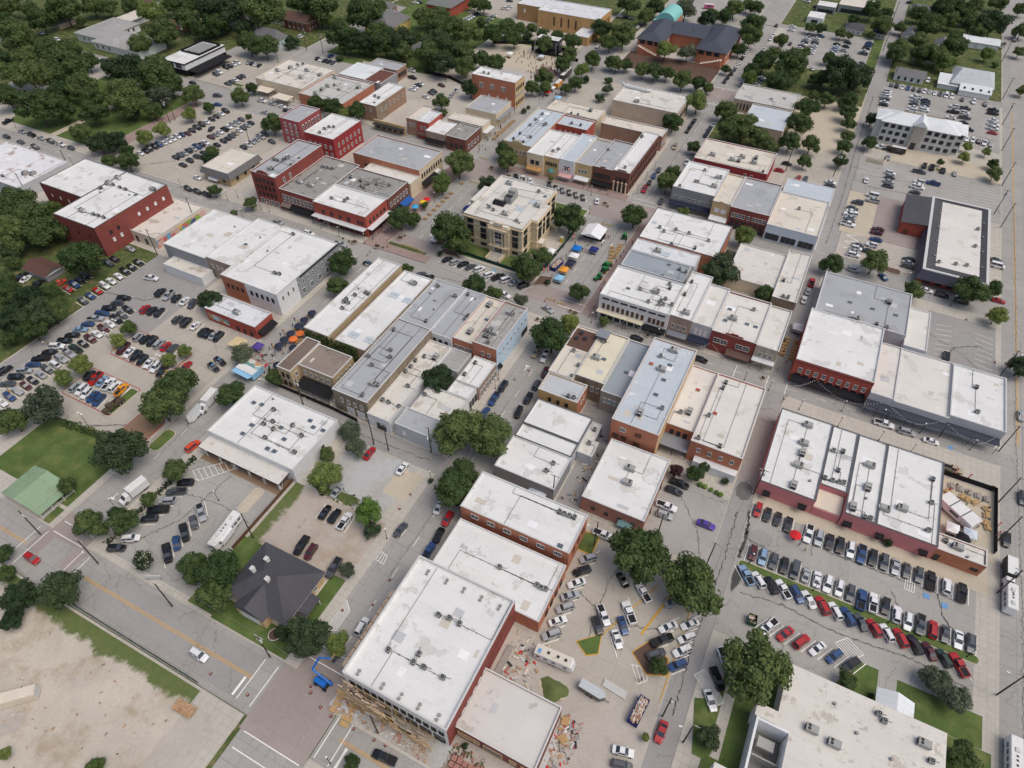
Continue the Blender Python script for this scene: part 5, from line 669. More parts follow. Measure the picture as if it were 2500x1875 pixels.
TREES = [
('the far northwest houses',[(-505.7,279.1,9.0,9.6,''),(-482.3,261.1,7.3,7.8,''),(-494.9,287.0,5.6,6.0,''),(-463.4,272.3,8.0,8.6,''),(-461.1,288.4,10.2,10.9,''),(-453.6,291.0,3.4,3.7,''),(-460.3,307.5,7.7,8.2,''),(-450.6,311.6,6.3,6.8,''),(-444.9,322.8,5.7,6.1,'')]),
('the west grove',[(-437.0,225.9,5.5,5.9,''),(-407.8,212.1,7.6,8.1,'l'),(-446.0,243.2,10.7,11.4,''),(-422.6,229.9,6.7,7.1,''),(-394.0,212.3,8.6,9.2,''),(-418.0,242.1,8.0,8.6,'')]),
('the grove by the park',[(-384.7,217.5,7.5,8.0,''),(-406.6,246.8,7.4,7.9,''),(-379.9,226.8,10.4,11.2,''),(-390.4,244.2,5.5,5.8,''),(-372.8,244.8,5.4,5.8,'d'),(-352.8,239.9,9.3,9.9,'d'),(-382.1,275.1,6.9,7.4,'')]),
('the park lawn',[(-384.4,191.4,7.1,7.7,''),(-353.5,187.1,10.0,10.7,''),(-369.0,209.4,6.2,6.6,''),(-349.0,196.0,5.9,6.3,''),(-323.3,184.3,5.2,5.5,''),(-359.1,216.5,7.9,8.4,''),(-345.8,210.4,6.6,7.1,''),(-331.6,199.1,6.9,7.4,''),(-335.7,221.1,8.3,8.9,''),(-321.3,211.9,8.6,9.2,''),(-322.2,212.7,3.8,4.1,'g'),(-338.4,239.4,5.8,6.2,''),(-317.9,229.7,6.1,6.5,'g'),(-322.5,240.8,6.8,7.3,'')]),
('the black modern restaurant',[(-331.4,241.5,10.3,11.0,''),(-377.4,289.3,9.0,9.6,''),(-369.1,308.3,6.6,7.0,'')]),
('the hotel lot',[(-301.5,185.3,5.1,5.4,'d'),(-291.4,182.8,3.5,4.0,''),(-282.1,175.1,4.7,5.4,''),(-294.0,195.4,4.1,4.6,'l'),(-312.1,217.6,4.9,5.2,''),(-292.6,205.5,4.1,4.7,'l'),(-294.3,224.6,3.8,4.3,'l'),(-306.1,239.6,5.6,6.0,''),(-293.2,236.0,2.9,3.3,''),(-251.7,194.6,3.9,4.4,'d'),(-256.6,200.7,3.5,4.0,''),(-284.2,250.4,4.7,5.3,''),(-271.6,240.7,1.9,1.3,'b'),(-288.8,263.8,3.3,3.8,''),(-247.9,233.1,5.3,6.0,''),(-244.6,263.1,4.4,5.0,'')]),
('the white warehouse roof',[(-306.4,180.7,5.5,5.9,'d'),(-290.2,172.0,3.9,4.4,'')]),
('the chapel',[(-412.9,312.9,8.2,8.8,'l'),(-417.0,332.5,7.0,7.5,''),(-385.5,314.6,8.0,8.6,'')]),
('the north houses',[(-406.3,338.1,7.0,7.5,''),(-368.6,329.1,13.4,14.3,'d'),(-377.1,348.5,8.4,9.0,'')]),
('the blue Victorian house',[(-366.5,313.8,5.3,5.7,''),(-363.5,317.3,7.9,8.5,''),(-348.0,324.8,6.0,6.4,'d'),(-325.8,304.4,7.0,7.4,''),(-340.8,335.1,12.6,13.5,''),(-313.5,304.2,7.5,8.0,''),(-312.1,324.9,5.2,3.4,'b'),(-274.7,322.3,2.8,1.9,'b')]),
('the red brick house',[(-345.0,372.0,7.1,7.6,''),(-319.2,362.9,12.2,13.1,''),(-312.8,361.7,4.8,5.1,'l')]),
('the yellow house',[(-278.5,331.8,9.8,11.0,''),(-274.7,332.7,5.8,6.5,''),(-269.6,334.5,7.5,8.4,'d'),(-284.6,363.1,10.9,12.2,''),(-261.5,336.5,5.8,6.5,'d'),(-288.2,383.5,7.6,8.5,''),(-264.7,349.5,8.2,9.2,''),(-251.6,337.0,8.6,9.6,''),(-256.6,388.9,7.5,8.3,'')]),
('the fenced park',[(-245.0,341.7,9.2,10.2,'d'),(-245.8,359.4,5.3,6.0,''),(-224.0,349.8,8.6,9.6,'d'),(-233.5,366.7,9.4,10.5,''),(-213.0,343.7,7.9,8.8,''),(-232.8,384.0,6.7,7.5,''),(-208.7,351.0,6.8,7.6,''),(-217.9,373.9,8.3,9.2,''),(-195.2,349.6,5.6,6.3,''),(-205.9,384.4,6.6,7.3,''),(-185.3,348.9,5.6,6.2,''),(-202.7,398.0,6.7,7.5,'')]),
('the pole lot',[(-232.1,261.0,5.3,6.0,''),(-224.5,259.5,3.8,4.3,'l'),(-218.9,263.2,5.2,6.0,''),(-238.2,335.7,6.8,7.6,''),(-221.3,335.0,7.8,8.7,''),(-188.2,293.4,4.4,5.0,''),(-209.2,330.0,7.1,8.0,'d'),(-184.3,288.3,2.9,2.0,'b'),(-197.4,335.2,6.0,6.7,''),(-181.7,313.3,5.3,6.0,'d'),(-148.9,311.0,1.7,1.2,'b'),(-149.0,316.7,1.2,0.9,'b'),(-154.1,331.2,4.2,4.7,'')]),
('the church',[(-250.2,396.3,6.9,7.7,''),(-246.1,433.7,4.0,4.4,''),(-227.6,408.8,3.2,3.5,''),(-237.5,431.1,5.2,5.8,'')]),
('the concert stage',[(-192.7,387.0,5.3,6.0,''),(-197.7,403.4,4.9,5.5,''),(-191.9,403.5,3.7,2.5,'b'),(-192.8,412.0,3.7,4.1,''),(-182.7,406.8,3.7,4.1,''),(-152.5,342.8,5.6,6.3,''),(-172.6,387.7,5.3,5.9,''),(-149.0,336.7,3.7,4.2,''),(-171.2,403.5,4.8,5.4,''),(-150.8,365.6,5.0,5.6,''),(-138.3,341.1,3.2,3.6,''),(-153.3,380.6,5.1,5.7,''),(-159.3,398.5,5.6,6.2,''),(-135.6,347.4,4.3,4.8,''),(-139.1,364.8,4.4,4.9,'l'),(-135.0,361.0,2.7,1.9,'b'),(-138.6,379.8,5.3,6.0,''),(-119.0,341.6,3.1,2.1,'b'),(-118.3,351.5,3.2,3.6,'g'),(-123.1,365.8,2.7,1.9,'b'),(-139.3,408.2,5.3,5.9,''),(-128.0,383.5,4.5,5.0,''),(-125.1,382.1,4.5,5.0,''),(-119.9,385.0,3.9,4.4,'')]),
('the tan theatre',[(-149.7,422.1,6.6,7.4,''),(-151.1,472.3,7.8,8.7,'')]),
('the cream corner storefronts',[(-146.0,238.5,6.3,7.2,''),(-127.0,231.8,4.5,5.1,'d'),(-134.9,262.1,4.8,5.5,''),(-129.2,253.7,5.1,5.9,''),(-107.5,254.1,1.3,2.0,'l'),(-58.8,268.5,5.3,6.1,''),(-58.7,278.2,4.2,4.8,''),(-46.2,253.4,2.4,2.9,'l')]),
('the navy hip roofed library',[(-133.7,416.3,7.7,8.6,''),(-108.5,380.4,5.0,5.5,''),(-134.5,462.4,5.4,6.0,''),(-102.1,380.9,4.9,5.5,''),(-105.2,409.6,6.3,7.1,'l'),(-95.7,383.0,4.4,4.9,''),(-108.5,443.3,4.3,4.8,'l'),(-111.2,458.1,3.7,4.2,'g'),(-93.4,415.4,5.5,6.1,'g'),(-96.3,443.1,5.1,5.7,'l'),(-98.2,474.5,5.7,6.3,'d'),(-67.8,408.0,2.8,3.2,''),(-68.0,435.4,4.4,4.9,''),(-65.2,450.6,7.1,7.9,''),(-68.6,472.5,7.4,8.2,''),(-50.3,418.4,6.7,7.5,''),(-47.7,439.6,4.3,4.8,'')]),
('the far north houses',[(-133.7,476.5,6.5,7.2,''),(-114.3,480.3,7.0,7.9,'g'),(-98.6,490.8,3.9,4.3,''),(-89.7,483.8,5.4,6.0,'')]),
('the far north street',[(-86.6,499.1,6.5,7.2,''),(-81.9,514.9,4.6,5.2,''),(-75.3,513.0,4.9,5.5,''),(-14.3,523.3,3.8,4.3,'')]),
('the grassy edged lot',[(-48.5,461.7,4.5,5.0,''),(-32.2,452.1,3.5,3.9,''),(-36.5,495.2,3.7,4.2,''),(-30.8,496.3,3.7,4.2,''),(-18.4,449.0,3.7,4.2,''),(-12.5,450.0,2.9,3.3,''),(-17.6,494.4,3.7,4.1,''),(-12.4,495.5,2.5,2.9,''),(-0.3,504.5,2.5,2.9,''),(4.0,510.7,6.8,7.6,''),(25.5,497.1,5.4,6.0,'')]),
('the civic building',[(-73.8,324.6,5.1,5.8,''),(-84.0,374.8,5.9,6.6,''),(-58.0,308.4,3.4,3.8,''),(-76.3,378.1,4.3,4.8,''),(-69.0,351.0,6.1,6.8,'l'),(-70.3,377.6,3.2,3.6,''),(-53.3,348.6,5.5,6.1,''),(-46.2,326.8,6.4,7.3,''),(-40.8,331.6,7.1,7.9,''),(-52.3,397.8,4.6,5.1,'l'),(-39.4,344.9,3.9,4.4,''),(-53.3,406.2,4.9,5.5,''),(-32.4,327.8,5.4,6.2,''),(-36.3,392.5,6.9,7.7,''),(-35.3,413.7,9.2,10.3,''),(-33.0,408.2,5.4,6.0,''),(-17.3,393.4,3.1,3.5,''),(-20.0,412.6,4.3,4.8,'')]),
('the narrow lane lot',[(-27.9,325.3,4.0,4.6,''),(-18.1,331.2,5.1,5.7,''),(-17.5,349.1,6.2,7.0,''),(-8.8,317.7,3.5,4.0,''),(-17.6,370.4,6.0,6.7,''),(-9.0,333.9,4.6,5.2,''),(-10.2,388.5,4.4,4.9,''),(6.0,326.3,3.5,4.0,''),(5.5,341.5,3.7,4.2,''),(5.6,354.1,3.3,3.7,''),(2.4,377.6,4.5,5.0,''),(4.1,366.2,3.9,4.4,''),(16.0,351.6,3.5,3.9,'')]),
('the upper right houses',[(-5.6,537.5,6.4,7.2,''),(3.7,546.2,3.9,4.4,''),(14.5,520.7,4.0,4.5,''),(22.8,547.0,5.8,6.4,''),(35.1,559.7,7.7,8.6,''),(41.8,543.8,5.7,6.3,''),(42.9,572.5,6.5,7.3,''),(50.8,555.5,6.3,7.1,''),(55.5,584.1,5.3,5.9,''),(69.1,594.7,6.0,6.7,''),(82.6,592.7,4.6,5.1,'')]),
('the long white house',[(-15.9,417.2,4.9,5.5,''),(-7.9,408.5,10.5,11.7,'d'),(-2.6,414.3,5.9,6.5,'d'),(0.6,419.5,7.0,7.8,'d'),(16.6,466.9,5.7,6.4,''),(17.1,474.6,6.4,7.1,''),(29.1,473.4,5.7,6.4,''),(33.8,482.3,5.2,5.8,''),(37.6,472.8,6.8,7.6,'')]),
('the grey office block',[(-0.1,391.1,4.9,5.4,''),(13.9,378.1,3.5,3.9,'d'),(47.8,349.6,1.8,2.4,''),(57.4,358.4,2.8,3.2,'l'),(58.3,370.6,2.4,2.9,'l'),(66.7,369.8,2.3,2.8,'l'),(69.5,357.9,2.7,3.1,''),(69.6,346.0,3.5,4.0,'')]),
('the white garage',[(30.2,520.1,7.9,8.9,''),(53.4,540.4,6.2,6.9,''),(58.2,531.0,5.5,6.1,''),(64.6,537.3,9.1,10.2,'d'),(82.8,547.7,4.9,5.5,'')]),
('the metal roofed house',[(42.8,467.2,5.6,6.3,'l'),(44.5,486.1,8.6,9.6,''),(82.4,452.7,3.2,3.6,'')]),
('the far right street',[(64.1,497.1,4.1,4.5,'l'),(69.9,491.5,2.3,1.6,'b'),(81.6,512.7,3.5,3.9,'')]),
('the tall tree belt by red brick',[(-301.1,130.1,4.8,5.4,''),(-286.3,125.3,7.7,8.7,''),(-276.1,131.2,5.0,5.7,'l'),(-274.1,134.4,2.7,3.2,'l')]),
('the brown shed',[(-255.8,94.4,3.1,3.6,''),(-267.8,106.3,4.3,4.9,'d'),(-262.9,102.0,2.9,3.3,''),(-270.4,111.3,7.3,8.3,''),(-272.5,120.7,8.2,9.3,''),(-264.3,117.1,6.6,7.5,''),(-262.4,124.3,6.0,6.8,''),(-234.0,112.4,7.7,8.7,'')]),
('the west lane',[(-225.4,73.1,2.9,3.3,''),(-243.8,88.4,5.0,5.7,''),(-230.3,79.4,4.8,5.5,'d'),(-236.1,87.1,4.0,4.5,'d'),(-233.9,90.1,5.0,5.7,'d'),(-220.1,79.4,4.8,5.4,''),(-222.7,84.1,6.1,7.0,'d'),(-230.6,95.0,4.4,5.0,''),(-221.6,88.0,4.6,5.2,''),(-227.4,94.5,2.7,3.1,'')]),
('the hotel',[(-232.3,176.1,2.9,3.3,''),(-215.6,169.0,1.8,1.2,'b'),(-211.6,175.6,3.0,3.4,'')]),
('the courthouse',[(-149.1,156.7,5.3,6.0,''),(-146.5,191.6,5.4,6.1,''),(-129.3,168.4,1.8,2.4,''),(-127.5,169.1,1.4,2.1,''),(-143.0,195.6,3.5,4.0,''),(-145.9,208.9,1.6,2.3,''),(-123.4,183.8,1.3,0.9,'b'),(-145.6,223.1,4.9,5.6,'l'),(-121.9,189.4,7.7,8.8,''),(-116.6,188.1,4.6,5.2,''),(-86.6,183.8,5.9,6.8,''),(-85.3,195.7,4.0,4.5,''),(-78.2,186.4,1.4,1.0,'b'),(-84.3,220.6,6.5,7.3,''),(-62.6,236.9,5.4,6.1,'')]),
('the pale blue wall',[(-143.6,145.5,3.9,4.5,''),(-86.1,121.1,5.0,5.7,'d'),(-68.5,104.0,7.3,8.3,''),(-99.4,168.5,4.1,4.7,''),(-60.6,106.8,7.0,8.0,''),(-91.9,168.6,3.1,3.5,''),(-81.1,169.4,3.0,3.5,'g'),(-61.7,153.6,6.6,7.5,''),(-59.9,164.5,3.9,4.4,'l'),(-64.0,183.2,3.6,4.1,''),(-50.8,173.7,2.0,2.6,'')]),
('the west parking lot',[(-184.4,57.8,5.9,6.8,'g'),(-193.7,69.2,3.0,3.4,'l'),(-192.5,75.6,3.6,4.2,'l'),(-192.6,89.5,2.7,3.1,'l'),(-194.0,95.9,2.9,3.3,'l'),(-153.0,72.8,6.5,7.4,''),(-170.1,90.6,2.6,3.1,'l'),(-155.3,80.6,6.1,6.9,''),(-169.1,95.6,2.5,3.0,'l'),(-178.3,118.3,4.3,4.9,'d'),(-150.4,102.7,3.7,4.2,'g')]),
('the mansard roofed building',[(-19.2,243.8,4.5,5.1,'l'),(28.9,248.4,5.3,6.1,''),(70.1,254.6,3.3,3.7,'')]),
('the gated small lot',[(-20.9,214.4,6.6,7.5,'d'),(-21.1,231.5,2.6,3.0,'g'),(-4.5,213.3,3.4,3.9,''),(14.9,241.1,4.3,4.9,''),(43.6,239.1,3.8,4.3,''),(62.6,245.1,5.8,6.6,''),(71.0,237.2,3.6,4.1,'l'),(78.4,212.6,3.7,4.2,'d')]),
('the green roofed house',[(-195.3,50.3,2.8,3.3,'d'),(-189.6,49.7,4.2,4.8,''),(-157.5,41.5,2.6,3.1,''),(-139.9,35.1,4.4,5.0,''),(-149.9,55.2,6.9,7.8,'d')]),
('the strip building lot',[(-139.4,41.3,1.8,2.4,'d'),(-134.0,39.9,3.7,4.2,''),(-121.1,34.1,2.9,3.3,'m'),(-134.5,48.4,2.3,2.8,''),(-134.6,58.3,3.4,3.9,''),(-107.5,38.2,4.0,4.5,''),(-139.8,86.9,4.5,5.1,''),(-134.2,99.7,2.9,3.3,''),(-100.7,82.5,2.4,2.9,''),(-99.4,92.1,3.3,3.8,'g'),(-94.2,88.5,3.0,3.4,'g')]),
('the dirt lot',[(-112.6,-10.7,1.4,2.1,'l'),(-130.5,19.0,5.0,5.7,'d'),(-93.3,-3.8,2.1,2.7,'l')]),
('the southwest corner',[(-154.3,19.8,2.4,2.9,''),(-148.8,16.0,2.4,2.9,''),(-136.7,9.0,2.5,3.0,'d'),(-149.6,17.6,1.4,1.0,'b'),(-139.0,13.1,4.1,4.6,'d')]),
('the dark shingle house',[(-97.3,35.3,4.1,4.7,''),(-100.3,40.3,5.1,5.8,''),(-77.4,35.9,2.1,2.7,'d'),(-70.4,37.0,5.0,5.7,'d'),(-94.8,75.1,4.4,5.1,'l'),(-64.1,38.8,3.1,3.5,'l'),(-73.8,55.6,2.1,2.7,'g'),(-46.6,20.4,1.8,2.4,''),(-77.6,70.9,3.7,5.6,'t'),(-74.6,68.2,2.7,1.9,'b'),(-70.0,89.6,0.9,0.6,'b'),(-59.6,86.3,5.8,6.6,''),(-61.9,93.2,4.5,5.1,'')]),
('the alley power poles',[(-9.1,122.7,2.1,2.7,'p'),(5.5,87.8,7.2,8.2,''),(-3.8,124.4,2.5,3.0,''),(22.8,75.0,7.4,8.5,'')]),
('the big oak lot',[(-27.6,34.3,0.8,0.6,'b'),(-9.7,89.1,7.5,8.5,''),(6.2,52.8,1.0,1.8,'l'),(3.9,68.1,2.1,2.7,'')]),
('the pink walled strip building',[(-2.2,128.0,1.6,2.3,'d'),(4.2,126.9,1.3,0.9,'b'),(47.6,127.0,1.5,1.0,'b')]),
('the big bottom right white roof',[(18.2,58.5,2.6,3.1,'d'),(42.6,84.0,2.3,2.9,''),(48.5,84.2,0.8,0.6,'b'),(60.3,93.3,3.2,3.6,'g'),(64.3,90.8,3.3,3.8,'g'),(65.9,78.0,3.5,4.0,'')]),
]
MISC = {
'pole': [(-153.6,28.3),(-133.0,29.2),(-107.3,29.3),(-77.5,30.4),(-45.8,28.1),(13.7,56.1),(8.1,59.2),(6.7,99.1),(-7.2,101.0),(12.6,127.0),(-87.2,93.7),(-92.3,93.6),(-121.0,96.6),(-75.5,98.7),(-222.7,133.7),(-226.2,157.5),(-304.3,138.8),(73.9,97.5),(73.9,125.0),(74.1,141.8),(74.0,155.1),(74.2,210.1),(74.1,175.4),(74.0,306.8),(71.5,316.8),(74.4,344.3),(74.3,380.7),(74.5,411.4),(74.4,445.1),(74.0,502.7),(7.5,420.4),(8.9,489.9),(8.7,547.7),(5.3,317.9),(19.0,445.7),(-15.1,313.0),(-303.5,218.6),(-303.6,222.1),(-310.5,217.3),(-373.5,299.4),(-305.8,304.0),(-303.7,327.4),(-291.2,327.4),(-249.9,217.8),(-204.6,325.7),(-312.0,165.0),(-102.6,53.0),(-36.8,99.7),(-258.2,334.9),(-21.2,91.6)],
'lamp': [(-226.1,176.5),(-223.5,179.9),(-208.1,177.1),(-203.7,177.3),(-210.5,168.7),(-176.6,177.5),(-166.6,176.3),(-154.3,176.8),(-144.8,178.8),(-70.7,130.0),(-70.6,159.5),(-44.4,175.6),(29.9,163.4),(41.7,163.3),(30.0,170.6),(41.1,172.4),(52.5,172.0),(66.3,171.9),(-70.9,68.8),(-70.2,89.9),(-51.4,18.7),(-145.8,216.4),(-87.4,252.4),(-82.5,238.3),(-142.5,43.1),(50.2,104.2),(67.6,103.9),(16.5,105.1),(32.5,104.6),(7.8,169.1),(-0.3,170.0),(-31.9,176.3),(-252.0,175.2),(-311.2,166.9),(-286.1,247.3),(-70.1,275.9),(-69.8,263.1),(-69.5,286.4),(-368.0,179.6),(-313.0,179.2),(-49.5,419.0),(18.0,164.9),(50.5,162.3),(-119.1,57.7),(-55.3,173.9),(42.0,249.3),(58.0,242.2)],
'light': [(-193.6,87.6),(-196.3,93.5),(-207.1,58.5),(-171.4,59.4),(-170.0,87.8)],
'tent': [(-74.2,222.4,8.5,8.5,4.6,'whitecanvas','marquee_tent','white peaked marquee with a dark stage beneath'),(-76.5,210.4,3.4,3.4,2.9,'bluecanvas2','pop_up_tent','bright blue pop-up tent with white print along the fence'),(-75.6,205.4,3.6,3.2,2.9,'whitecanvas','pop_up_tent','white pop-up tent between the blue and orange ones'),(-75.0,200.5,3.2,3.0,2.6,'navy','pop_up_tent','black pop-up tent above the orange one'),(-75.5,195.4,3.2,3.2,2.9,'orangecanvas','pop_up_tent','orange pop-up tent beside the festival street'),(-75.0,189.9,3.2,3.4,2.9,'skycanvas','pop_up_tent','pale blue pop-up tent at the end of the tent line'),(-70.3,213.0,3.2,3.2,2.7,'navy2','pop_up_tent','navy pop-up tent in the middle of the festival street'),(-84.6,203.3,3.2,3.2,3.2,'whitecanvas','pop_up_tent','white walled tent on the courthouse lawn'),(-128.8,220.5,3.2,3.2,2.8,'whitecanvas','pop_up_tent','white tent at the left flank of the courthouse'),(-129.1,215.9,3.2,3.2,2.8,'navy2','pop_up_tent','navy tent left of the courthouse'),(10.6,202.0,3.6,3.6,3.0,'whitecanvas','pop_up_tent','white tent at the head of the alley tables'),(-156.9,107.6,5.0,4.6,3.0,'beigecanvas','shade_sail','square beige shade canopy beside the cafe'),(-150.2,109.6,3.2,3.2,2.8,'purplecanvas','pop_up_tent','purple printed tent beside the cafe'),(-41.1,98.3,5.2,3.0,2.8,'skycanvas2','pop_up_tent','pale tent squeezed beside the orange brick building'),(62.3,138.6,3.2,3.2,2.8,'whitecanvas','pop_up_tent','white tent below the beer garden trailer'),(64.8,136.7,3.2,3.2,2.8,'black','pop_up_tent','black tent in the beer garden'),(66.5,138.8,3.2,3.2,2.8,'skycanvas2','pop_up_tent','pale grey tent beside the black beer garden tent'),(-189.3,374.2,3.4,3.4,3.0,'whitecanvas','pop_up_tent','white peaked tent left of the concert stage'),(-170.8,379.0,3.2,3.2,3.0,'skycanvas2','pop_up_tent','pale tent right of the concert stage'),(-139.4,332.9,3.2,3.2,2.8,'skycanvas','pop_up_tent','sky blue tent on the north festival street'),(-147.2,336.7,3.0,3.0,2.8,'redcanvas','pop_up_tent','red tent on the north festival street'),(-147.2,342.7,3.0,3.0,2.8,'whitecanvas','pop_up_tent','grey white tent next to the red tent'),(-130.1,190.3,2.6,2.6,2.6,'whitecanvas','pop_up_tent','small white tent beneath the courthouse corner tree')],
'umb': [(-144.7,131.5,'navy'),(-144.8,127.3,'navy'),(-144.5,123.9,'navy'),(-141.6,124.5,'navy'),(-144.4,119.6,'navy'),(-144.4,116.2,'navy'),(-143.9,112.9,'navy'),(-138.8,114.2,'navy'),(-138.1,105.4,'navy'),(-141.5,121.1,'orangecanvas2'),(-141.8,117.8,'orangecanvas2'),(-147.9,213.8,'redcanvas'),(-148.2,211.1,'yellowcanvas'),(-149.2,206.5,'skyblue'),(25.3,117.4,'redcanvas')],
'ptab': [(-149.6,279.2,-149.6,300.6,11),(-142.8,235.0,-142.8,235.0,1),(-142.7,225.4,-142.3,203.3,7),(8.4,196.3,8.1,188.0,6),(11.6,196.7,11.5,187.2,7),(-62.4,222.5,-61.9,214.0,6),(-64.9,219.5,-62.2,210.4,5)],
'gtab': [(62.0,154.9,71.0,154.4,5)],
'ptabs': [(61.1,152.3),(64.9,152.2),(66.2,151.8),(68.1,151.7),(71.0,150.8),(71.0,148.5),(70.8,145.8),(71.3,144.4),(-146.2,113.5),(-140.3,119.9),(-141.1,118.5),(-146.4,131.6),(-146.1,119.6),(-145.7,123.3)],
'planter': [(-163.9,175.4,0.6),(-160.6,174.9,0.6),(-158.6,175.5,1.5),(-148.5,177.1,1.5),(-146.1,177.5,0.7),(-143.8,186.4,1.5),(-142.9,188.3,0.7),(-72.8,166.2,0.8),(-64.3,175.9,0.8),(-62.4,175.5,1.3),(5.0,173.5,0.8),(72.6,159.3,1.0),(-137.4,253.3,1.4),(-136.4,251.4,0.7),(-126.9,250.2,1.3),(-79.3,248.4,1.4),(-77.4,246.8,0.7),(-35.2,175.9,0.9),(-79.9,34.9,1.6)],
'barr': [(-144.5,258.8,4.5),(-138.0,237.9,4.5),(-135.0,182.8,4.5),(-73.4,178.5,3.0),(-68.7,178.0,3.4),(-72.5,233.5,4.5),(-138.9,182.6,4.0)],
'cone': [(-64.1,28.3),(-65.0,29.4),(-76.4,21.5),(-60.2,26.8),(-57.0,26.3),(-51.1,26.4),(-87.2,21.3),(-63.7,59.2),(-63.7,51.8),(-69.5,47.3),(63.3,235.8),(72.6,216.3),(-72.9,83.4),(-73.0,78.1),(-75.0,177.2),(-71.9,178.8),(-67.0,136.5),(-64.7,142.2),(-45.8,26.6),(-43.0,26.8)],
'flag': [(62.1,159.1),(65.5,158.8),(73.0,145.0),(72.8,141.9),(-82.4,191.4),(-81.2,192.7),(-81.0,216.9)],
'veh': [('boxtruck',-141.2,48.8,-98.0),('motorhome',-109.4,50.7,-84.2),('travel_trailer',-18.2,59.3,3.0),('cargo_trailer',-7.8,56.7,-4.9),('dumpster',3.0,57.5,83.4),('gdumpster',20.6,89.6,6.2),('bus',76.5,82.8,89.7),('shuttle',76.0,123.5,89.8),('boxtruck2',75.9,131.0,-90.2),('army',-172.5,69.1,-92.1),('wtrailer',-147.4,78.1,-82.4),('boxtruck3',-147.2,83.3,-82.6),('stagetruck',-145.1,99.9,-3.7),('coach',-148.0,363.6,-88.1),('foodtruck',-146.6,349.5,-88.2),('pinktruck',-106.3,512.5,10.3),('tractor',-62.4,206.8,54.7),('tractor',-61.9,203.7,74.7),('tractor',-62.4,198.2,-115.9),('tractor',-62.9,228.1,106.2),('container',-122.3,-3.4,43.6),('flattrailer',-86.5,12.9,1.2),('boomlift',-62.8,31.1,-3.1),('foodtrailer',63.5,145.3,-36.7),('dumpster2',-79.6,198.0,83.8),('ambulance',29.3,354.9,1.2)],
}
# ---------------------------------------------------------------- building parts
CACHE = {}
WST = {'w': ('frame_white', 'glass'), 'k': ('frame_dark', 'glass'), 'p': ('frame_white', 'w_white'), 'b': ('frame_brown', 'frame_brown'), 'a': ('frame_white', 'glass'), 't': ('frame_white', 'teal'), 'm': ('w_brickdark', 'w_brickdeep'), 'c': ('tanframe', 'glass')}
def window_mesh(w_, h_, st):
    k = ('win', w_, h_, st)
    if k not in CACHE:
        fr, pn = WST[st]; b = MB(); t = .1 if st != 'c' else .26; a_ = w_ / 2; z0, z1 = -h_ / 2, h_ / 2
        b.box(-a_, a_, -.075, .1, z0, z1, pn)
        b.box(-a_ - t, -a_, -.15, .1, z0 - t, z1 + t, fr); b.box(a_, a_ + t, -.15, .1, z0 - t, z1 + t, fr); b.box(-a_, a_, -.15, .1, z1, z1 + t, fr); b.box(-a_ - .05, a_ + .05, -.22, .1, z0 - t, z0, fr)
        if st in 'wkat' and w_ > .75: b.box(-.03, .03, -.1, 0, z0, z1, fr)
        if st in 'wka' and h_ > 1.2: b.box(-a_, a_, -.105, 0, -.04, .04, fr)
        if st == 'a':
            n = 6; pts = [(a_ * 1.2 * math.cos(math.pi * i / n), a_ * .9 * math.sin(math.pi * i / n)) for i in range(n + 1)]
            b.hexa([(x, .1, z1 + t + z) for x, z in pts], [(x, -.15, z1 + t + z) for x, z in pts], fr)
        CACHE[k] = b.mesh('window')
    return CACHE[k]
def ac_mesh(t):
    if t in CACHE: return CACHE[t]
    b = MB()
    if t == 'c':
        b.box(-.55, .55, -.5, .5, .12, 1.1, 'ac', 'ac'); b.box(-.6, .6, -.4, -.3, 0, .12, 'ac_dark'); b.box(-.6, .6, .3, .4, 0, .12, 'ac_dark'); b.box(-.57, .57, -.42, .42, .3, .95, 'ac_dark'); b.cyl(0, 0, 1.1, 1.16, .42, .42, 'ac_dark', 12); b.cyl(0, 0, 1.16, 1.19, .14, .14, 'ac', 8); b.tube((.5, .3, .3), (1.7, .6, .06), .05, .05, 'ac_dark', 5)
    elif t == 'r':
        b.box(-1.25, 1.25, -.8, .8, .2, 1.35, 'ac_beige'); b.box(-1.1, 1.1, -.7, .7, 0, .2, 'ac_dark'); b.box(-1.3, -.4, -.6, .6, .35, 1.1, 'ac_dark'); b.cyl(-.6, .35, 1.35, 1.42, .32, .32, 'ac_dark', 10); b.cyl(-.6, -.35, 1.35, 1.42, .32, .32, 'ac_dark', 10); b.box(.6, 1.6, -.55, .55, .4, 1.0, 'ducting')
    elif t == 'v': b.cyl(0, 0, 0, .45, .28, .28, 'ac_dark', 10); b.cyl(0, 0, .45, .6, .38, .3, 'ac', 10)
    elif t == 'k': b.box(-.7, .7, -.55, .55, 0, .3, 'ac_beige', 'glassblue')
    elif t == 'R': b.box(-.6, .6, -.55, .55, 0, .3, 'ac_beige', 'redhatch')
    elif t == 'K':
        for i in (-1, 1):
            for j in (-1, 1): b.box(i * .95 - .85, i * .95 + .85, j * .75 - .65, j * .75 + .65, 0, .22, 'coping', 'skylight')
    elif t == 'D':
        pts = [(-8, 2), (-6.5, .3), (0, 0), (6, -.8), (8, .4)]
        for p, q_ in zip(pts, pts[1:]): b.tube((*p, 1.1), (*q_, 1.1), .75, .75, 'ducting', 10)
    CACHE[t] = b.mesh('rooftop_unit'); return CACHE[t]
ACN = {'c': 'condenser', 'r': 'rooftop_air_conditioner', 'v': 'vent', 'k': 'skylight', 'R': 'roof_hatch', 'K': 'skylight', 'D': 'duct'}
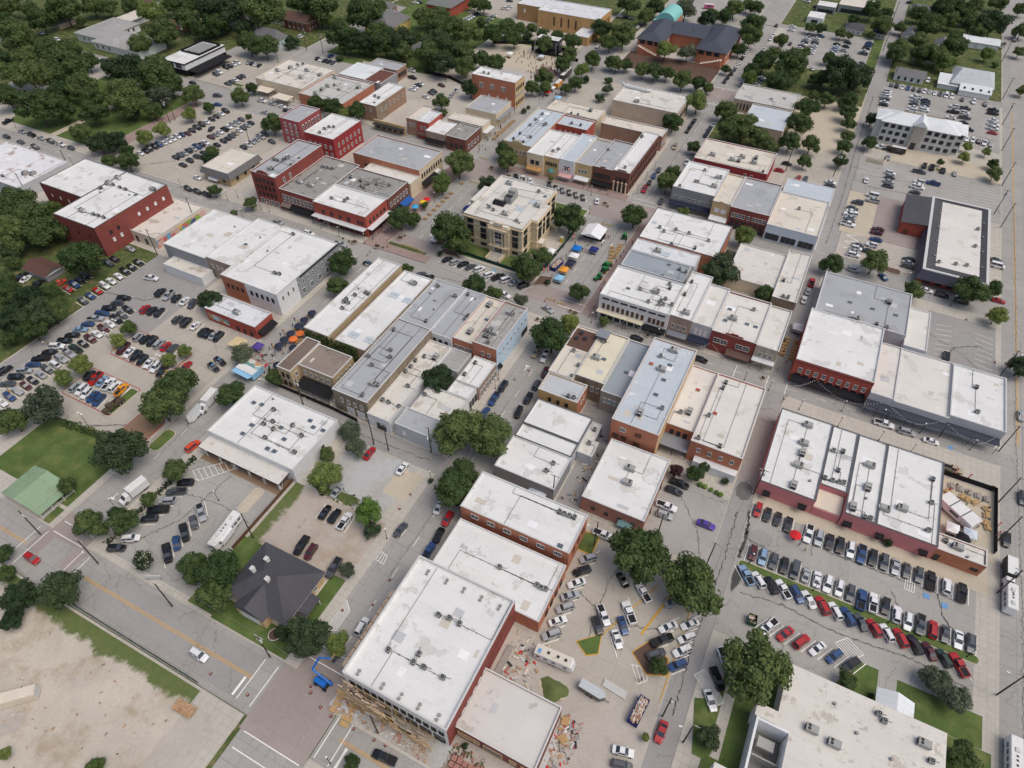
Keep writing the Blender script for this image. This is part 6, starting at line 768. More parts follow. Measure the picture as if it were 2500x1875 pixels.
def side(x0, x1, y0, y1, s, u):
    """point on a facade and its rotation; u runs 0..1 left to right as seen from outside"""
    if s == 'S': return (x0 + (x1 - x0) * u, y0, 0)
    if s == 'E': return (x1, y0 + (y1 - y0) * u, math.pi / 2)
    if s == 'N': return (x1 - (x1 - x0) * u, y1, math.pi)
    return (x0, y1 - (y1 - y0) * u, -math.pi / 2)
def rng(t): a_, b_ = t.split('-'); return float(a_), float(b_)
def shell(root, cx, cy_, x0, x1, y0, y1, h, wall, roof, par, coping='coping'):
    """walls with parapet, coping and roof deck, in the root's local space"""
    x0, x1, y0, y1 = x0 - cx, x1 - cx, y0 - cy_, y1 - cy_; t = .28; hp = h + par; b = MB(); wm = 'w_' + wall
    for (p, q_) in (((x0, y0), (x1, y0)), ((x1, y0), (x1, y1)), ((x1, y1), (x0, y1)), ((x0, y1), (x0, y0))): b.poly([(*p, -.1), (*q_, -.1), (*q_, hp), (*p, hp)], wm)
    i0, i1, j0, j1 = x0 + t, x1 - t, y0 + t, y1 - t
    rm = 'r_' + roof if roof in ('white', 'stained', 'whitegrey') else wm
    for (p, q_) in (((i0, j0), (i1, j0)), ((i1, j0), (i1, j1)), ((i1, j1), (i0, j1)), ((i0, j1), (i0, j0))): b.poly([(*q_, h - .05), (*p, h - .05), (*p, hp), (*q_, hp)], rm)
    b.build('wall', root)
    b = MB(); b.poly([(i0 - .02, j0 - .02, h), (i1 + .02, j0 - .02, h), (i1 + .02, j1 + .02, h), (i0 - .02, j1 + .02, h)], 'r_' + roof); rf = b.build('roof', root)
    b = MB(); e = .06; z0, z1 = hp, hp + .09
    b.box(x0 - e, x1 + e, y0 - e, y0 + t + .02, z0, z1, coping); b.box(x0 - e, x1 + e, y1 - t - .02, y1 + e, z0, z1, coping); b.box(x0 - e, x0 + t + .02, y0 + t + .02, y1 - t - .02, z0, z1, coping); b.box(x1 - t - .02, x1 + e, y0 + t + .02, y1 - t - .02, z0, z1, coping)
    b.build('coping', root); return rf
def windows(root, cx, cy_, rect, spec):
    x0, x1, y0, y1 = rect
    for s in [q_ for q_ in spec.split(';') if q_]:
        k = s.split(); sd_ = k[0]; n, z = k[1].split('@'); n, z = int(n), float(z); w_, h_ = map(float, k[2].split('x')); u0, u1 = rng(k[3]); st = k[4]; me = window_mesh(w_, h_, st)
        for i in range(n):
            u = (u0 + u1) / 2 if n == 1 else u0 + (u1 - u0) * (i + .5) / n
            x, y, r_ = side(x0, x1, y0, y1, sd_, u); put('window', me, root, (x - cx, y - cy_, z), r_)
def awning_mb(L, d, drop, mt, th=.08):
    b = MB(); a_ = L / 2
    b.hexa([(-a_, 0, -.02), (-a_, -d, -drop), (a_, -d, -drop), (a_, 0, -.02)], [(-a_, 0, .06), (-a_, -d, -drop + .06), (a_, -d, -drop + .06), (a_, 0, .06)], mt); b.box(-a_, a_, -d - .02, -d + .02, -drop - .35, -drop + .03, mt)
    b.poly([(-a_, 0, 0), (-a_, -d, -drop - .3), (-a_, 0, -drop - .3)], mt); b.poly([(a_, 0, 0), (a_, -d, -drop - .3), (a_, 0, -drop - .3)], mt); return b
def extras(root, cx, cy_, rect, h, spec):
    x0, x1, y0, y1 = rect
    for s in [q_ for q_ in spec.split(';') if q_]:
        k = s.split(); sd_ = k[1]; Lf = (x1 - x0) if sd_ in 'SN' else (y1 - y0)
        if k[0] in ('aw', 'canopy', 'porch', 'mural', 'panel', 'panelz'):
            u0, u1 = rng(k[2]); L = Lf * (u1 - u0) - .06; x, y, r_ = side(x0, x1, y0, y1, sd_, (u0 + u1) / 2); lo = (x - cx, y - cy_)
        if k[0] == 'aw': put('awning', awning_mb(L, float(k[4]), .9 if float(k[4]) > 1 else .5, k[5]).mesh('awning'), root, (*lo, float(k[3])), r_)
        elif k[0] in ('canopy', 'porch'):
            d = float(k[4]); z = float(k[3]); b = MB(); b.box(-L / 2, L / 2, -d, -.01, 0, .28, k[5]); cn = put('canopy', b.mesh('canopy'), root, (*lo, z), r_); b = MB()
            for i in range(max(2, int(L / 5)) + 1): xx = -L / 2 + .15 + (L - .3) * i / max(2, int(L / 5)); b.cyl(xx, -d + .15, -z, 0, .07, .07, 'iron', 6)
            b.build('posts', cn)
        elif k[0] == 'mural':
            z0, z1 = rng(k[3]); b = MB(); b.box(-L / 2, L / 2, -.05, .02, z0, z1, k[4]); put('mural', b.mesh('mural'), root, (*lo, 0), r_)
        elif k[0] == 'panel': b = MB(); b.box(-L / 2, L / 2, -.05, .02, 0.01, h + .2, 'w_' + k[3]); put('wall_facing', b.mesh('wall_facing'), root, (*lo, 0), r_)
        elif k[0] == 'panelz': z0, z1 = rng(k[3]); b = MB(); b.box(-L / 2, L / 2, -2.2, -.02, z0 + .01, z1, 'w_' + k[4]); put('rear_wall', b.mesh('rear_wall'), root, (*lo, 0), r_)
        elif k[0] == 'skirt':
            x, y, r_ = side(x0, x1, y0, y1, sd_, .5); a_ = Lf / 2; b = MB(); b.hexa([(-a_ - 1, -1.3, h - 2.4), (a_ + 1, -1.3, h - 2.4), (a_ + .1, .02, h - 2.4), (-a_ - .1, .02, h - 2.4)], [(-a_ - .1, -.2, h + .15), (a_ + .1, -.2, h + .15), (a_ + .1, .02, h + .15), (-a_ - .1, .02, h + .15)], 'r_houseg'); put('shingle_skirt', b.mesh('shingle_skirt'), root, (x - cx, y - cy_, 0), r_)
        elif k[0] == 'dome':
            x, y, r_ = side(x0, x1, y0, y1, sd_, float(k[2])); b = MB(); n = 8
            for i in range(n):
                a0, a1 = math.pi * i / n, math.pi * (i + 1) / n
                for j in range(3): t0, t1 = R(30 * j), R(30 * j + 30); f_ = lambda a, t: (1.7 * math.cos(a) * math.cos(t), -1.7 * math.sin(a) * math.cos(t), 1.5 * math.sin(t)); b.poly([f_(a0, t0), f_(a1, t0), f_(a1, t1), f_(a0, t1)], k[4])
            put('awning', b.mesh('awning'), root, (x - cx, y - cy_, float(k[3]) - .4), r_)
        elif k[0] == 'cols':
            n = int(k[2])
            for i in range(n): x, y, r_ = side(x0, x1, y0, y1, sd_, (i + .5) / n); b = MB(); b.cyl(0, -.3, 0, 4.6, .35, .3, 'w_courtstone', 10); b.box(-.45, .45, -.75, .1, 4.6, 5, 'w_courtstone'); put('column', b.mesh('column'), root, (x - cx, y - cy_, 0), r_)
        elif k[0] == 'dentil':
            b = MB(); n = int(Lf / .7)
            for i in range(n): xx = -Lf / 2 + .35 + i * .7; b.box(xx - .18, xx + .18, -.22, 0, h - .55, h - .1, 'w_brickdark')
            b.box(-Lf / 2, Lf / 2, -.3, 0, h - .1, h + .12, 'w_brickmaroon'); x, y, r_ = side(x0, x1, y0, y1, sd_, .5); put('cornice', b.mesh('cornice'), root, (x - cx, y - cy_, 0), r_)
ROOTS = {}
roofmat('r_patch1', (244, 245, 246), (210, 208, 200), .3); roofmat('r_patch2', (208, 202, 190), (170, 160, 140), .4); roofmat('r_patch3', (196, 198, 200), (150, 150, 150), .5)
def add_building(i, join, name, label, wall, roof, par, rect, win, ext, acs):
    x0, x1, y0, y1, h = rect
    if join: root = ROOTS[join]; cx, cy_ = root.location.x, root.location.y
    else:
        cx, cy_ = (x0 + x1) / 2, (y0 + y1) / 2; root = empty(name, (cx, cy_, 0)); tag(root, label, 'building', None); ROOTS[i] = root
    shell(root, cx, cy_, x0, x1, y0, y1, h, wall, roof, par, 'coping_dark' if i in ('redL', 'redLw', 'p84a', 'p84b', 'p84c', 'p84d', 'w55', 'w76a', 'w76b') else 'coping')
    windows(root, cx, cy_, (x0, x1, y0, y1), win); extras(root, cx, cy_, (x0, x1, y0, y1), h, ext)
    for t, x, y in acs:
        sx = 1.6 if t == 'D' else .8; x = min(max(x, x0 + sx), x1 - sx); y = min(max(y, y0 + sx), y1 - sx)
        put(ACN[t], ac_mesh(t), root, (x - cx, y - cy_, h + .005), rnd.choice((0, math.pi / 2, math.pi)) + rnd.uniform(-.05, .05) if t in 'cr' else 0)
    # membrane patches and conduit runs
    qq = random.Random(i); ar = (x1 - x0) * (y1 - y0)
    for _ in range(int(ar / 130)):
        w_, d_ = qq.uniform(.8, 3.2), qq.uniform(.8, 2.6)
        if x1 - x0 < w_ + 1.5 or y1 - y0 < d_ + 1.5: continue
        x, y = qq.uniform(x0 + .5, x1 - .5 - w_) - cx, qq.uniform(y0 + .5, y1 - .5 - d_) - cy_; b = MB(); z = h + .012 + .002 * _ ; b.poly([(x, y, z), (x + w_, y, z), (x + w_, y + d_, z), (x, y + d_, z)], qq.choice(('r_patch1', 'r_patch2', 'r_patch3'))); b.build('roof_patch', root)
    un = [(x - cx, y - cy_) for t, x, y in acs if t in 'cr' and x0 < x < x1 and y0 < y < y1]
    if un:
        b = MB(); z = h + .12
        for k, (x, y) in enumerate(un):
            tx, ty = un[(k + 1) % len(un)] if k % 3 and len(un) > 1 else (qq.uniform(x0, x1) - cx, (y0 if qq.random() < .5 else y1) - cy_)
            ty = min(max(ty, y0 - cy_ + .5), y1 - cy_ - .5); tx = min(max(tx, x0 - cx + .5), x1 - cx - .5)
            b.tube((x, y, z), (tx, y, z), .05, .05, 'ac_dark', 4); b.tube((tx, y, z), (tx, ty, z), .05, .05, 'ac_dark', 4)
            for s_ in range(int(abs(tx - x) / 2.2)): b.box(x + (tx - x) * s_ * 2.2 / abs(tx - x) - .12, x + (tx - x) * s_ * 2.2 / abs(tx - x) + .12, y - .12, y + .12, h, z - .04, 'ac_dark')
        b.build('conduit', root)
    return root
for rec in BLD: add_building(*rec)

# stepped gables and curved parapets
def gable(i, x0, x1, y, z0, prof, mt, th=.3):
    root = ROOTS[i]; cx, cy_ = root.location.x, root.location.y; b = MB(); n = len(prof); L = x1 - x0
    f_ = [(x0 + L * u - cx, y - cy_ + .02, z0 + z) for u, z in prof]; g_ = [(x, yy + th, z) for x, yy, z in f_]; b.hexa([(p[0], p[1], p[2]) for p in f_], g_, mt); b.build('parapet_gable', root)
def arc(n=8, h_=1.4, u0=.25, u1=.75): return [(u0 + (u1 - u0) * (1 - math.cos(math.pi * k / n)) / 2, h_ * math.sin(math.pi * k / n)) for k in range(n + 1)]
gable('hotel', -213.4, -200.4, 181.95, 14.6, arc(8, 1.5), 'w_brickmaroon'); gable('d60', -15.2, -.6, 179.15, 8.6, [(.3, 0), (.3, .5), (.42, .5), (.42, .9), (.58, .9), (.58, .5), (.7, .5), (.7, 0)], 'w_brickmaroon'); gable('n36', -135.7, -122.2, 262.3, 10.1, arc(8, 1.1, .3, .7), 'w_brickyellow'); gable('f5', -90.8, -81.2, 260.4, 9.4, [(.35, 0), (.4, .6), (.6, .6), (.65, 0)], 'w_brickdark'); gable('f6', -81, -73.5, 260.4, 9.9, [(.2, 0), (.25, .7), (.75, .7), (.8, 0)], 'w_brickdark'); gable('t51', -35.3, -28.8, 255.9, 9.7, [(.3, 0), (.3, .4), (.6, .4), (.6, 0)], 'w_brickyellow')
# ivy covering the rear wall of the long building
def leafcards(b, pts, size, mt, q_, nrm=None):
    for p in pts:
        n = Vector((q_.gauss(0, 1), q_.gauss(0, 1), q_.gauss(0, 1) + .3)).normalized() if nrm is None else (Vector(nrm) + Vector((q_.gauss(0, .5), q_.gauss(0, .5), q_.gauss(0, .5)))).normalized()
        u = n.orthogonal().normalized(); v = n.cross(u); a_ = q_.uniform(0, 6.28); u, v = u * math.cos(a_) + v * math.sin(a_), v * math.cos(a_) - u * math.sin(a_); s_ = size * q_.uniform(.6, 1.2); p = Vector(p)
        b.poly([p - u * s_ - v * s_ * .7, p + u * s_ - v * s_ * .6, p + u * s_ * .8 + v * s_ * .8, p - u * s_ * .7 + v * s_ * .7], mt)
def leafmat(name, rgb, rgb2, hue=.0):
    a = N(name); c1, c2 = lin(rgb), lin(rgb2)
    col = a.mix(a.ramp(a.noise(.55, 3), [(.35, (0, 0, 0)), (.65, (1, 1, 1))]), c1, c2); col = a.mix(.7, col, a.ramp(a.noise(4, 2), [(.3, (.65,) * 3), (.7, (1.25,) * 3)]), 'MULTIPLY')
    oi = a.n.new('ShaderNodeObjectInfo'); hs = a.n.new('ShaderNodeHueSaturation'); a.link(col, hs.inputs['Color'])
    a.link(a.math('MULTIPLY_ADD', oi.outputs['Random'], .5) if False else a.math('ADD', a.math('MULTIPLY', oi.outputs['Random'], .6), .74), hs.inputs['Value']); a.link(a.math('ADD', a.math('MULTIPLY', oi.outputs['Random'], -.045), .515), hs.inputs['Hue'])
    m_ = a.done(hs.outputs[0], .7, .25); a.b.inputs['Subsurface Weight'].default_value = 0
    tr = a.n.new('ShaderNodeBsdfTranslucent'); a.link(hs.outputs[0], tr.inputs[0]); mx = a.n.new('ShaderNodeMixShader'); mx.inputs[0].default_value = .25
    o_ = a.n['Material Output']; a.link(a.b.outputs[0], mx.inputs[1]); a.link(tr.outputs[0], mx.inputs[2]); a.link(mx.outputs[0], o_.inputs['Surface']); MATS[name] = m_
leafmat('leaf', (68, 90, 54), (98, 118, 70)); leafmat('leaf_l', (98, 120, 64), (126, 144, 82)); leafmat('leaf_d', (54, 74, 52), (74, 94, 62)); leafmat('leaf_g', (84, 98, 80), (110, 120, 96)); leafmat('leaf_p', (66, 44, 52), (86, 58, 60)); leafmat('leaf_t', (98, 132, 62), (124, 156, 80))
q = random.Random(5); b = MB(); pts = [(q.uniform(-9.5, 12), q.gauss(0, .3) - .15, q.uniform(.2, 6.9) - abs(q.gauss(0, .6))) for _ in range(1500)]; leafcards(b, pts, .3, 'leaf', q, (0, -1, .3))
r_ = ROOTS['ivy_a']; o = b.build('ivy', r_); o.location = (-127 - r_.location.x - 1.4, 120.0 - r_.location.y, 0)
# roof deck and tables of the rooftop bar
r_ = ROOTS['t70a']; b = MB(); b.box(-4, 3.6, 1.5, 10.9, 8.02, 8.12, 'r_shedbrown'); b.build('deck', r_)
for x, y in ((-1.5, 8.6), (.6, 6.6), (-2, 5.6)): b = MB(); b.cyl(0, 0, 0, .7, .08, .08, 'iron'); b.cyl(0, 0, .7, .78, .75, .75, 'ac_dark', 14); put('round_table', b.mesh('round_table'), r_, (x, y, 8.12))
b = MB(); b.box(3.7, 7.6, 7.5, 11.4, 10.4, 10.65, 'greymetal'); b.box(4, 4.2, 7.7, 7.9, 8, 10.4, 'iron'); b.box(7.2, 7.4, 7.7, 7.9, 8, 10.4, 'iron'); b.box(4.4, 7.2, 9.5, 11.2, 8, 10.3, 'w_oldstone'); b.build('stair_head', r_)

# strip building canopy with sign
r_ = ROOTS['casa18']; cx, cy_ = r_.location.x, r_.location.y; x0, x1, ys = -134.9, -105.4, 72.3
b = MB(); b.box(x0 - cx, x1 - cx, ys - 4.6 - cy_, ys - .03 - cy_, 3.2, 3.75, 'navymetal', 'r_stained'); cn = b.build('canopy', r_)
for k in range(6):
    for d in (0, .5): b = MB(); xx = x0 + 1.6 + k * 5.4 + d; b.box(xx - .08 - cx, xx + .08 - cx, ys - 4.4 - cy_, ys - 4.2 - cy_, 0, 3.2, 'frame_white'); b.build('post', r_)
for k in range(5): put('window', window_mesh(3.6, 2.2, 'k'), r_, (x0 + 3.6 + k * 5.6 - cx, ys - cy_, 1.5))
def text(s, size, mt, parent, loc, rot, depth=.03, name='lettering'):
    cu = bpy.data.curves.new(name, 'FONT'); cu.body = s; cu.size = size; cu.extrude = depth; cu.align_x = 'CENTER'; cu.align_y = 'CENTER'; cu.resolution_u = 2; cu.materials.append(MATS[mt])
    o = bpy.data.objects.new(name, cu); C.objects.link(o); me = bpy.data.meshes.new_from_object(o.evaluated_get(bpy.context.evaluated_depsgraph_get())); bpy.data.objects.remove(o); o = put(name, me, parent, loc); o.rotation_euler = rot; return o
text('CASA', .55, 'frame_white', r_, (x0 + 2.6 - cx, ys - 4.64 - cy_, 3.47), (math.pi / 2, 0, 0))
# pink strip: metal porch roof, black door awnings
r_ = ROOTS['p84a']; cx, cy_ = r_.location.x, r_.location.y
b = MB(); b.hexa([(27.7 - cx, 128 - cy_, 3.0), (34.7 - cx, 128 - cy_, 3.0), (34.7 - cx, 133.9 - cy_, 3.8), (27.7 - cx, 133.9 - cy_, 3.8)], [(27.7 - cx, 128 - cy_, 3.12), (34.7 - cx, 128 - cy_, 3.12), (34.7 - cx, 133.9 - cy_, 3.92), (27.7 - cx, 133.9 - cy_, 3.92)], 'w_cream'); b.build('porch_roof', r_)
b = MB(); b.box(27.7 - cx, 34.7 - cx, 127.6 - cy_, 127.9 - cy_, 0, 3, 'w_pink'); b.build('porch_wall', r_)
for x in (15.5, 25, 37, 45, 55.6): put('awning', awning_mb(2, 1.3, .5, 'black').mesh('awning'), r_, (x - cx, 127.4 - cy_, 2.9))

# ---------------------------------------------------------------- courthouse
cr = tag(empty('courthouse', (-106.5, 212.3, 0)), 'cream stone courthouse with columned front in the middle of the square', 'building'); ox, oy = -106.5, 212.3
def cbox(name, x0, x1, y0, y1, z0, z1, mt, top=None, par=cr): b = MB(); b.box(x0 - ox, x1 - ox, y0 - oy, y1 - oy, z0, z1, mt, top); return b.build(name, par)
shell(cr, ox, oy, -119.2, -93.9, 196.3, 228.4, 13, 'courtstone', 'stained', .55)
for nm, X0, X1, Y0, Y1 in (('front_bay', -107.3, -99, 194.7, 196.3), ('east_bay', -93.9, -91.2, 204.2, 216.6), ('west_bay', -121.6, -119.2, 206, 218)): cbox(nm, X0, X1, Y0, Y1, 0, 13.3, 'w_courtstone', 'r_stained')
for nm, z0, z1, e in (('base_course', 0, 3.4, .12), ('belt_course', 3.4, 3.75, .24), ('upper_belt', 9.8, 10.05, .18), ('cornice', 12.3, 12.75, .42)):
    b = MB()
    for X0, X1, Y0, Y1 in ((-119.2, -93.9, 196.3, 228.4), (-93.9, -91.2, 204.2, 216.6), (-107.3, -99, 194.7, 196.3)):
        b.box(X0 - e - ox, X1 + e - ox, Y0 - e - oy, Y0 + .01 - oy, z0, z1, 'w_courtstone'); b.box(X1 - .01 - ox, X1 + e - ox, Y0 - oy, Y1 + e - oy, z0 + .002, z1 - .002, 'w_courtstone')
    b.build(nm, cr)
wm = window_mesh(1.0, 1.6, 'k'); wl = window_mesh(1.0, 2.1, 'k'); wb = window_mesh(1, 1, 'k')
for x in (-116.9, -115.6, -111.2, -109.9, -97.4, -96.1):
    for z, me in ((11.1, wm), (8.2, wm), (5.6, wl), (2, wb)): put('window', me, cr, (x - ox, 196.17 - oy, z))
for y in (198.6, 200, 219, 220.4, 224.6, 226):
    for z, me in ((11.1, wm), (8.2, wm), (5.6, wl), (2, wb)): put('window', me, cr, (-93.77 - ox, y - oy, z), math.pi / 2)
for y in (206, 207.3, 210.4, 213.6, 214.9):
    for z, me in ((11.1, wm), (8.2, wm), (5.6, wl)): put('window', me, cr, (-91.07 - ox, y - oy, z), math.pi / 2)
b = MB(); b.box(-105.9 - ox, -100.4 - ox, 194.5 - oy, 194.72 - oy, 4.6, 11.5, 'w_oldstone2'); b.build('portico_recess', cr)
for x in (-106.2, -104.9, -101.4, -100.1): b = MB(); b.cyl(x - ox, 194.2 - oy, 4.9, 11, .33, .28, 'w_courtstone', 12); b.box(x - .42 - ox, x + .42 - ox, 193.8 - oy, 194.6 - oy, 11, 11.3, 'w_courtstone'); b.box(x - .42 - ox, x + .42 - ox, 193.8 - oy, 194.6 - oy, 4.55, 4.9, 'w_courtstone'); b.build('column', cr)
cbox('entablature', -107.2, -99.1, 193.5, 194.7, 11.3, 12.2, 'w_courtstone'); cbox('balcony', -107, -99.3, 193.4, 194.7, 4.0, 4.5, 'w_courtstone'); cbox('clock_parapet', -105, -101.3, 194.4, 195.2, 13.3, 14.6, 'w_courtstone')
b = MB(); n = 16; b.hexa([(.6 * math.cos(2 * math.pi * k / n), 0, .6 * math.sin(2 * math.pi * k / n)) for k in range(n)], [(.6 * math.cos(2 * math.pi * k / n), -.12, .6 * math.sin(2 * math.pi * k / n)) for k in range(n)], 'frame_white'); b.bar((0, -.14, 0), (0, -.14, .45), .08, .04, 'iron'); b.bar((0, -.14, 0), (.3, -.14, 0), .08, .04, 'iron'); b.build('clock', cr, loc=(-103.15 - ox, 194.38 - oy, 13.9))
put('window', window_mesh(3.0, 3.0, 'w'), cr, (-103.15 - ox, 194.47 - oy, 9)); put('window', window_mesh(3.0, .9, 'w'), cr, (-103.15 - ox, 194.47 - oy, 6))
put('door', window_mesh(3.2, 2.6, 'a'), cr, (-103.15 - ox, 194.6 - oy, 2.2))
st = MB()
for k in range(7): st.box(-105.6 - ox, -100.8 - ox, 189.4 + k * .6 - oy, 194.7 - oy, k * .2, (k + 1) * .2, 'sidewalk')
st.build('steps', cr); cbox('stair_wall', -106.3, -105.7, 189.2, 194.7, 0, 1.5, 'w_courtstone'); cbox('stair_wall', -100.7, -100.1, 189.2, 194.7, 0, 1.5, 'w_courtstone')
cbox('side_porch', -91.2, -88.4, 217.4, 221.6, 3.6, 4.3, 'w_courtstone', 'r_stained')
for y in (217.8, 221.2): b = MB(); b.cyl(-88.8 - ox, y - oy, 0.9, 3.6, .22, .2, 'w_courtstone'); b.build('column', cr)
st = MB()
for k in range(6): st.box(-91.2 - ox, -84.9 - k * .55 - ox, 217.4 - oy, 221.6 - oy, k * .16, (k + 1) * .16, 'sidewalk')
st.build('steps', cr); cbox('side_entry', -91.2, -89.2, 205, 208.5, 0, 3.2, 'w_courtstone', 'r_stained')
b = MB(); b.box(-1.6, 1.6, -3, 3, .4, 2.6, 'ac'); b.box(-1.4, 1.4, -2.8, -.6, 2.6, 2.75, 'ac_dark'); b.box(-1.5, 1.5, .4, 2.9, 2.6, 3.9, 'ac_beige'); b.build('chiller', cr, loc=(-107.3 - ox, 213.6 - oy, 13.01))
b = MB()
for k in range(7): b.box(-3 + k * .7, -2.9 + k * .7, -1.4, 1.4, 0, 1.3, 'ac_dark')
b.box(-3.1, 1.8, -1.5, 1.5, .2, .45, 'ac_dark'); b.build('pipe_rack', cr, loc=(-109.4 - ox, 209 - oy, 13.01))
for t, x, y in (('K', -98.6, 216.2), ('K', -101, 209.4), ('r', -104.6, 203), ('c', -110, 203.4), ('r', -95.8, 214), ('r', -113.4, 224), ('c', -100, 224), ('v', -114, 206), ('v', -97, 200), ('c', -98.4, 200.6), ('k', -96.2, 222), ('c', -112.4, 204.6)): put(ACN[t], ac_mesh(t), cr, (x - ox, y - oy, 13.01))
b = MB()
for p, q_ in (((-116, 201), (-96, 201)), ((-116, 201), (-116, 222)), ((-112, 218), (-96, 218)), ((-99.6, 200), (-99.6, 226)), ((-112, 206), (-112, 218)), ((-110, 222), (-95, 224)), ((-103, 201), (-103, 208))): b.tube((p[0] - ox, p[1] - oy, 13.15), (q_[0] - ox, q_[1] - oy, 13.15), .07, .07, 'ac', 5)
b.build('conduit', cr)

# ---------------------------------------------------------------- pitched roofs
def pitched(name, label, x0, x1, y0, y1, ze, zr, wall, roof, hip=0.0, axis='x', over=.5, win='', cat='house', chim=(), ext=None):
    cx, cy_ = (x0 + x1) / 2, (y0 + y1) / 2; root = tag(empty(name, (cx, cy_, 0)), label, cat); a_, c_ = (x1 - x0) / 2, (y1 - y0) / 2; W_ = 'w_' + wall
    b = MB()
    for (p, q_) in (((-a_, -c_), (a_, -c_)), ((a_, -c_), (a_, c_)), ((a_, c_), (-a_, c_)), ((-a_, c_), (-a_, -c_))): b.poly([(*p, -.1), (*q_, -.1), (*q_, ze), (*p, ze)], W_)
    if hip < .05:
        if axis == 'x': b.poly([(a_, -c_, ze), (a_, c_, ze), (a_, 0, zr - .1)], W_); b.poly([(-a_, c_, ze), (-a_, -c_, ze), (-a_, 0, zr - .1)], W_)
        else: b.poly([(-a_, -c_, ze), (a_, -c_, ze), (0, -c_, zr - .1)], W_); b.poly([(a_, c_, ze), (-a_, c_, ze), (0, c_, zr - .1)], W_)
    b.build('wall', root)
    A_, C_ = a_ + over, c_ + over; e = ze - .12; b = MB(); r_ = 'r_' + roof
    if axis == 'x':
        k = min(A_ * .98, hip * C_); p, q_ = (-A_ + k, 0, zr), (A_ - k, 0, zr)
        b.poly([(-A_, -C_, e), (A_, -C_, e), q_, p], r_); b.poly([(A_, C_, e), (-A_, C_, e), p, q_], r_)
        if k > .05: b.poly([(A_, -C_, e), (A_, C_, e), q_], r_); b.poly([(-A_, C_, e), (-A_, -C_, e), p], r_)
    else:
        k = min(C_ * .98, hip * A_); p, q_ = (0, -C_ + k, zr), (0, C_ - k, zr)
        b.poly([(A_, -C_, e), (A_, C_, e), q_, p], r_); b.poly([(-A_, C_, e), (-A_, -C_, e), p, q_], r_)
        if k > .05: b.poly([(-A_, -C_, e), (A_, -C_, e), p], r_); b.poly([(A_, C_, e), (-A_, C_, e), q_], r_)
    b.poly([(-A_, -C_, e - .14), (-A_, C_, e - .14), (A_, C_, e - .14), (A_, -C_, e - .14)], 'frame_white')
    for (p, q_) in (((-A_, -C_), (A_, -C_)), ((A_, -C_), (A_, C_)), ((A_, C_), (-A_, C_)), ((-A_, C_), (-A_, -C_))): b.poly([(*p, e - .14), (*q_, e - .14), (*q_, e + .01), (*p, e + .01)], 'frame_white')
    rf = b.build('roof', root)
    for x, y, z, mt in chim: b = MB(); b.box(-.45, .45, -.45, .45, 0, 1.9, mt); b.box(-.55, .55, -.55, .55, 1.9, 2.05, 'coping'); b.build('chimney', rf, loc=(x - cx, y - cy_, z))
    windows(root, cx, cy_, (x0, x1, y0, y1), win); return root
WB = 'S 4@1.6 .9x1.3 .1-.9 w;E 3@1.6 .9x1.3 .1-.9 w'; W2 = WB + ';S 4@4.6 .9x1.3 .1-.9 w;E 3@4.6 .9x1.3 .1-.9 w'
dh = pitched('shingle_house', 'large house with dark grey shingle roof and three white vents', -95.6, -78, 37.6, 51.4, 4.2, 8.6, 'tanwall', 'shingle', 1.0, 'x', .8, 'E 3@1.8 1x1.4 .1-.9 w;S 4@1.8 1x1.4 .1-.9 w', 'house', ((-90.5, 47.2, 6.4, 'frame_white'), (-91.5, 43.5, 6.9, 'frame_white'), (-86.5, 43, 6.9, 'frame_white')))
b = MB(); b.hexa([(-4.8, -9.4, 4.1), (4.4, -9.4, 4.1), (4.4, -2, 4.1), (-4.8, -2, 4.1)], [(-.4, -9.4, 7.2), (-.1, -9.4, 7.2), (-.1, 0, 7.2), (-.4, 0, 7.2)], 'r_shingle'); b.build('cross_gable', dh)
b = MB(); b.box(-4.4, 4, -9.2, -6.8, 0, 4.1, 'w_tanwall'); b.box(-3, 2.6, -9.3, -9.2, .3, 3.6, 'frame_white'); b.build('front_bay', dh); b = MB(); b.hexa([(8.9, -3.6, 2.9), (12, -3.6, 2.7), (12, 2, 2.7), (8.9, 2, 2.9)], [(8.9, -3.6, 3.6), (11.6, -2.8, 3.3), (11.6, 1.2, 3.3), (8.9, 2, 3.6)], 'r_shingle'); b.cyl(11.6, -3.2, 0, 2.7, .15, .15, 'frame_white'); b.cyl(11.6, 1.6, 0, 2.7, .15, .15, 'frame_white'); b.build('porch', dh)
gh = pitched('green_roofed_house', 'single storey house with pale green roof and railed porch', -171, -159.4, 32.2, 41.4, 3.2, 4.6, 'creamwall', 'green', .0, 'y', .6, WB)
b = MB(); b.hexa([(5.4, -5.2, 2.7), (8.6, -5.2, 2.3), (8.6, 5, 2.3), (5.4, 5, 2.7)], [(5.4, -5.2, 2.85), (8.6, -5.2, 2.45), (8.6, 5, 2.45), (5.4, 5, 2.85)], 'r_green')
for y in (-5, -1.7, 1.7, 4.8): b.box(8.3, 8.45, y, y + .15, 0, 2.4, 'frame_white')
for z in (.5, .8, 1.1): b.box(8.36, 8.42, -5, 4.9, z, z + .06, 'frame_white')
b.build('porch', gh)
pitched('shed', 'brown roofed timber shed beside parked cars at the left', -257, -245, 102.2, 109.6, 2.8, 4.4, 'greywall', 'shedbrown', 0, 'x', .5, '', 'shed')
pitched('brick_house', 'dark brick house with brown roof and white gables', -339, -321, 350.5, 361.5, 5.6, 9, 'brickdark', 'housebrown', .0, 'x', .6, W2); pitched('victorian_house', 'aqua Victorian house with steep grey roof and gable', -339, -321, 320.5, 331.5, 4.2, 9, 'aqua', 'houseg', .5, 'x', .6, WB)
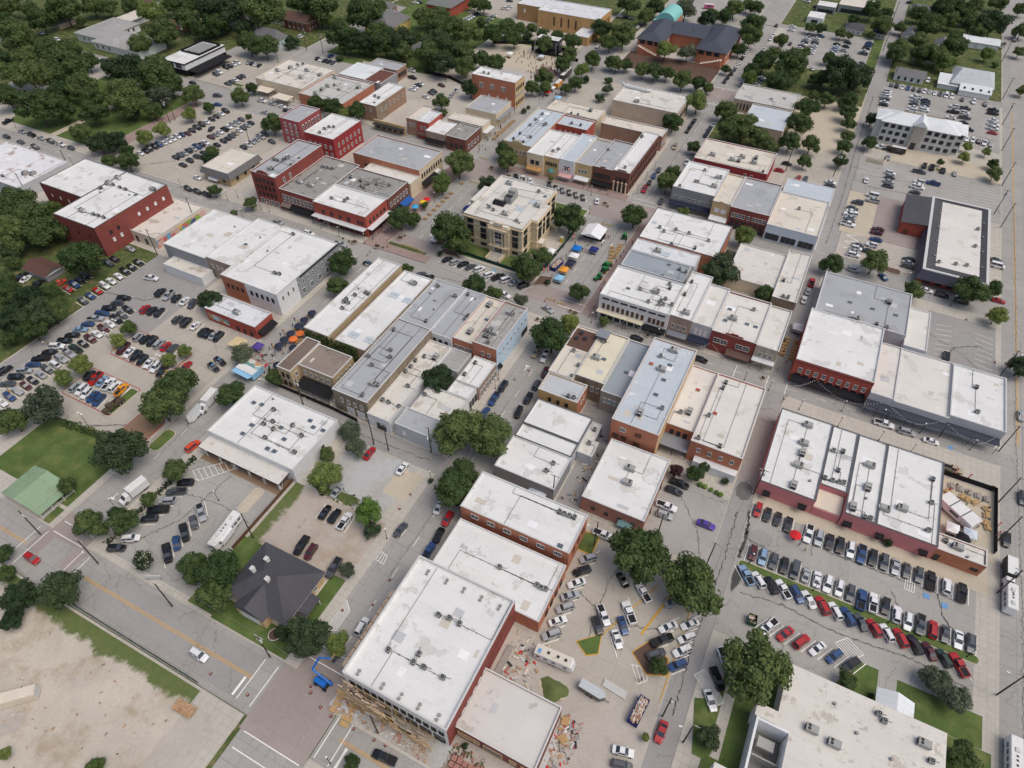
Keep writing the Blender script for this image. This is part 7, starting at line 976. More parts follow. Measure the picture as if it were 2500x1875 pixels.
yh = pitched('yellow_house', 'large yellow house with grey hip roof and red chimneys', -285, -268, 364, 388, 6.4, 12.5, 'yellowhouse', 'houseg', .9, 'y', .8, W2, 'house', ((-279, 372, 9.4, 'w_brickred'), (-273, 380, 8.8, 'w_brickred'), (-283, 385, 7.4, 'w_brickred')))
for i, (lb, x0, x1, y0, y1, ze, zr, wl_, rf_, hp, ax) in enumerate([
    ('white house with pale roof behind the brick house', -354, -341.6, 353.4, 360, 4.6, 7, 'white', 'houseg', 0, 'x'), ('white house with long grey roof left of the blue Victorian house', -372, -350, 336, 345, 4.2, 6.6, 'white', 'houseg', 0, 'x'), ('brown roofed brick house beside the chapel drive', -408, -392, 316, 330, 3.2, 5.4, 'brickorange', 'housebrown', .8, 'x'), ('dark roofed garage with white doors in the far left grove', -487, -468, 250, 262, 3, 5.6, 'white', 'shingle', .6, 'x'), ('small grey roofed house between far left trees', -482, -464, 282, 294, 3, 5.6, 'palebrick', 'houseg', .6, 'x'), ('white cottage with brown roof above the chapel', -448, -438, 335, 343, 3, 5, 'white', 'housebrown', 0, 'x'), ('dark roof hidden in the western grove', -452, -438, 222, 236, 3, 5.5, 'lgrey', 'shingle', .5, 'y'),
    ('brown roof hidden among the left edge trees', -398, -386, 196, 206, 3, 5, 'brickbrown', 'housebrown', .5, 'x'), ('grey roofed house with gable dormers by the yellow house', -305, -290, 392, 406, 5.6, 9.4, 'brickbrown', 'houseg', .4, 'x'), ('long grey roofed house behind the western street trees', -386, -366, 362, 371, 3.6, 6, 'lgrey', 'houseg', 0, 'x'), ('small grey bungalow with gabled porch right of the lane', 16.5, 26, 510, 523, 3, 6, 'lgrey', 'houseg', 0, 'y'), ('dark roofed cottage beside the top right lot', -17, -6, 508, 519, 3, 5.4, 'officegrey', 'shingle', .7, 'x'), ('dark shingle cottage left of the lane', 0, 8, 508, 519, 3, 5.6, 'officegrey', 'shingle', .7, 'y'), ('dark roof among the upper right trees', 46, 62, 556, 572, 3.4, 6, 'lgrey', 'shingle', .7, 'x'), ('blue grey roof sunk in the right hand grove', 26, 40, 480, 494, 3, 5.6, 'lgrey', 'navy', .6, 'x'),
    ('pale tan roofed house at the head of the lane', 18, 34, 560, 574, 3.4, 6.6, 'creamwall', 'houseg', .4, 'x'), ('white small gabled house in the right grove', 36, 44, 504, 514, 3, 5.6, 'white', 'houseg', 0, 'y'), ('shaded grey roof beside the upper park trees', -282, -268, 392.5, 408, 5, 9, 'creamwall', 'houseg', .5, 'x') if False else ('tan roofed round pavilion beside the fenced park', -246, -234, 350, 362, 3.2, 6.4, 'creamwall', 'houseg', 1, 'x')]):
    pitched('house', lb, x0, x1, y0, y1, ze, zr, wl_, rf_, hp, ax, .5, 'S 3@1.6 .9x1.3 .1-.9 w')
pitched('long_white_house', 'long low white house with grey roof by the office lot', 18.8, 34, 445.5, 456.5, 3.4, 5.2, 'white', 'houseg', 0, 'x', .5, 'S 4@1.7 1x1.4 .05-.95 k'); pitched('garage_building', 'white garage with blue trimmed doors by the far right street', 51, 71, 518, 530, 3.8, 5, 'paleblue2', 'metalwhite', 0, 'x', .5, 'S 3@1.9 4x2.8 .1-.98 p', 'garage')
mh = pitched('metal_roofed_house', 'rambling house with pale grey metal roof and skylights', 48, 68, 446, 470.5, 4.2, 8, 'white', 'metalgrey', .3, 'x', .8, WB); b = MB(); b.hexa([(-6, -18, 2.6), (10, -18, 2.6), (10, -11.8, 4.4), (-6, -11.8, 4.4)], [(-6, -18, 2.75), (10, -18, 2.75), (10, -11.8, 4.55), (-6, -11.8, 4.55)], 'r_metalwhite')
for k in range(4): b.box(-4 + k * 4, -3 + k * 4, -16.4, -14, 3.1, 3.75, 'ac_dark')
b.box(-5.6, 9.6, -17.6, -12.3, 0, 2.6, 'w_white'); b.build('sun_porch', mh)
b = MB(); b.hexa([(-17, -14, 2.6), (-6.4, -14, 2.6), (-6.4, -2, 4.4), (-17, -2, 4.4)], [(-17, -14, 2.75), (-6.4, -14, 2.75), (-6.4, -2, 4.55), (-17, -2, 4.55)], 'r_metalwhite'); b.box(-16.4, -6.6, -13.4, -2.2, 0, 2.6, 'w_white'); b.build('side_wing', mh)
ch = pitched('chapel', 'white walled chapel with flat patched grey roof and deep eaves', -439, -417, 275, 304, 4.6, 5.2, 'white', 'weathered', .9, 'y', .8, 'S 3@2.4 .4x1.6 .2-.8 k;E 3@2.4 1x1.6 .5-.9 k', 'chapel')
b = MB(); b.box(10, 48, -19.5, .6, 0, 4.3, 'w_white'); b.box(9.4, 48.8, -20.3, 1.2, 4.3, 4.7, 'frame_white', 'r_weathered'); b.build('front_wing', ch); b = MB(); b.box(-11, 1, 16, 32, 0, 3.6, 'w_white'); b.box(-11.5, 2, 15.6, 32.5, 3.6, 3.9, 'frame_white', 'r_creamroof'); b.build('rear_wing', ch)
for x in (13, 18, 23): put('window', window_mesh(.6, 1.6, 'k'), ch, (x, -19.5, 2.3))
# black modern restaurant
mr = tag(empty('modern_restaurant', (-345.4, 280.5, 0)), 'black and white modern restaurant with fenced roof deck', 'restaurant'); b = MB(); b.box(-8, 8, -15.6, 15.6, 3.6, 7, 'w_white', 'r_white'); b.build('upper_storey', mr); b = MB(); b.box(-7.4, 8.6, -15, 15, 0, 3.6, 'black'); b.build('lower_storey', mr); b = MB(); b.box(-8.3, 8.3, -15.9, 15.9, 6.5, 7.25, 'black', 'r_white'); b.build('fascia', mr)
b = MB()
for p, q_ in (((-7, -3), (7, -3)), ((7, -3), (7, 14)), ((7, 14), (-7, 14)), ((-7, 14), (-7, -3))): b.bar((*p, 7.8), (*q_, 7.8), .12, 1.2, 'black')
b.box(-5, 5, -1, 12, 7.25, 7.8, 'ac'); b.build('roof_screen', mr); b = MB(); b.box(8.6, 16, -15, 12, 3.2, 3.5, 'black'); b.build('terrace_roof', mr); put('window', window_mesh(4, 2, 'k'), mr, (3, -15.6, 5.2)); put('window', window_mesh(4, 2, 'k'), mr, (-3, -15.6, 5.2))

# library with twin hip roofs and turquoise vault
lb_ = tag(empty('library', (-98.5, 437, 0)), 'red brick library with navy hip roofs and turquoise vaulted hall', 'library'); ox, oy = -98.5, 437
for X0, X1, Y0, Y1, zr in ((-124.8, -110, 417.3, 452, 11.6), (-89, -72, 417.8, 459, 11.8)):
    b = MB()
    for (p, q_) in (((X0, Y0), (X1, Y0)), ((X1, Y0), (X1, Y1)), ((X1, Y1), (X0, Y1)), ((X0, Y1), (X0, Y0))): b.poly([(p[0] - ox, p[1] - oy, -.1), (q_[0] - ox, q_[1] - oy, -.1), (q_[0] - ox, q_[1] - oy, 7.9), (p[0] - ox, p[1] - oy, 7.9)], 'w_brickorange')
    b.build('wall', lb_); b = MB(); e = 1.0; A0, A1, B0, B1 = X0 - e - ox, X1 + e - ox, Y0 - e - oy, Y1 + e - oy; mx, k = (A0 + A1) / 2, (A1 - A0) * .42
    p, q_ = (mx, B0 + k, zr), (mx, B1 - k, zr); b.poly([(A0, B0, 7.8), (A1, B0, 7.8), p], 'r_navy'); b.poly([(A1, B0, 7.8), (A1, B1, 7.8), q_, p], 'r_navy'); b.poly([(A1, B1, 7.8), (A0, B1, 7.8), q_], 'r_navy'); b.poly([(A0, B1, 7.8), (A0, B0, 7.8), p, q_], 'r_navy'); b.poly([(A0, B0, 7.7), (A0, B1, 7.7), (A1, B1, 7.7), (A1, B0, 7.7)], 'frame_dark'); b.build('hip_roof', lb_)
    for i in range(3): put('window', window_mesh(3, 2, 'k'), lb_, (X0 + 3 + i * 4.6 - ox, Y0 - oy, 6.3))
    for i in range(6): put('window', window_mesh(2.4, 2, 'w'), lb_, (X1 - ox, Y0 + 4 + i * 5.6 - oy, 5.5), math.pi / 2)
    b = MB(); s_ = 1 if X0 < -100 else -1
    for i in range(8):
        xx = (X0 + 1 + i * 1.5) if s_ > 0 else (X1 - 1 - i * 1.5); b.box(min(xx, xx + 1.5 * s_) - ox, max(xx, xx + 1.5 * s_) - ox, Y0 - 3 - oy, Y0 - .01 - oy, 0, 4.4 - i * .5, 'w_brickorange', 'w_cream')
    b.build('stepped_wall', lb_)
b = MB(); b.box(-110 - ox, -89 - ox, 436 - oy, 456 - oy, 0, 8, 'w_brickorange'); b.hexa([(-110.5 - ox, 434 - oy, 7.9), (-88.5 - ox, 434 - oy, 7.9), (-88.5 - ox, 457 - oy, 7.9), (-110.5 - ox, 457 - oy, 7.9)], [(-110.5 - ox, 445 - oy, 11), (-88.5 - ox, 445 - oy, 11), (-88.5 - ox, 446 - oy, 11), (-110.5 - ox, 446 - oy, 11)], 'r_navy'); b.build('link_block', lb_)
plain('turquoise', (140, 206, 200), .5); b = MB(); n = 12; Y0, Y1 = 452.6 - oy, 471 - oy
pr = [(-119.4 - ox + 6 * math.cos(math.pi * k / n), 7.6 + 5 * math.sin(math.pi * k / n)) for k in range(n + 1)]
for (a_, z0), (c_, z1) in zip(pr, pr[1:]): b.poly([(a_, Y0, z0), (c_, Y0, z1), (c_, Y1, z1), (a_, Y1, z0)], 'turquoise')
b.poly([(x, Y0, z) for x, z in pr], 'turquoise'); b.poly([(x, Y1, z) for x, z in reversed(pr)], 'turquoise'); b.box(-125.4 - ox, -113.4 - ox, Y0, Y1, 0, 7.62, 'w_brickorange'); b.box(-126.5 - ox, -110 - ox, Y0 - 2, Y0 - .05, 7.9, 8.3, 'turquoise'); b.build('vaulted_hall', lb_)
# three storey grey office
of = tag(empty('office_block', (35, 370, 0)), 'pale grey three storey office block with white hip metal roof', 'office'); ox, oy = 35, 370
def obx(nm, X0, X1, Y0, Y1, z0, z1, mt, top=None): b = MB(); b.box(X0 - ox, X1 - ox, Y0 - oy, Y1 - oy, z0, z1, mt, top); return b.build(nm, of)
obx('west_wing', 18.6, 32.4, 363, 377, 0, 10.5, 'w_officegrey'); obx('centre_bay', 32.4, 37.3, 361.8, 377.02, 0, 11.5, 'w_officetaupe'); obx('east_wing', 37.3, 51.4, 363.01, 376.99, 0, 10.49, 'w_officegrey'); obx('west_end', 15.6, 18.6, 365, 376, 0, 10.3, 'w_officegrey'); obx('east_end', 51.4, 54.6, 365, 376, 0, 10.3, 'w_officegrey')
b = MB(); hx = lambda X0, X1, Y0, Y1, z0, x0, x1, y0, z1, m_: b.hexa([(X0 - ox, Y0 - oy, z0), (X1 - ox, Y0 - oy, z0), (X1 - ox, Y1 - oy, z0), (X0 - ox, Y1 - oy, z0)], [(x0 - ox, y0 - oy, z1), (x1 - ox, y0 - oy, z1), (x1 - ox, y0 + .3 - oy, z1), (x0 - ox, y0 + .3 - oy, z1)], m_)
hx(17.6, 52.4, 362.2, 378, 10.5, 25.5, 44.5, 370.2, 13.2, 'r_metalwhite'); hx(14.8, 24, 364.2, 377, 10.31, 20, 22, 370.2, 12, 'r_metalwhite'); hx(46, 55.4, 364.2, 377, 10.31, 48, 50, 370.2, 12, 'r_metalwhite'); b.build('hip_roof', of)
b = MB(); b.hexa([(31.6 - ox, 361 - oy, 11.5), (38.1 - ox, 361 - oy, 11.5), (38.1 - ox, 370 - oy, 11.5), (31.6 - ox, 370 - oy, 11.5)], [(34.7 - ox, 361 - oy, 14), (35 - ox, 361 - oy, 14), (35 - ox, 371 - oy, 14), (34.7 - ox, 371 - oy, 14)], 'r_metalwhite'); b.build('entrance_gable', of); obx('roof_well', 26, 44, 371.4, 373, 11.6, 12.9, 'w_officetaupe', 'w_oldstone')
wo = window_mesh(1.7, 1.5, 'k')
for z in (8.8, 5.6, 2.2):
    for x in (20.3, 23.4, 26.5, 29.8, 39.6, 42.8, 46, 49.3): put('window', wo, of, (x - ox, 363 - oy, z))
    put('window', wo, of, (53 - ox, 365 - oy, z))
put('door', window_mesh(2, 3, 'k'), of, (34.8 - ox, 361.8 - oy, 1.8))
# mansard roofed building
mb_ = tag(empty('mansard_building', (56.3, 279.4, 0)), 'single storey red building with dark shingle mansard around pale flat roof', 'building'); ox, oy = 56.3, 279.4; X0, X1, Y0, Y1 = 44.7, 68, 250.8, 308
b = MB(); b.box(X0 + .8 - ox, X1 - .8 - ox, Y0 + 1 - oy, Y1 - .3 - oy, -.1, 3.4, 'w_brickred'); b.build('wall', mb_)
b = MB(); o0, o1, p0, p1 = X0 - .6 - ox, X1 + .4 - ox, Y0 - 1.6 - oy, Y1 - oy; i0, i1, j0, j1 = X0 + .6 - ox, X1 - .4 - ox, Y0 + .4 - oy, Y1 - oy
b.poly([(o0, p0, 3), (o1, p0, 3), (i1, j0, 6), (i0, j0, 6)], 'navymetal'); b.poly([(o1, p0, 3), (o1, p1, 3), (i1, j1, 6), (i1, j0, 6)], 'navymetal'); b.poly([(o0, p1, 3), (o0, p0, 3), (i0, j0, 6), (i0, j1, 6)], 'navymetal'); b.poly([(o1, p1, 3), (o0, p1, 3), (i0, j1, 6), (i1, j1, 6)], 'w_brickred'); b.poly([(o0, p0, 2.98), (o0, p1, 2.98), (o1, p1, 2.98), (o1, p0, 2.98)], 'frame_dark'); b.build('mansard', mb_)
b = MB(); t = 1.0; b.box(i0, i1, j0, j0 + t, 6, 6.35, 'coping'); b.box(i0, i1, j1 - t, j1, 6, 6.35, 'coping'); b.box(i0, i0 + t, j0 + t, j1 - t, 6, 6.35, 'coping'); b.box(i1 - t, i1, j0 + t, j1 - t, 6, 6.35, 'coping'); b.build('coping', mb_)
b = MB(); k0, k1, l0, l1 = i0 + t, i1 - t, j0 + t, j1 - t; m0, m1, n0, n1 = k0 + 3.4, k1 - 2, l0 + 4.4, l1 - .6
b.poly([(k0, l0, 6.3), (k1, l0, 6.3), (m1, n0, 5.5), (m0, n0, 5.5)], 'r_shingle'); b.poly([(k1, l0, 6.3), (k1, l1, 6.3), (m1, n1, 5.5), (m1, n0, 5.5)], 'r_shingle'); b.poly([(k0, l1, 6.3), (k0, l0, 6.3), (m0, n0, 5.5), (m0, n1, 5.5)], 'r_shingle'); b.poly([(k1, l1, 6.3), (k0, l1, 6.3), (m0, n1, 5.5), (m1, n1, 5.5)], 'r_shingle'); b.build('inner_slope', mb_)
b = MB(); b.poly([(m0, n0, 5.5), (m1, n0, 5.5), (m1, n1, 5.5), (m0, n1, 5.5)], 'r_creamroof2'); b.build('roof', mb_)
b = MB(); b.box(35.9 - ox, 45 - ox, 283.2 - oy, 306 - oy, -.1, 5.4, 'w_brickred'); b.poly([(35.4 - ox, 282.6 - oy, 5.4), (45.2 - ox, 282.6 - oy, 6.3), (45.2 - ox, 306.6 - oy, 6.3), (35.4 - ox, 306.6 - oy, 5.4)], 'r_shingle'); b.build('side_wing', mb_); put('door', window_mesh(1.4, 2.2, 'b'), mb_, (38.5 - ox, 283.2 - oy, 1.3))
for x, y in ((50.5, 259), (56.3, 260.5), (60, 261.5), (62.5, 276.5), (63.2, 290)): put('condenser', ac_mesh('c'), mb_, (x - ox, y - oy, 5.5))
for k in range(8): put('vent', ac_mesh('v'), mb_, ((m0 - .8) if k < 4 else (m1 + .6), n0 + 6 + (k % 4) * 11, 5.6))
for k in range(5): put('window', window_mesh(2, 1.8, 'k'), mb_, (X0 + 4 + k * 4 - ox, Y0 + 1 - oy, 1.6))
# large white roofed building at the bottom right, with sunken service court
se = tag(empty('school_building', (45, 62, 0)), 'sprawling building with stained white roof and sunken service court', 'building'); ox, oy = 45, 62
def srf(nm, X0, X1, Y0, Y1, h_):
    b = MB(); b.box(X0 - ox, X1 - ox, Y0 - oy, Y1 - oy, -.1, h_, 'w_white', 'r_stained'); b.build(nm, se)
srf('north_range', 29.6, 62, 66, 80.6, 6); srf('west_range', 24.8, 27.6, 60.6, 66.4, 6.01) if False else None; srf('east_range', 32.4, 62, 30, 65.99, 5.99); srf('south_range', 20, 32.39, 30, 53.4, 5.98); srf('link', 25.2, 29.59, 66.2, 69, 6.02)
b = MB(); b.box(25.6 - ox, 26.1 - ox, 53.41 - oy, 66.1 - oy, 0, 6.4, 'w_white'); b.box(26.1 - ox, 32.3 - ox, 65.4 - oy, 65.98 - oy, 0, 6.3, 'w_white'); b.box(26.2 - ox, 32.3 - ox, 53.5 - oy, 65.3 - oy, -.05, .08, 'asphalt_dark'); b.box(26.2 - ox, 32.3 - ox, 59.2 - oy, 59.5 - oy, .08, 3.4, 'lot_grey'); b.box(27.4 - ox, 30.8 - ox, 61.4 - oy, 63.6 - oy, .08, 3.2, 'ac_beige'); b.build('service_court', se)
for t_, x, y in (('r', 36.4, 68.4), ('r', 41, 67.6), ('r', 32.8, 55), ('r', 57.6, 76), ('c', 59.2, 73.2), ('c', 48.6, 78), ('c', 49.8, 77), ('v', 40, 76), ('v', 45, 72), ('v', 52, 70)): put(ACN[t_], ac_mesh(t_), se, (x - ox, y - oy, 6.02))
b = MB(); b.hexa([(48.6 - ox, 80.7 - oy, 3.4), (56.4 - ox, 80.7 - oy, 3.4), (56.4 - ox, 85.4 - oy, 3.4), (48.6 - ox, 85.4 - oy, 3.4)], [(52.4 - ox, 80.7 - oy, 5), (52.6 - ox, 80.7 - oy, 5), (52.6 - ox, 85.4 - oy, 5), (52.4 - ox, 85.4 - oy, 5)], 'r_metalwhite')
for x in (49, 56): b.cyl(x - ox, 85 - oy, 0, 3.4, .12, .12, 'frame_white')
b.build('entrance_canopy', se)
# crimson building rear wing, patio roofs, walkway roof
def loose(name, label, cat, fn, loc=(0, 0, 0), rz=0):
    b = MB(); fn(b); return tag(put(name, b.mesh(name), None, loc, rz), label, cat)
def patio(b):
    b.box(-5, 5, -3, 3, 3, 3.2, 'w_cream')
    for x in (-4.7, 4.7):
        for y in (-2.7, 2.7): b.box(x - .1, x + .1, y - .1, y + .1, 0, 3, 'iron')
loose('patio_roof', 'flat cream patio roof beside the cluttered restaurant roof', 'patio roof', patio, (-283, 266.6, 0)); loose('patio_roof', 'second patio roof with round patch nearer the brick shops', 'patio roof', patio, (-268, 263.6, 0))
loose('facade_wall', 'lone yellow brick shopfront wall before a vacant dirt yard', 'wall', lambda b: (b.box(-9.4, 9.4, -.3, .3, 0, 4.4, 'w_brickyellow'), b.box(-9, 9, -2.4, -.31, 2.8, 3, 'ac_dark'), [b.box(-8 + k * 3.4, -5.6 + k * 3.4, -.36, -.3, .4, 2.5, 'glass') for k in range(5)]), (-199.5, 262.4, 0))
bl = tag(empty('black_canopy', (-119.6, 101.6, 0)), 'large black canopy roof behind the stone hall', 'canopy'); b = MB(); b.hexa([(-6.5, -1.6, 3), (6.5, -1.6, 3), (6.5, 2.6, 3.6), (-6.5, 2.6, 3.6)], [(-6.5, -1.6, 3.12), (6.5, -1.6, 3.12), (6.5, 2.6, 3.72), (-6.5, 2.6, 3.72)], 'black'); b.build('canopy_roof', bl)
for x in (-6, 0, 6): b = MB(); b.cyl(x, -1.4, 0, 3, .08, .08, 'iron'); b.build('post', bl)
# ---------------------------------------------------------------- vehicles
PAINT = dict(K=(26, 27, 30), W=(232, 234, 236), S=(176, 180, 184), G=(84, 88, 94), R=(176, 34, 38), B=(46, 78, 128), M=(88, 36, 42), N=(44, 66, 58), O=(226, 78, 44), Y=(236, 156, 30), T=(178, 164, 140), L=(142, 172, 200), P=(88, 60, 168), Z=(24, 25, 28))
for k_, c_ in PAINT.items(): plain('paint_' + k_, c_, .28, .5, .0 if k_ in 'WKRYO' else .15, .4)
plain('carglass', (58, 66, 76), .05, .9); plain('bedliner', (40, 40, 42), .8); plain('army_green', (86, 78, 62), .8)
# type: length, width, belt z, roof z, hood x, windshield top x, roof rear x, rear glass base x, deck z
CT = {'s': (4.8, 1.84, .92, 1.45, .22, .06, -.17, -.36, .98), 'u': (4.85, 1.93, 1.08, 1.75, .24, .12, -.40, -.475, 1.12), 'v': (5.3, 2.0, 1.15, 2.05, .34, .24, -.44, -.485, 1.2), 'p': (5.8, 2.0, 1.1, 1.86, .24, .13, -.09, -.115, 1.1)}
def loft(b, secs, mt, cap=True):
    """secs: list of (x, [(y,z)...]) closed rings"""
    n = len(secs[0][1]); i0 = len(b.v); k = b.mat(mt)
    for x, ring in secs: b.v += [(x, y, z) for y, z in ring]
    for a_ in range(len(secs) - 1):
        for j in range(n): p = i0 + a_ * n; b.f.append((p + j, p + n + j, p + n + (j + 1) % n, p + (j + 1) % n)); b.mi.append(k)
    if cap: b.f.append(tuple(range(i0, i0 + n))); b.mi.append(k); p = i0 + (len(secs) - 1) * n; b.f.append(tuple(range(p + n - 1, p - 1, -1))); b.mi.append(k)
def car_parts(t, c):
    key = ('car', t, c)
    if key in CACHE: return CACHE[key]
    L, W_, zb, zr, hx, wx, rx, gx, dz = CT[t]; h = W_ / 2; p = 'paint_' + c; b = MB()
    def ring(w_, z0, z1): return [(-w_ * .96, z0), (w_ * .96, z0), (w_, z0 + .22), (w_, (z0 + z1) * .55), (w_ * .93, z1 - .03), (w_ * .8, z1), (-w_ * .8, z1), (-w_ * .93, z1 - .03), (-w_, (z0 + z1) * .55), (-w_, z0 + .22)]
    zh = zb - .1
    if t == 'p': secs = [(-L / 2, ring(h * .94, .45, zb - .02)), (-L / 2 + .15, ring(h * .98, .35, zb)), (-L * .12, ring(h, .28, zb)), (L * hx, ring(h, .28, zb)), (L * .42, ring(h * .97, .28, zh)), (L * .485, ring(h * .88, .35, zh - .12)), (L / 2, ring(h * .76, .45, zh - .3))]
    else: secs = [(-L / 2, ring(h * .8, .45, dz - .25)), (-L / 2 + .14, ring(h * .9, .34, dz - .05)), (-L * .36, ring(h * .99, .26, dz)), (0, ring(h, .24, zb + .02)), (L * hx, ring(h, .24, zb)), (L * .40, ring(h * .95, .25, zh - .04)), (L * .475, ring(h * .86, .32, zh - .16)), (L / 2, ring(h * .7, .42, zh - .3))]
    loft(b, secs, p)
    top = h * .72; bw = h * .9
    rz = [(L * rx, -top, zr), (L * wx, -top, zr), (L * wx, top, zr), (L * rx, top, zr)]
    b.hexa([(x, y * 1.03, z - .03) for x, y, z in rz], [(x * .98, y * .94, z + .04) for x, y, z in rz], p)
    if t == 'p':
        x0, x1 = -L / 2 + .12, L * gx - .12; b.poly([(x0, -h * .74, zb + .012), (x1, -h * .74, zb + .012), (x1, h * .74, zb + .012), (x0, h * .74, zb + .012)], 'bedliner'); 
        for s_ in (-1, 1): b.box(x0, x1, s_ * h * .86 - .09, s_ * h * .86 + .09, zb, zb + .1, p)
        b.box(x0 - .05, x0 + .06, -h * .9, h * .9, zb, zb + .1, p)
    for s_ in (-1, 1):   # pillars, lamps, mirrors
        b.bar((L * hx * .95, s_ * bw * .97, zb), (L * wx, s_ * top * 1.02, zr), .08, .08, p); b.bar((L * gx, s_ * bw * .97, zb), (L * rx, s_ * top * 1.02, zr), .12, .1, p); mx = L * (wx + rx) / 2; b.bar((mx, s_ * bw * .985, zb), (mx, s_ * top * 1.03, zr), .1, .05, p)
        b.box(L * .455, L * .482, s_ * h * .62 - .2, s_ * h * .62 + .2, zh - .34, zh - .18, 'lampglass'); b.box(-L / 2 - .0, -L / 2 + .1, s_ * h * .66 - .12, s_ * h * .66 + .12, dz - .4, dz - .18, 'taillight'); b.box(L * hx - .35, L * hx - .15, s_ * (h + .08) - .08, s_ * (h + .08) + .08, zb, zb + .16, p)
        if t == 'u': b.bar((L * rx * .9, s_ * top * .85, zr + .1), (L * wx * .6, s_ * top * .85, zr + .1), .05, .05, 'ac_dark')
    b.box(L / 2 - .12, L / 2 + .015, -h * .55, h * .55, .42, .56, 'frame_dark')
    body = b.mesh('car_body', False); b = MB()
    if c == 'Z': pass
    b.hexa([(L * gx, -bw, zb), (L * hx, -bw, zb), (L * hx, bw, zb), (L * gx, bw, zb)], rz, 'carglass', bottom=False)
    glass = b.mesh('car_windows'); b = MB(); r = .34 if t in 's' else .39
    n = 12; cs = [(math.cos(2 * math.pi * i / n), math.sin(2 * math.pi * i / n)) for i in range(n)]
    b.hexa([(r * x, -.12, r * z) for x, z in cs], [(r * x, .12, r * z) for x, z in cs], 'rubber'); b.hexa([(r * .58 * x, -.135, r * .58 * z) for x, z in cs], [(r * .58 * x, .135, r * .58 * z) for x, z in cs], 'rim')
    wheel = CACHE.setdefault(('wheel', r), b.mesh('wheel')); wp = [(L * .31, s_ * (h - .1), r) for s_ in (-1, 1)] + [(-L * .3, s_ * (h - .1), r) for s_ in (-1, 1)]
    CACHE[key] = (body, glass, wheel, wp); return CACHE[key]
def joined_car(t, c):
    key = ('far', t, c)
    if key not in CACHE:
        body, glass, wheel, wp = car_parts(t, c); bm = bmesh.new(); mats = []
        for me, off in [(body, (0, 0, 0)), (glass, (0, 0, 0))] + [(wheel, p) for p in wp]:
            m2 = me.copy(); m2.transform(Matrix.Translation(off)); base = len(mats); mats += list(me.materials)
            for f_ in m2.polygons: f_.material_index += base
            bm.from_mesh(m2); bpy.data.meshes.remove(m2)
        me = bpy.data.meshes.new('car'); 
        for m_ in mats: me.materials.append(m_)
        bm.to_mesh(me); bm.free(); CACHE[key] = me
    return CACHE[key]
CNAME = {'K': 'black', 'W': 'white', 'S': 'silver', 'G': 'grey', 'R': 'red', 'B': 'blue', 'M': 'maroon', 'N': 'dark green', 'O': 'orange', 'Y': 'yellow', 'T': 'tan', 'L': 'pale blue', 'P': 'purple', 'Z': 'black and white'}
TNAME = {'s': ('sedan', 'sedan'), 'u': ('suv_car', 'SUV'), 'p': ('pickup_truck', 'pickup'), 'v': ('van', 'van')}
ZL = LZ + .012
for d, ang, ax, ay, bx_, by_, tok, flip, dist in CARS:
    tok = tok.split(); n = len(tok)
    for j, t in enumerate(tok):
        f_ = j / max(1, n - 1); x, y = ax + (bx_ - ax) * f_, ay + (by_ - ay) * f_; k = (n - j) if flip else j + 1; cn, tn = CNAME[t[0]], TNAME[t[1]]
        if n == 1: lab = f'{cn} {tn[1]}, {d}'
        elif tok.count(t) == 1: lab = f'the only {cn} {tn[1]} in the {d}'
        else: lab = f'{cn} {tn[1]}, {ORD[k]} from left, {d}'
        z = ground_z(x, y); z = ZL if z == 0 else z; a_ = R(ang + rnd.uniform(-2.5, 2.5)) + (math.pi if n > 2 and rnd.random() < .12 else 0); x += rnd.uniform(-.12, .12); y += rnd.uniform(-.12, .12)
        if dist < 300:
            body, glass, wheel, wp = car_parts(t[1], t[0]); o = empty(tn[0], (x, y, z), a_); put('body', body, o); put('windows', glass, o)
            for p in wp: put('wheel', wheel, o, p)
            if t[0] == 'Z':
                b = MB(); 
                for s_ in (-1, 1): b.box(-1, .9, s_ * .93 - .06, s_ * .93 + .06, .35, 1.0, 'paint_W')
                b.box(-.25, .25, -.6, .6, 1.76, 1.9, 'line_blue'); b.build('light_bar', o)
        else: o = put(tn[0], joined_car(t[1], t[0]), None, (x, y, z), a_)
        s_ = rnd.uniform(.94, 1.05); o.scale = (s_, s_, rnd.uniform(.95, 1.06)); tag(o, lab, 'car' if t[1] in 'su' else tn[1], 'parked and driving ' + {'s': 'sedans', 'u': 'SUVs', 'p': 'pickups', 'v': 'vans'}[t[1]])
    if n >= 3:       # stall lines between the cars of a row
        dx, dy = math.cos(R(ang)) * 2.6, math.sin(R(ang)) * 2.6; sx_, sy_ = (bx_ - ax) / (n - 1), (by_ - ay) / (n - 1)
        if math.hypot(sx_, sy_) < 5 and abs(sx_ * dy - sy_ * dx) / 2.6 / max(.1, math.hypot(sx_, sy_)) > .5:
            for j in range(n + 1):
                mx, my = ax + sx_ * (j - .5), ay + sy_ * (j - .5); line(mx - dx, my - dy, mx + dx, my + dy, .2, z=(LZ + .024 if ground_z(mx, my) == 0 else RZ + .037))
for col, segs in mk.items():
    b = MB()
    for i, (x0, y0, x1, y1, wd, z) in enumerate(segs):
        z = (LZ + .018 if z is None else z) + .0004 * (i % 5); d = Vector((x1 - x0, y1 - y0, 0)).normalized(); u = Vector((-d.y, d.x, 0)) * wd / 2
        b.poly([(x0 - u.x, y0 - u.y, z), (x1 - u.x, y1 - u.y, z), (x1 + u.x, y1 + u.y, z), (x0 + u.x, y0 + u.y, z)], col)
    struct(b.build('painted_markings'))

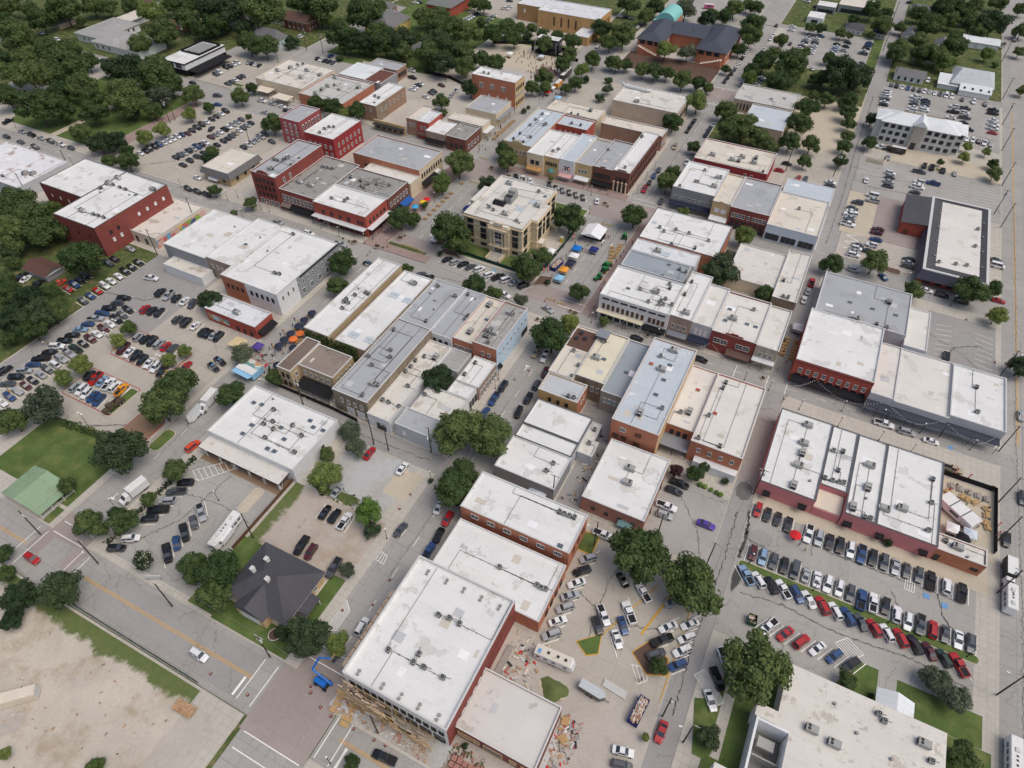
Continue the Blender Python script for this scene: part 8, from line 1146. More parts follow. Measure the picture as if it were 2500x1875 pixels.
# special vehicles
def wheels(root, pts, r=.48, w_=.28):
    k = ('bw', r, w_)
    if k not in CACHE:
        b = MB(); n = 14; cs = [(math.cos(2 * math.pi * i / n), math.sin(2 * math.pi * i / n)) for i in range(n)]; b.hexa([(r * x, -w_ / 2, r * z) for x, z in cs], [(r * x, w_ / 2, r * z) for x, z in cs], 'rubber'); b.hexa([(r * .5 * x, -w_ / 2 - .02, r * .5 * z) for x, z in cs], [(r * .5 * x, w_ / 2 + .02, r * .5 * z) for x, z in cs], 'rim'); CACHE[k] = b.mesh('wheel')
    for x, y in pts: put('wheel', CACHE[k], root, (x, y, r))
def rbox(b, x0, x1, y0, y1, z0, z1, m_, top=None, c=.12):
    pts = [(x0 + c, y0), (x1 - c, y0), (x1, y0 + c), (x1, y1 - c), (x1 - c, y1), (x0 + c, y1), (x0, y1 - c), (x0, y0 + c)]; ins = [(p[0] + (c if p[0] < (x0 + x1) / 2 else -c) * .8, p[1] + (c if p[1] < (y0 + y1) / 2 else -c) * .8) for p in pts]
    b.hexa([(*p, z0) for p in pts], [(*p, z1 - c) for p in pts], m_); b.hexa([(*p, z1 - c) for p in pts], [(*p, z1) for p in ins], m_, top)
def veh(kind, x, y, ang):
    z = ground_z(x, y); z = ZL if z == 0 else z; B = MB
    def root(n, l, c): return tag(empty(n, (x, y, z), R(ang)), l, c)
    def part(o, n, fn): b = MB(); fn(b); return b.build(n, o)
    if kind.startswith('boxtruck'):
        lab = {'boxtruck': 'white box truck parked at the kerb by the green roofed house', 'boxtruck2': 'box truck with white roof and dark sides by the beer garden', 'boxtruck3': 'white box truck beside the strip building corner'}[kind]
        o = root('box_truck', lab, 'truck'); side_ = 'ac_dark' if kind == 'boxtruck2' else 'paint_W'
        part(o, 'cargo_box', lambda b: (rbox(b, -4.2, 1.4, -1.25, 1.25, .95, 3.6, side_, 'r_white', .06))); part(o, 'cab', lambda b: (b.hexa([(1.6, -1.05, .5), (4, -1, .5), (4, 1, .5), (1.6, 1.05, .5)], [(1.6, -1.0, 2.5), (2.7, -.9, 2.5), (2.7, .9, 2.5), (1.6, 1.0, 2.5)], 'paint_W'), rbox(b, 2.4, 4.3, -1, 1, .45, 1.45, 'paint_W')))
        part(o, 'windscreen', lambda b: b.poly([(3.46, -.85, 1.5), (3.46, .85, 1.5), (2.78, .8, 2.45), (2.78, -.8, 2.45)], 'carglass')); wheels(o, [(3.2, -1), (3.2, 1), (-2.8, -1.05), (-2.8, 1.05)])
    elif kind in ('motorhome', 'bus', 'shuttle', 'coach'):
        L = {'motorhome': 11, 'bus': 11, 'shuttle': 7.5, 'coach': 13}[kind]; lab = {'motorhome': 'white motorhome parked along the dark fence', 'bus': 'white bus cut off by the bottom right corner', 'shuttle': 'white shuttle bus on the right hand street', 'coach': 'black tour coach with white roof near the concert stage'}[kind]
        o = root({'motorhome': 'motorhome', 'bus': 'bus', 'shuttle': 'shuttle_bus', 'coach': 'tour_coach'}[kind], lab, 'bus' if kind != 'motorhome' else 'motorhome'); p = 'paint_K' if kind == 'coach' else 'paint_W'; h_ = 3.3
        part(o, 'body', lambda b: rbox(b, -L / 2, L / 2, -1.25, 1.25, .45, h_, p, 'r_white', .18)); part(o, 'windscreen', lambda b: b.box(L / 2 - .1, L / 2 + .02, -1.05, 1.05, 1.4, 2.6, 'carglass'))
        for s_ in (-1, 1): part(o, 'side_windows', lambda b: [b.box(-L / 2 + .8 + k * 1.5, -L / 2 + 1.9 + k * 1.5, s_ * 1.25 - .02, s_ * 1.25 + .02, 1.6, 2.4, 'carglass') for k in range(int((L - 2) / 1.5))])
        part(o, 'roof_units', lambda b: [b.box(k - .5, k + .5, -.4, .4, h_, h_ + .25, 'coping') for k in (-L * .28, L * .22)] + [b.box(k - .2, k + .2, -.2, .2, h_, h_ + .08, 'ac_dark') for k in (-L * .08, .2, L * .1)])
        if kind == 'motorhome': part(o, 'slide_out', lambda b: b.box(-1, 3.4, 1.25, 1.9, 1, 2.7, 'paint_W')); part(o, 'stripe', lambda b: b.box(-L / 2 + .3, L / 2 - .6, -1.28, -1.24, 1, 1.35, 'frame_brown'))
        wheels(o, [(L * .32, -1.1), (L * .32, 1.1), (-L * .28, -1.1), (-L * .28, 1.1)])
    elif kind == 'travel_trailer':
        o = root('travel_trailer', 'cream roofed travel trailer in the construction yard', 'trailer'); part(o, 'body', lambda b: rbox(b, -4.6, 4.2, -1.25, 1.25, .7, 3.4, 'paint_W', 'r_creamroof', .1)); part(o, 'front_cap', lambda b: b.hexa([(4.2, -1.2, .9), (5, -1, 1.1), (5, 1, 1.1), (4.2, 1.2, .9)], [(4.2, -1.2, 3.3), (4.5, -1, 3), (4.5, 1, 3), (4.2, 1.2, 3.3)], 'paint_W'))
        part(o, 'solar_panel', lambda b: b.box(-3.9, -3.1, -.9, .2, 3.4, 3.46, 'line_blue')); part(o, 'roof_vents', lambda b: [b.box(k - .3, k + .3, -.3, .3, 3.4, 3.6, 'ac_dark') for k in (-1.4, .9, 2.8)]); part(o, 'side_windows', lambda b: [b.box(k, k + .9, -1.28, -1.24, 1.7, 2.5, 'carglass') for k in (-4, -2.2, -.2, 2.6)]); wheels(o, [(-.4, -1.1), (.5, -1.1), (-.4, 1.1), (.5, 1.1)], .36)
    elif kind in ('cargo_trailer', 'wtrailer'):
        o = root('cargo_trailer', 'black sided cargo trailer with pale ribbed roof in the yard' if kind[0] == 'c' else 'small white enclosed trailer by the west lot tree', 'trailer'); c1 = 'paint_K' if kind[0] == 'c' else 'paint_W'; part(o, 'box', lambda b: (b.box(-2.9, 2.4, -1.05, 1.05, .5, 2.4, c1, 'r_metalgrey'), b.hexa([(2.4, -1.05, .5), (3.4, -.1, .5), (3.4, .1, .5), (2.4, 1.05, .5)], [(2.4, -1.05, 2.4), (3.4, -.1, 2.4), (3.4, .1, 2.4), (2.4, 1.05, 2.4)], c1, 'r_metalgrey'))); part(o, 'tow_bar', lambda b: b.bar((3.3, 0, .5), (4.4, 0, .5), .12, .12, 'iron')); wheels(o, [(-.6, -1), (.4, -1), (-.6, 1), (.4, 1)], .34)
    elif kind in ('dumpster', 'dumpster2', 'gdumpster'):
        lab = {'dumpster': 'blue roll-off dumpster heaped with demolition rubble', 'dumpster2': 'dark blue dumpster full of rubbish beside the festival fence', 'gdumpster': 'small green dumpster at the lot corner'}[kind]; L = 2 if kind[0] == 'g' else 6.4; c1 = 'w_greengate' if kind[0] == 'g' else 'navy2'
        if 'w_greengate' not in MATS: plain('w_greengate', (44, 84, 62), .6)
        o = root('dumpster', lab, 'dumpster'); part(o, 'bin', lambda b: [b.box(-L / 2, L / 2, -1.2, -1.1, .2, 1.7, c1), b.box(-L / 2, L / 2, 1.1, 1.2, .2, 1.7, c1), b.box(-L / 2, -L / 2 + .1, -1.1, 1.1, .2, 1.7, c1), b.box(L / 2 - .1, L / 2, -1.1, 1.1, .2, 1.7, c1), b.box(-L / 2 + .1, L / 2 - .1, -1.1, 1.1, .2, .5, c1)]); qq = random.Random(4)
        def rub(b):
            for _ in range(220 if L > 3 else 20):
                px, py, s_ = qq.uniform(-L / 2 + .3, L / 2 - .3), qq.uniform(-.9, .9), qq.uniform(.12, .4); pz = 1.3 + .5 * (1 - abs(px) / L * 1.4) * (1 - abs(py)) + qq.uniform(0, .2); b.bar((px - s_, py, pz), (px + s_, py + qq.uniform(-.3, .3), pz + qq.uniform(-.2, .2)), s_ * .8, s_ * .4, qq.choice(('timber', 'w_cream', 'w_brickdull', 'coping', 'wood_grey')))
        rb = part(o, 'rubble', rub); rb['kind'] = 'stuff'
    elif kind == 'army':
        o = root('army_truck', 'old brown army truck with open bed on the lot island', 'truck'); part(o, 'cab', lambda b: (b.box(.4, 1.9, -1, 1, .8, 2.4, 'army_green'), rbox(b, 1.9, 3.6, -.75, .75, .8, 1.7, 'army_green'), b.box(1.2, 3.4, -1.15, -.75, .9, 1.1, 'army_green'), b.box(1.2, 3.4, .75, 1.15, .9, 1.1, 'army_green'))); part(o, 'bed', lambda b: [b.box(-3.4, .2, -1.15, 1.15, 1, 1.15, 'army_green'), b.box(-3.4, .2, -1.15, -1.05, 1.15, 1.7, 'army_green'), b.box(-3.4, .2, 1.05, 1.15, 1.15, 1.7, 'army_green')]); part(o, 'crane_arm', lambda b: (b.tube((-.6, 0, 1.1), (-1.4, 0, 3), .12, .1, 'iron'), b.tube((-1.4, 0, 3), (-3, 0, 2.4), .1, .08, 'iron'))); wheels(o, [(2.6, -1), (2.6, 1), (-1.4, -1.05), (-1.4, 1.05), (-2.6, -1.05), (-2.6, 1.05)], .55)
    elif kind in ('stagetruck', 'foodtruck', 'pinktruck', 'foodtrailer', 'ambulance'):
        lab = {'stagetruck': 'mobile display truck with green and blue printed roof panel', 'foodtruck': 'bright orange food truck near the concert crowd', 'pinktruck': 'pink food truck in the lot behind the library', 'foodtrailer': 'long food trailer with white roof sections in the beer garden', 'ambulance': 'black equipment trailer in front of the grey office'}[kind]
        c1 = {'stagetruck': 'skycanvas', 'foodtruck': 'paint_Y', 'pinktruck': 'pinkpaint', 'foodtrailer': 'paint_W', 'ambulance': 'paint_K'}[kind]; L = {'foodtrailer': 10.5, 'stagetruck': 7.5}.get(kind, 6.5); W_ = {'foodtrailer': 4.2, 'stagetruck': 4.6}.get(kind, 2.4)
        if 'pinkpaint' not in MATS: plain('pinkpaint', (206, 110, 150), .4)
        o = root('food_truck' if 'food' in kind or kind == 'pinktruck' else 'equipment_truck', lab, 'truck'); part(o, 'body', lambda b: rbox(b, -L / 2, L / 2, -W_ / 2, W_ / 2, .6, 3, c1, 'r_white', .1))
        if kind == 'foodtrailer': part(o, 'roof_joints', lambda b: [b.box(k - .12, k + .12, -W_ / 2 - .02, W_ / 2 + .02, 2.9, 3.05, 'ac_dark') for k in (-1.8, 1.8)])
        if kind == 'stagetruck': part(o, 'printed_panel', lambda b: b.box(-L / 2, L / 2, .5, W_ / 2 + .8, 3.02, 3.15, 'muralB')); part(o, 'side_flap', lambda b: b.hexa([(-L / 2, -W_ / 2, 2.6), (L / 2, -W_ / 2, 2.6), (L / 2, -W_ / 2 - 1.8, 2.9), (-L / 2, -W_ / 2 - 1.8, 2.9)], [(-L / 2, -W_ / 2, 2.7), (L / 2, -W_ / 2, 2.7), (L / 2, -W_ / 2 - 1.8, 3), (-L / 2, -W_ / 2 - 1.8, 3)], 'skycanvas'))
        part(o, 'serving_hatch', lambda b: b.box(-1.2, 1.4, -W_ / 2 - .03, -W_ / 2 + .02, 1.5, 2.4, 'carglass')); wheels(o, [(L * .3, -W_ / 2 + .1), (L * .3, W_ / 2 - .1), (-L * .3, -W_ / 2 + .1), (-L * .3, W_ / 2 - .1)], .4)
    elif kind == 'tractor':
        k = len([o_ for o_ in bpy.data.objects if o_.name.startswith('tractor')]); lab = ['green tractor nearest the picnic tables of the festival street', 'green tractor with dark loader between the other two', 'green tractor with yellow hubs nearest the traffic barricades', 'green tractor under the tree at the marquee end'][min(3, k // 1 if k < 4 else 3)]
        o = root('tractor', lab, 'tractor'); plain('tractor_green', (40, 128, 66), .5) if 'tractor_green' not in MATS else None; part(o, 'bonnet', lambda b: rbox(b, .2, 2, -.42, .42, .8, 1.5, 'tractor_green')); part(o, 'cab', lambda b: (b.box(-1.1, .2, -.6, .6, .7, 1.3, 'tractor_green'), b.box(-1.1, .15, -.65, .65, 2.3, 2.42, 'tractor_green'), [b.box(px - .04, px + .04, py - .04, py + .04, 1.3, 2.3, 'iron') for px in (-1, .05) for py in (-.55, .55)])); part(o, 'seat', lambda b: b.box(-.9, -.4, -.3, .3, 1.3, 1.7, 'frame_dark'))
        wheels(o, [(-.7, -.85), (-.7, .85)], .75, .4); wheels(o, [(1.5, -.7), (1.5, .7)], .48, .28)
        for px, py, r in ((-.7, 1.08, .4), (-.7, -1.08, .4)): part(o, 'hub', lambda b: b.hexa([(px + r * math.cos(k * .785), py - .02, .75 + r * math.sin(k * .785)) for k in range(8)], [(px + r * math.cos(k * .785), py + .02, .75 + r * math.sin(k * .785)) for k in range(8)], 'line_yellow'))
    elif kind == 'container':
        o = root('shipping_container', 'cream shipping container on the dirt lot at the left edge', 'container'); part(o, 'body', lambda b: b.box(-6, 6, -1.22, 1.22, .1, 2.7, 'w_cream', 'w_cream')); part(o, 'doors', lambda b: [b.box(6, 6.06, -1.1, -.05, .2, 2.6, 'coping'), b.box(6, 6.06, .05, 1.1, .2, 2.6, 'coping')]); part(o, 'ribs', lambda b: [b.box(-5.8 + k * .6, -5.6 + k * .6, -1.27, 1.27, .2, 2.6, 'w_cream') for k in range(20)])
    elif kind == 'flattrailer': o = root('flat_trailer', 'flat wooden trailer deck on the dirt lot grass edge', 'trailer'); part(o, 'deck', lambda b: b.box(-2.6, 2.6, -1.2, 1.2, .6, .8, 'timber')); part(o, 'frame', lambda b: b.box(-2.4, 2.4, -.9, .9, .35, .59, 'iron')); wheels(o, [(-.5, -1), (.5, -1), (-.5, 1), (.5, 1)], .32)
    elif kind == 'boomlift':
        plain('lift_blue', (30, 110, 196), .4); o = root('boom_lift', 'bright blue boom lift beside the scaffolding corner', 'boom lift'); part(o, 'chassis', lambda b: b.box(-1.6, 1.6, -1, 1, .5, 1, 'iron')); part(o, 'turret', lambda b: (rbox(b, -1.8, 1.2, -.9, .3, 1, 2, 'lift_blue'), rbox(b, -1.2, 2.4, .3, 1, 1.1, 1.9, 'lift_blue'))); part(o, 'boom', lambda b: (b.bar((2.2, .6, 1.6), (-2.8, .6, 3.4), .4, .45, 'lift_blue'), b.bar((-2.8, .6, 3.6), (-2.4, 3, 5.4), .35, .4, 'lift_blue'), b.bar((-2.4, 3, 5.4), (.2, 4.4, 5.2), .3, .3, 'lift_blue'))); part(o, 'basket', lambda b: [b.bar((.2, 3.8, zz), (.2, 5.4, zz), .06, .06, 'scaffold_yellow') for zz in (5, 5.5, 6)] + [b.box(.1, 1.1, 3.8, 5.4, 4.9, 5, 'ac_dark')]); wheels(o, [(1.3, -1.05), (1.3, 1.05), (-1.3, -1.05), (-1.3, 1.05)], .5, .4)
for v_ in MISC['veh']: veh(*v_)

# ---------------------------------------------------------------- trees
def crown_mesh(seed, mt, nl=15, leaves=5200, flat=.82, open_=.0, flowers=None):
    q_ = random.Random(seed); lobes = [(0, 0, .02, .56)]
    while len(lobes) < nl * 1.7:
        th, ph = q_.uniform(0, 6.283), math.acos(q_.uniform(-.55, 1)); rr = q_.uniform(.5, .78); r = q_.uniform(.17, .34); lobes.append((rr * math.sin(ph) * math.cos(th), rr * math.sin(ph) * math.sin(th), rr * math.cos(ph) * flat, r))
    b = MB(); tot = sum(l[3] ** 2 for l in lobes)
    for x, y, z, r in lobes: b.sphere(x, y, z, r * (.74 - open_ * .25), mt, 7, 5, .9)
    for li, (x, y, z, r) in enumerate(lobes):
        k = int(leaves * r * r / tot)
        for _ in range(k):
            d = Vector((q_.gauss(0, 1), q_.gauss(0, 1), q_.gauss(0, 1))).normalized(); rad = r * (1 + q_.gauss(0, .10)); p = Vector((x, y, z)) + Vector((d.x, d.y, d.z * .92)) * rad
            if any((p - Vector(l[:3])).length < l[3] * .8 for i, l in enumerate(lobes) if i != li): continue
            n = (d + Vector((q_.gauss(0, .55), q_.gauss(0, .55), q_.gauss(0, .55) + .25))).normalized(); u = n.orthogonal().normalized(); v = n.cross(u); a_ = q_.uniform(0, 6.28); u, v = u * math.cos(a_) + v * math.sin(a_), v * math.cos(a_) - u * math.sin(a_); s_ = q_.uniform(.022, .052)
            b.poly([p - u * s_ - v * s_ * .6, p + u * s_ * .9 - v * s_ * .7, p + u * s_ + v * s_ * .7, p - u * s_ * .6 + v * s_], flowers if flowers and q_.random() < .12 else mt)
    return b.mesh('crown')
plain('blossom', (236, 230, 206), .7)
CR = {'': [crown_mesh(i, 'leaf', 13 + i % 4 * 2) for i in range(6)], 'd': [crown_mesh(20 + i, 'leaf_d', 14 + i) for i in range(3)], 'l': [crown_mesh(30 + i, 'leaf_l', 13, 4600, .85, .3) for i in range(3)], 'g': [crown_mesh(40 + i, 'leaf_g', 14, 4600, .85, .5) for i in range(2)], 'b': [crown_mesh(50 + i, 'leaf_d', 9, 1500, .75) for i in range(2)] + [crown_mesh(53, 'leaf', 9, 1500, .7)], 'p': [crown_mesh(60, 'leaf_p')], 'm': [crown_mesh(61, 'leaf_d', 14, 4600, .9, 0, 'blossom')], 't': [crown_mesh(62, 'leaf_t', 16, 4600, 1.5, .4)]}
def trunk_mesh(seed):
    q_ = random.Random(seed); b = MB(); b.tube((0, 0, -.02), (0, 0, .22), .06, .045, 'wood_pole', 8); b.tube((0, 0, .2), (.02, .01, .5), .045, .035, 'wood_pole', 7)
    for k in range(5):
        a_ = k * 1.256 + q_.uniform(-.3, .3); e = (.32 * math.cos(a_), .32 * math.sin(a_), q_.uniform(.62, .8)); b.tube((0, 0, q_.uniform(.3, .48)), e, .026, .014, 'wood_pole', 5); b.tube(e, (e[0] * 1.7, e[1] * 1.7, e[2] + .12), .014, .006, 'wood_pole', 4)
    return b.mesh('trunk')
TK = [trunk_mesh(i) for i in range(3)]
SUFN = {'': 'mid green', 'l': 'light green', 'g': 'grey green', 'd': 'dark green', 'p': 'purple leaved', 'm': 'white flowered', 't': 'bright green', 'b': 'round green'}
for lm_, L in TREES:
    ks = [('large' if t[2] > 6.5 else 'small' if t[2] < 3.2 else 'medium', SUFN[t[4]], 'shrub' if t[4] == 'b' else 'tree') for t in L]; cnt = {}
    for t, k in zip(L, ks):
        x, y, r, zc, s_ = t; cnt[k] = cnt.get(k, 0) + 1
        lab = f'{k[0]} {k[1]} {k[2]} near {lm_}, the only such one' if ks.count(k) == 1 else f'{k[0]} {k[1]} {k[2]}, {ORD[cnt[k]]} from left of such near {lm_}'
        o = tag(empty(k[2], (x, y, 0), rnd.uniform(0, 6.28)), lab, k[2], 'trees of the town' if k[2] == 'tree' else 'shrubs of the town')
        c_ = put('crown', rnd.choice(CR[s_]), o, (0, 0, zc), rnd.uniform(0, 6.28)); fz = rnd.uniform(.88, 1.05); c_.scale = (r * rnd.uniform(1.02, 1.15), r * rnd.uniform(1.02, 1.15), r * fz * 1.06)
        if s_ != 'b' or r > 1.5: tr = put('trunk', rnd.choice(TK), o, (0, 0, 0)); hh = zc * 1.15; tr.scale = (hh * .8, hh * .8, hh)
# ---------------------------------------------------------------- street furniture and festival things
LMK = [('the courthouse front', -104, 186), ('the dark shingle house', -87, 40), ('the strip building lot', -120, 45), ('the scaffolding', -50, 28), ('the big bottom right white roof', 20, 55), ('the big oak', 0, 95), ('the pink walled strip', 13, 126), ('the stone warehouse', -100, 96), ('the low white roofs', -84, 95), ('the mural wall', -226, 140), ('the red brick corner', -240, 120), ('the white warehouse roof', -310, 140), ('the beer garden', 72, 145), ('the navy canopies', 70, 176), ('the gated lot', 75, 220), ('the mansard building', 70, 270), ('the office lot', 74, 400), ('the white garage', 74, 500), ('the grassy lot edge', 8, 470), ('the narrow lane', 8, 300), ('the park lawn', -320, 230), ('the hotel lot', -270, 210), ('the blue Victorian house', -318, 310), ('the pole lot', -200, 320), ('the hotel front', -205, 176), ('the red corner canopy', -160, 178), ('the square crossing', -146, 180), ('the pale blue wall', -72, 150), ('the white corner building', -50, 176), ('the dark double storefront', -10, 176), ('the alley tables', 8, 176), ('the red brick cornice building', 25, 175), ('the corner bank', -70, 268), ('the storefront row', -100, 255), ('the festival street', -65, 220), ('the right hand lot islands', 45, 104), ('the grass islands end', 68, 104), ('the west lot', -190, 90), ('the green roofed house', -150, 40), ('the white house chapel', -380, 300), ('the patio restaurant', -280, 262), ('the library', -60, 420), ('the right edge lawn', 74, 95), ('the brick kerb corner', -70, 10), ('the main street middle', -70, 75), ('the picnic benches', -150, 275), ('the concert', -160, 360), ('the white strip row', 20, 168), ('the restaurant hedge', -238, 180), ('the west terrace', -250, 176), ('the left corner street', -370, 180)]
def near(x, y): return min(LMK, key=lambda m_: (m_[1] - x) ** 2 + (m_[2] - y) ** 2)[0]
def placed(kind, items, noun, make, cat, group):
    """one thing per position, labelled by the landmark it stands by and its order there"""
    by = {}
    for it in items: by.setdefault(near(it[0], it[1]), []).append(it)
    for lm_, L in by.items():
        L.sort(key=lambda t: proj_x(t[0], t[1]))
        for i, it in enumerate(L):
            lab = f'{noun} beside {lm_}, the only one there' if len(L) == 1 else f'{noun} beside {lm_}, {ORD[i + 1]} from left of {len(L)}'
            z = ground_z(it[0], it[1]); tag(make(kind, it, ZL if z == 0 else z), lab, cat, group)
def mk_pole(kind, it, z):
    o = empty(kind, (it[0], it[1], z)); h_ = 11.5
    k = 'poleparts'
    if k not in CACHE:
        b = MB(); b.cyl(0, 0, 0, h_, .19, .13, 'wood_pole', 8); a_ = b.mesh('post'); b = MB(); b.box(-1.3, 1.3, -.08, .08, -.08, .08, 'wood_grey'); [b.cyl(x, 0, .08, .3, .06, .05, 'globe', 6) for x in (-1.2, -.6, .6, 1.2)]; c_ = b.mesh('crossarm'); b = MB(); b.cyl(0, 0, -.5, .5, .27, .27, 'coping', 10); d_ = b.mesh('transformer'); b = MB(); b.tube((0, 0, 0), (0, -2, .5), .05, .04, 'steel'); b.box(-.15, .15, -2.6, -1.9, .42, .58, 'globe'); CACHE[k] = (a_, c_, d_, b.mesh('street_light_arm'))
    a_, c_, d_, e_ = CACHE[k]; put('post', a_, o); put('crossarm', c_, o, (0, .2, h_ - .5)); 
    if it[2] % 3 == 0: put('transformer', d_, o, (.42, 0, h_ - 2)); put('transformer', d_, o, (-.42, .1, h_ - 2))
    if it[2] % 4 == 1: put('street_light_arm', e_, o, (0, 0, h_ - 2.6), it[2])
    return o
POLES = [(x, y, i) for i, (x, y) in enumerate(MISC['pole'])]
placed('utility_pole', POLES, 'wooden utility pole', mk_pole, 'utility pole', 'utility poles')
def mk_lamp(kind, it, z):
    if kind not in CACHE:
        b = MB(); b.cyl(0, 0, 0, .5, .2, .12, 'iron', 8); b.cyl(0, 0, .5, 4.4, .07, .06, 'iron', 8); b.box(-.3, .3, -.05, .05, 4.0, 4.06, 'iron'); a_ = b.mesh('post'); b = MB(); b.sphere(0, 0, 4.62, .26, 'globe', 8, 6); CACHE[kind] = (a_, b.mesh('globe'))
    o = empty(kind, (it[0], it[1], z)); put('post', CACHE[kind][0], o); put('globe', CACHE[kind][1], o); return o
placed('street_lamp', MISC['lamp'], 'black globe street lamp', mk_lamp, 'street lamp', 'black street lamps')
def mk_light(kind, it, z):
    if kind not in CACHE:
        b = MB(); b.cyl(0, 0, 0, .8, .3, .3, 'line_yellow', 10); b.cyl(0, 0, .8, 7.5, .09, .07, 'iron', 8); a_ = b.mesh('mast'); b = MB(); b.box(-1.0, -.3, -.25, .25, 7.5, 7.66, 'globe'); b.box(.3, 1.0, -.25, .25, 7.5, 7.66, 'globe'); b.box(-.4, .4, -.05, .05, 7.5, 7.56, 'iron'); CACHE[kind] = (a_, b.mesh('lamp_heads'))
    o = empty(kind, (it[0], it[1], z)); put('mast', CACHE[kind][0], o); put('lamp_heads', CACHE[kind][1], o); return o
placed('parking_light', MISC['light'], 'tall twin headed parking light', mk_light, 'parking light', 'parking lights')
def mk_cone(kind, it, z):
    if kind not in CACHE: b = MB(); b.box(-.3, .3, -.3, .3, 0, .08, 'rubber'); b.cyl(0, 0, .08, .4, .2, .15, 'cone_orange', 10); b.cyl(0, 0, .4, .6, .15, .11, 'globe', 10); b.cyl(0, 0, .6, .95, .11, .05, 'cone_orange', 10); CACHE[kind] = b.mesh(kind)
    return put(kind, CACHE[kind], None, (it[0], it[1], z))
placed('traffic_cone', MISC['cone'], 'orange traffic cone', mk_cone, 'traffic cone', 'traffic cones')
def mk_flag(kind, it, z):
    o = empty(kind, (it[0], it[1], z), .6)
    if kind not in CACHE:
        b = MB(); b.cyl(0, 0, 0, 3.4, .04, .03, 'steel', 6); a_ = b.mesh('pole'); b = MB(); pr = [(.04, .9), (.55, 1.0), (.7, 1.6), (.72, 2.6), (.6, 3.2), (.3, 3.5), (.04, 3.4)]; b.hexa([(x, -.015, zz) for x, zz in pr], [(x, .015, zz) for x, zz in pr], 'redcanvas'); b.box(.2, .5, -.03, .03, 1.4, 2.8, 'globe'); CACHE[kind] = (a_, b.mesh('banner'))
    put('pole', CACHE[kind][0], o); put('banner', CACHE[kind][1], o); return o
placed('feather_flag', MISC['flag'], 'red feather flag', mk_flag, 'flag', 'red feather flags')
def mk_planter(kind, it, z):
    o = empty(kind, (it[0], it[1], z)); r = it[2]; b = MB(); b.cyl(0, 0, 0, .55, r * .85, r, 'sidewalk', 16); b.build('bowl', o); b = MB(); b.cyl(0, 0, .5, .57, r * .85, r * .85, 'mulch', 14); qq = random.Random(int(r * 50)); leafcards(b, [(qq.gauss(0, r * .35), qq.gauss(0, r * .35), .6 + abs(qq.gauss(0, .2))) for _ in range(40)], .12, 'leaf', qq); b.build('planting', o); return o
placed('round_planter', MISC['planter'], 'round concrete planter', mk_planter, 'planter', 'round planters')
def mk_barr(kind, it, z):
    o = empty(kind, (it[0], it[1], z)); L = it[2]; b = MB(); n = int(L / .35)
    for zz in (.35, .75): 
        for k in range(n): x = -L / 2 + k * L / n; b.box(x, x + L / n - .01, -.04, .04, zz, zz + .25, 'hazard_yellow' if k % 2 else 'w_cream')
    b.build('rails', o); b = MB(); [b.box(x - .05, x + .05, -.35, .35, 0, .08, 'line_yellow') or b.box(x - .04, x + .04, -.05, .05, .08, 1.05, 'line_yellow') for x in (-L / 2 + .2, 0, L / 2 - .2)]; b.build('feet', o); return o
placed('road_barricade', MISC['barr'], 'striped yellow road barricade', mk_barr, 'barricade', 'yellow barricades')
def mk_ptab(kind, it, z, mt=None):
    mt = mt or ('wood_grey' if len(it) > 3 else 'wood'); key = (kind, mt)
    if key not in CACHE:
        b = MB(); [b.box(-1, 1, -.4 + k * .2, -.22 + k * .2, .72, .77, mt) for k in range(4)]; a_ = b.mesh('tabletop'); b = MB(); b.box(-1, 1, -.16, .16, .42, .47, mt); c_ = b.mesh('bench'); b = MB(); [b.bar((x, -.7, 0), (x, .3, .72), .08, .06, mt) or b.bar((x, .7, 0), (x, -.3, .72), .08, .06, mt) or b.box(x - .04, x + .04, -.8, .8, .34, .41, mt) for x in (-.75, .75)]; CACHE[key] = (a_, c_, b.mesh('frame'))
    o = empty(kind, (it[0], it[1], z), it[2] if len(it) > 2 else 0); a_, c_, f_ = CACHE[key]; put('tabletop', a_, o); put('bench', c_, o, (0, -.68, 0)); put('bench', c_, o, (0, .68, 0)); put('frame', f_, o); return o
tabs = []
for x0, y0, x1, y1, n in MISC['ptab']: tabs += [(x0 + (x1 - x0) * k / max(1, n - 1), y0 + (y1 - y0) * k / max(1, n - 1), .05) for k in range(n)]
tabs += [(x, y, rnd.uniform(0, 3)) for x, y in MISC['ptabs']]
gt = []
for x0, y0, x1, y1, n in MISC['gtab']: gt += [(x0 + (x1 - x0) * k / max(1, n - 1), y0 + (y1 - y0) * k / max(1, n - 1), 1.5, 1) for k in range(n)]
placed('picnic_table', tabs, 'wooden picnic table', mk_ptab, 'picnic table', 'wooden picnic tables'); placed('picnic_table', gt, 'grey picnic table', mk_ptab, 'picnic table', 'grey picnic tables')
UMN = {'navy': 'navy', 'orangecanvas2': 'orange', 'redcanvas': 'red', 'yellowcanvas': 'yellow', 'skyblue': 'sky blue'}
def mk_umb(kind, it, z):
    mt = it[2]; key = (kind, mt)
    if key not in CACHE:
        b = MB(); n = 8; rr = 1.55; rim = [(rr * math.cos(2 * math.pi * k / n), rr * math.sin(2 * math.pi * k / n), 2.1) for k in range(n)]
        for k in range(n): b.poly([rim[k], rim[(k + 1) % n], (0, 0, 2.75)], mt); p, q_ = rim[k], rim[(k + 1) % n]; b.poly([p, (p[0], p[1], 1.95), (q_[0], q_[1], 1.95), q_], mt)
        a_ = b.mesh('canopy'); b = MB(); b.cyl(0, 0, 0, 2.8, .04, .04, 'steel', 6); b.cyl(0, 0, 0, .1, .35, .3, 'ac_dark', 10); CACHE[key] = (a_, b.mesh('pole'))
    o = empty(kind, (it[0], it[1], z), it[0]); put('canopy', CACHE[key][0], o); put('pole', CACHE[key][1], o); return o
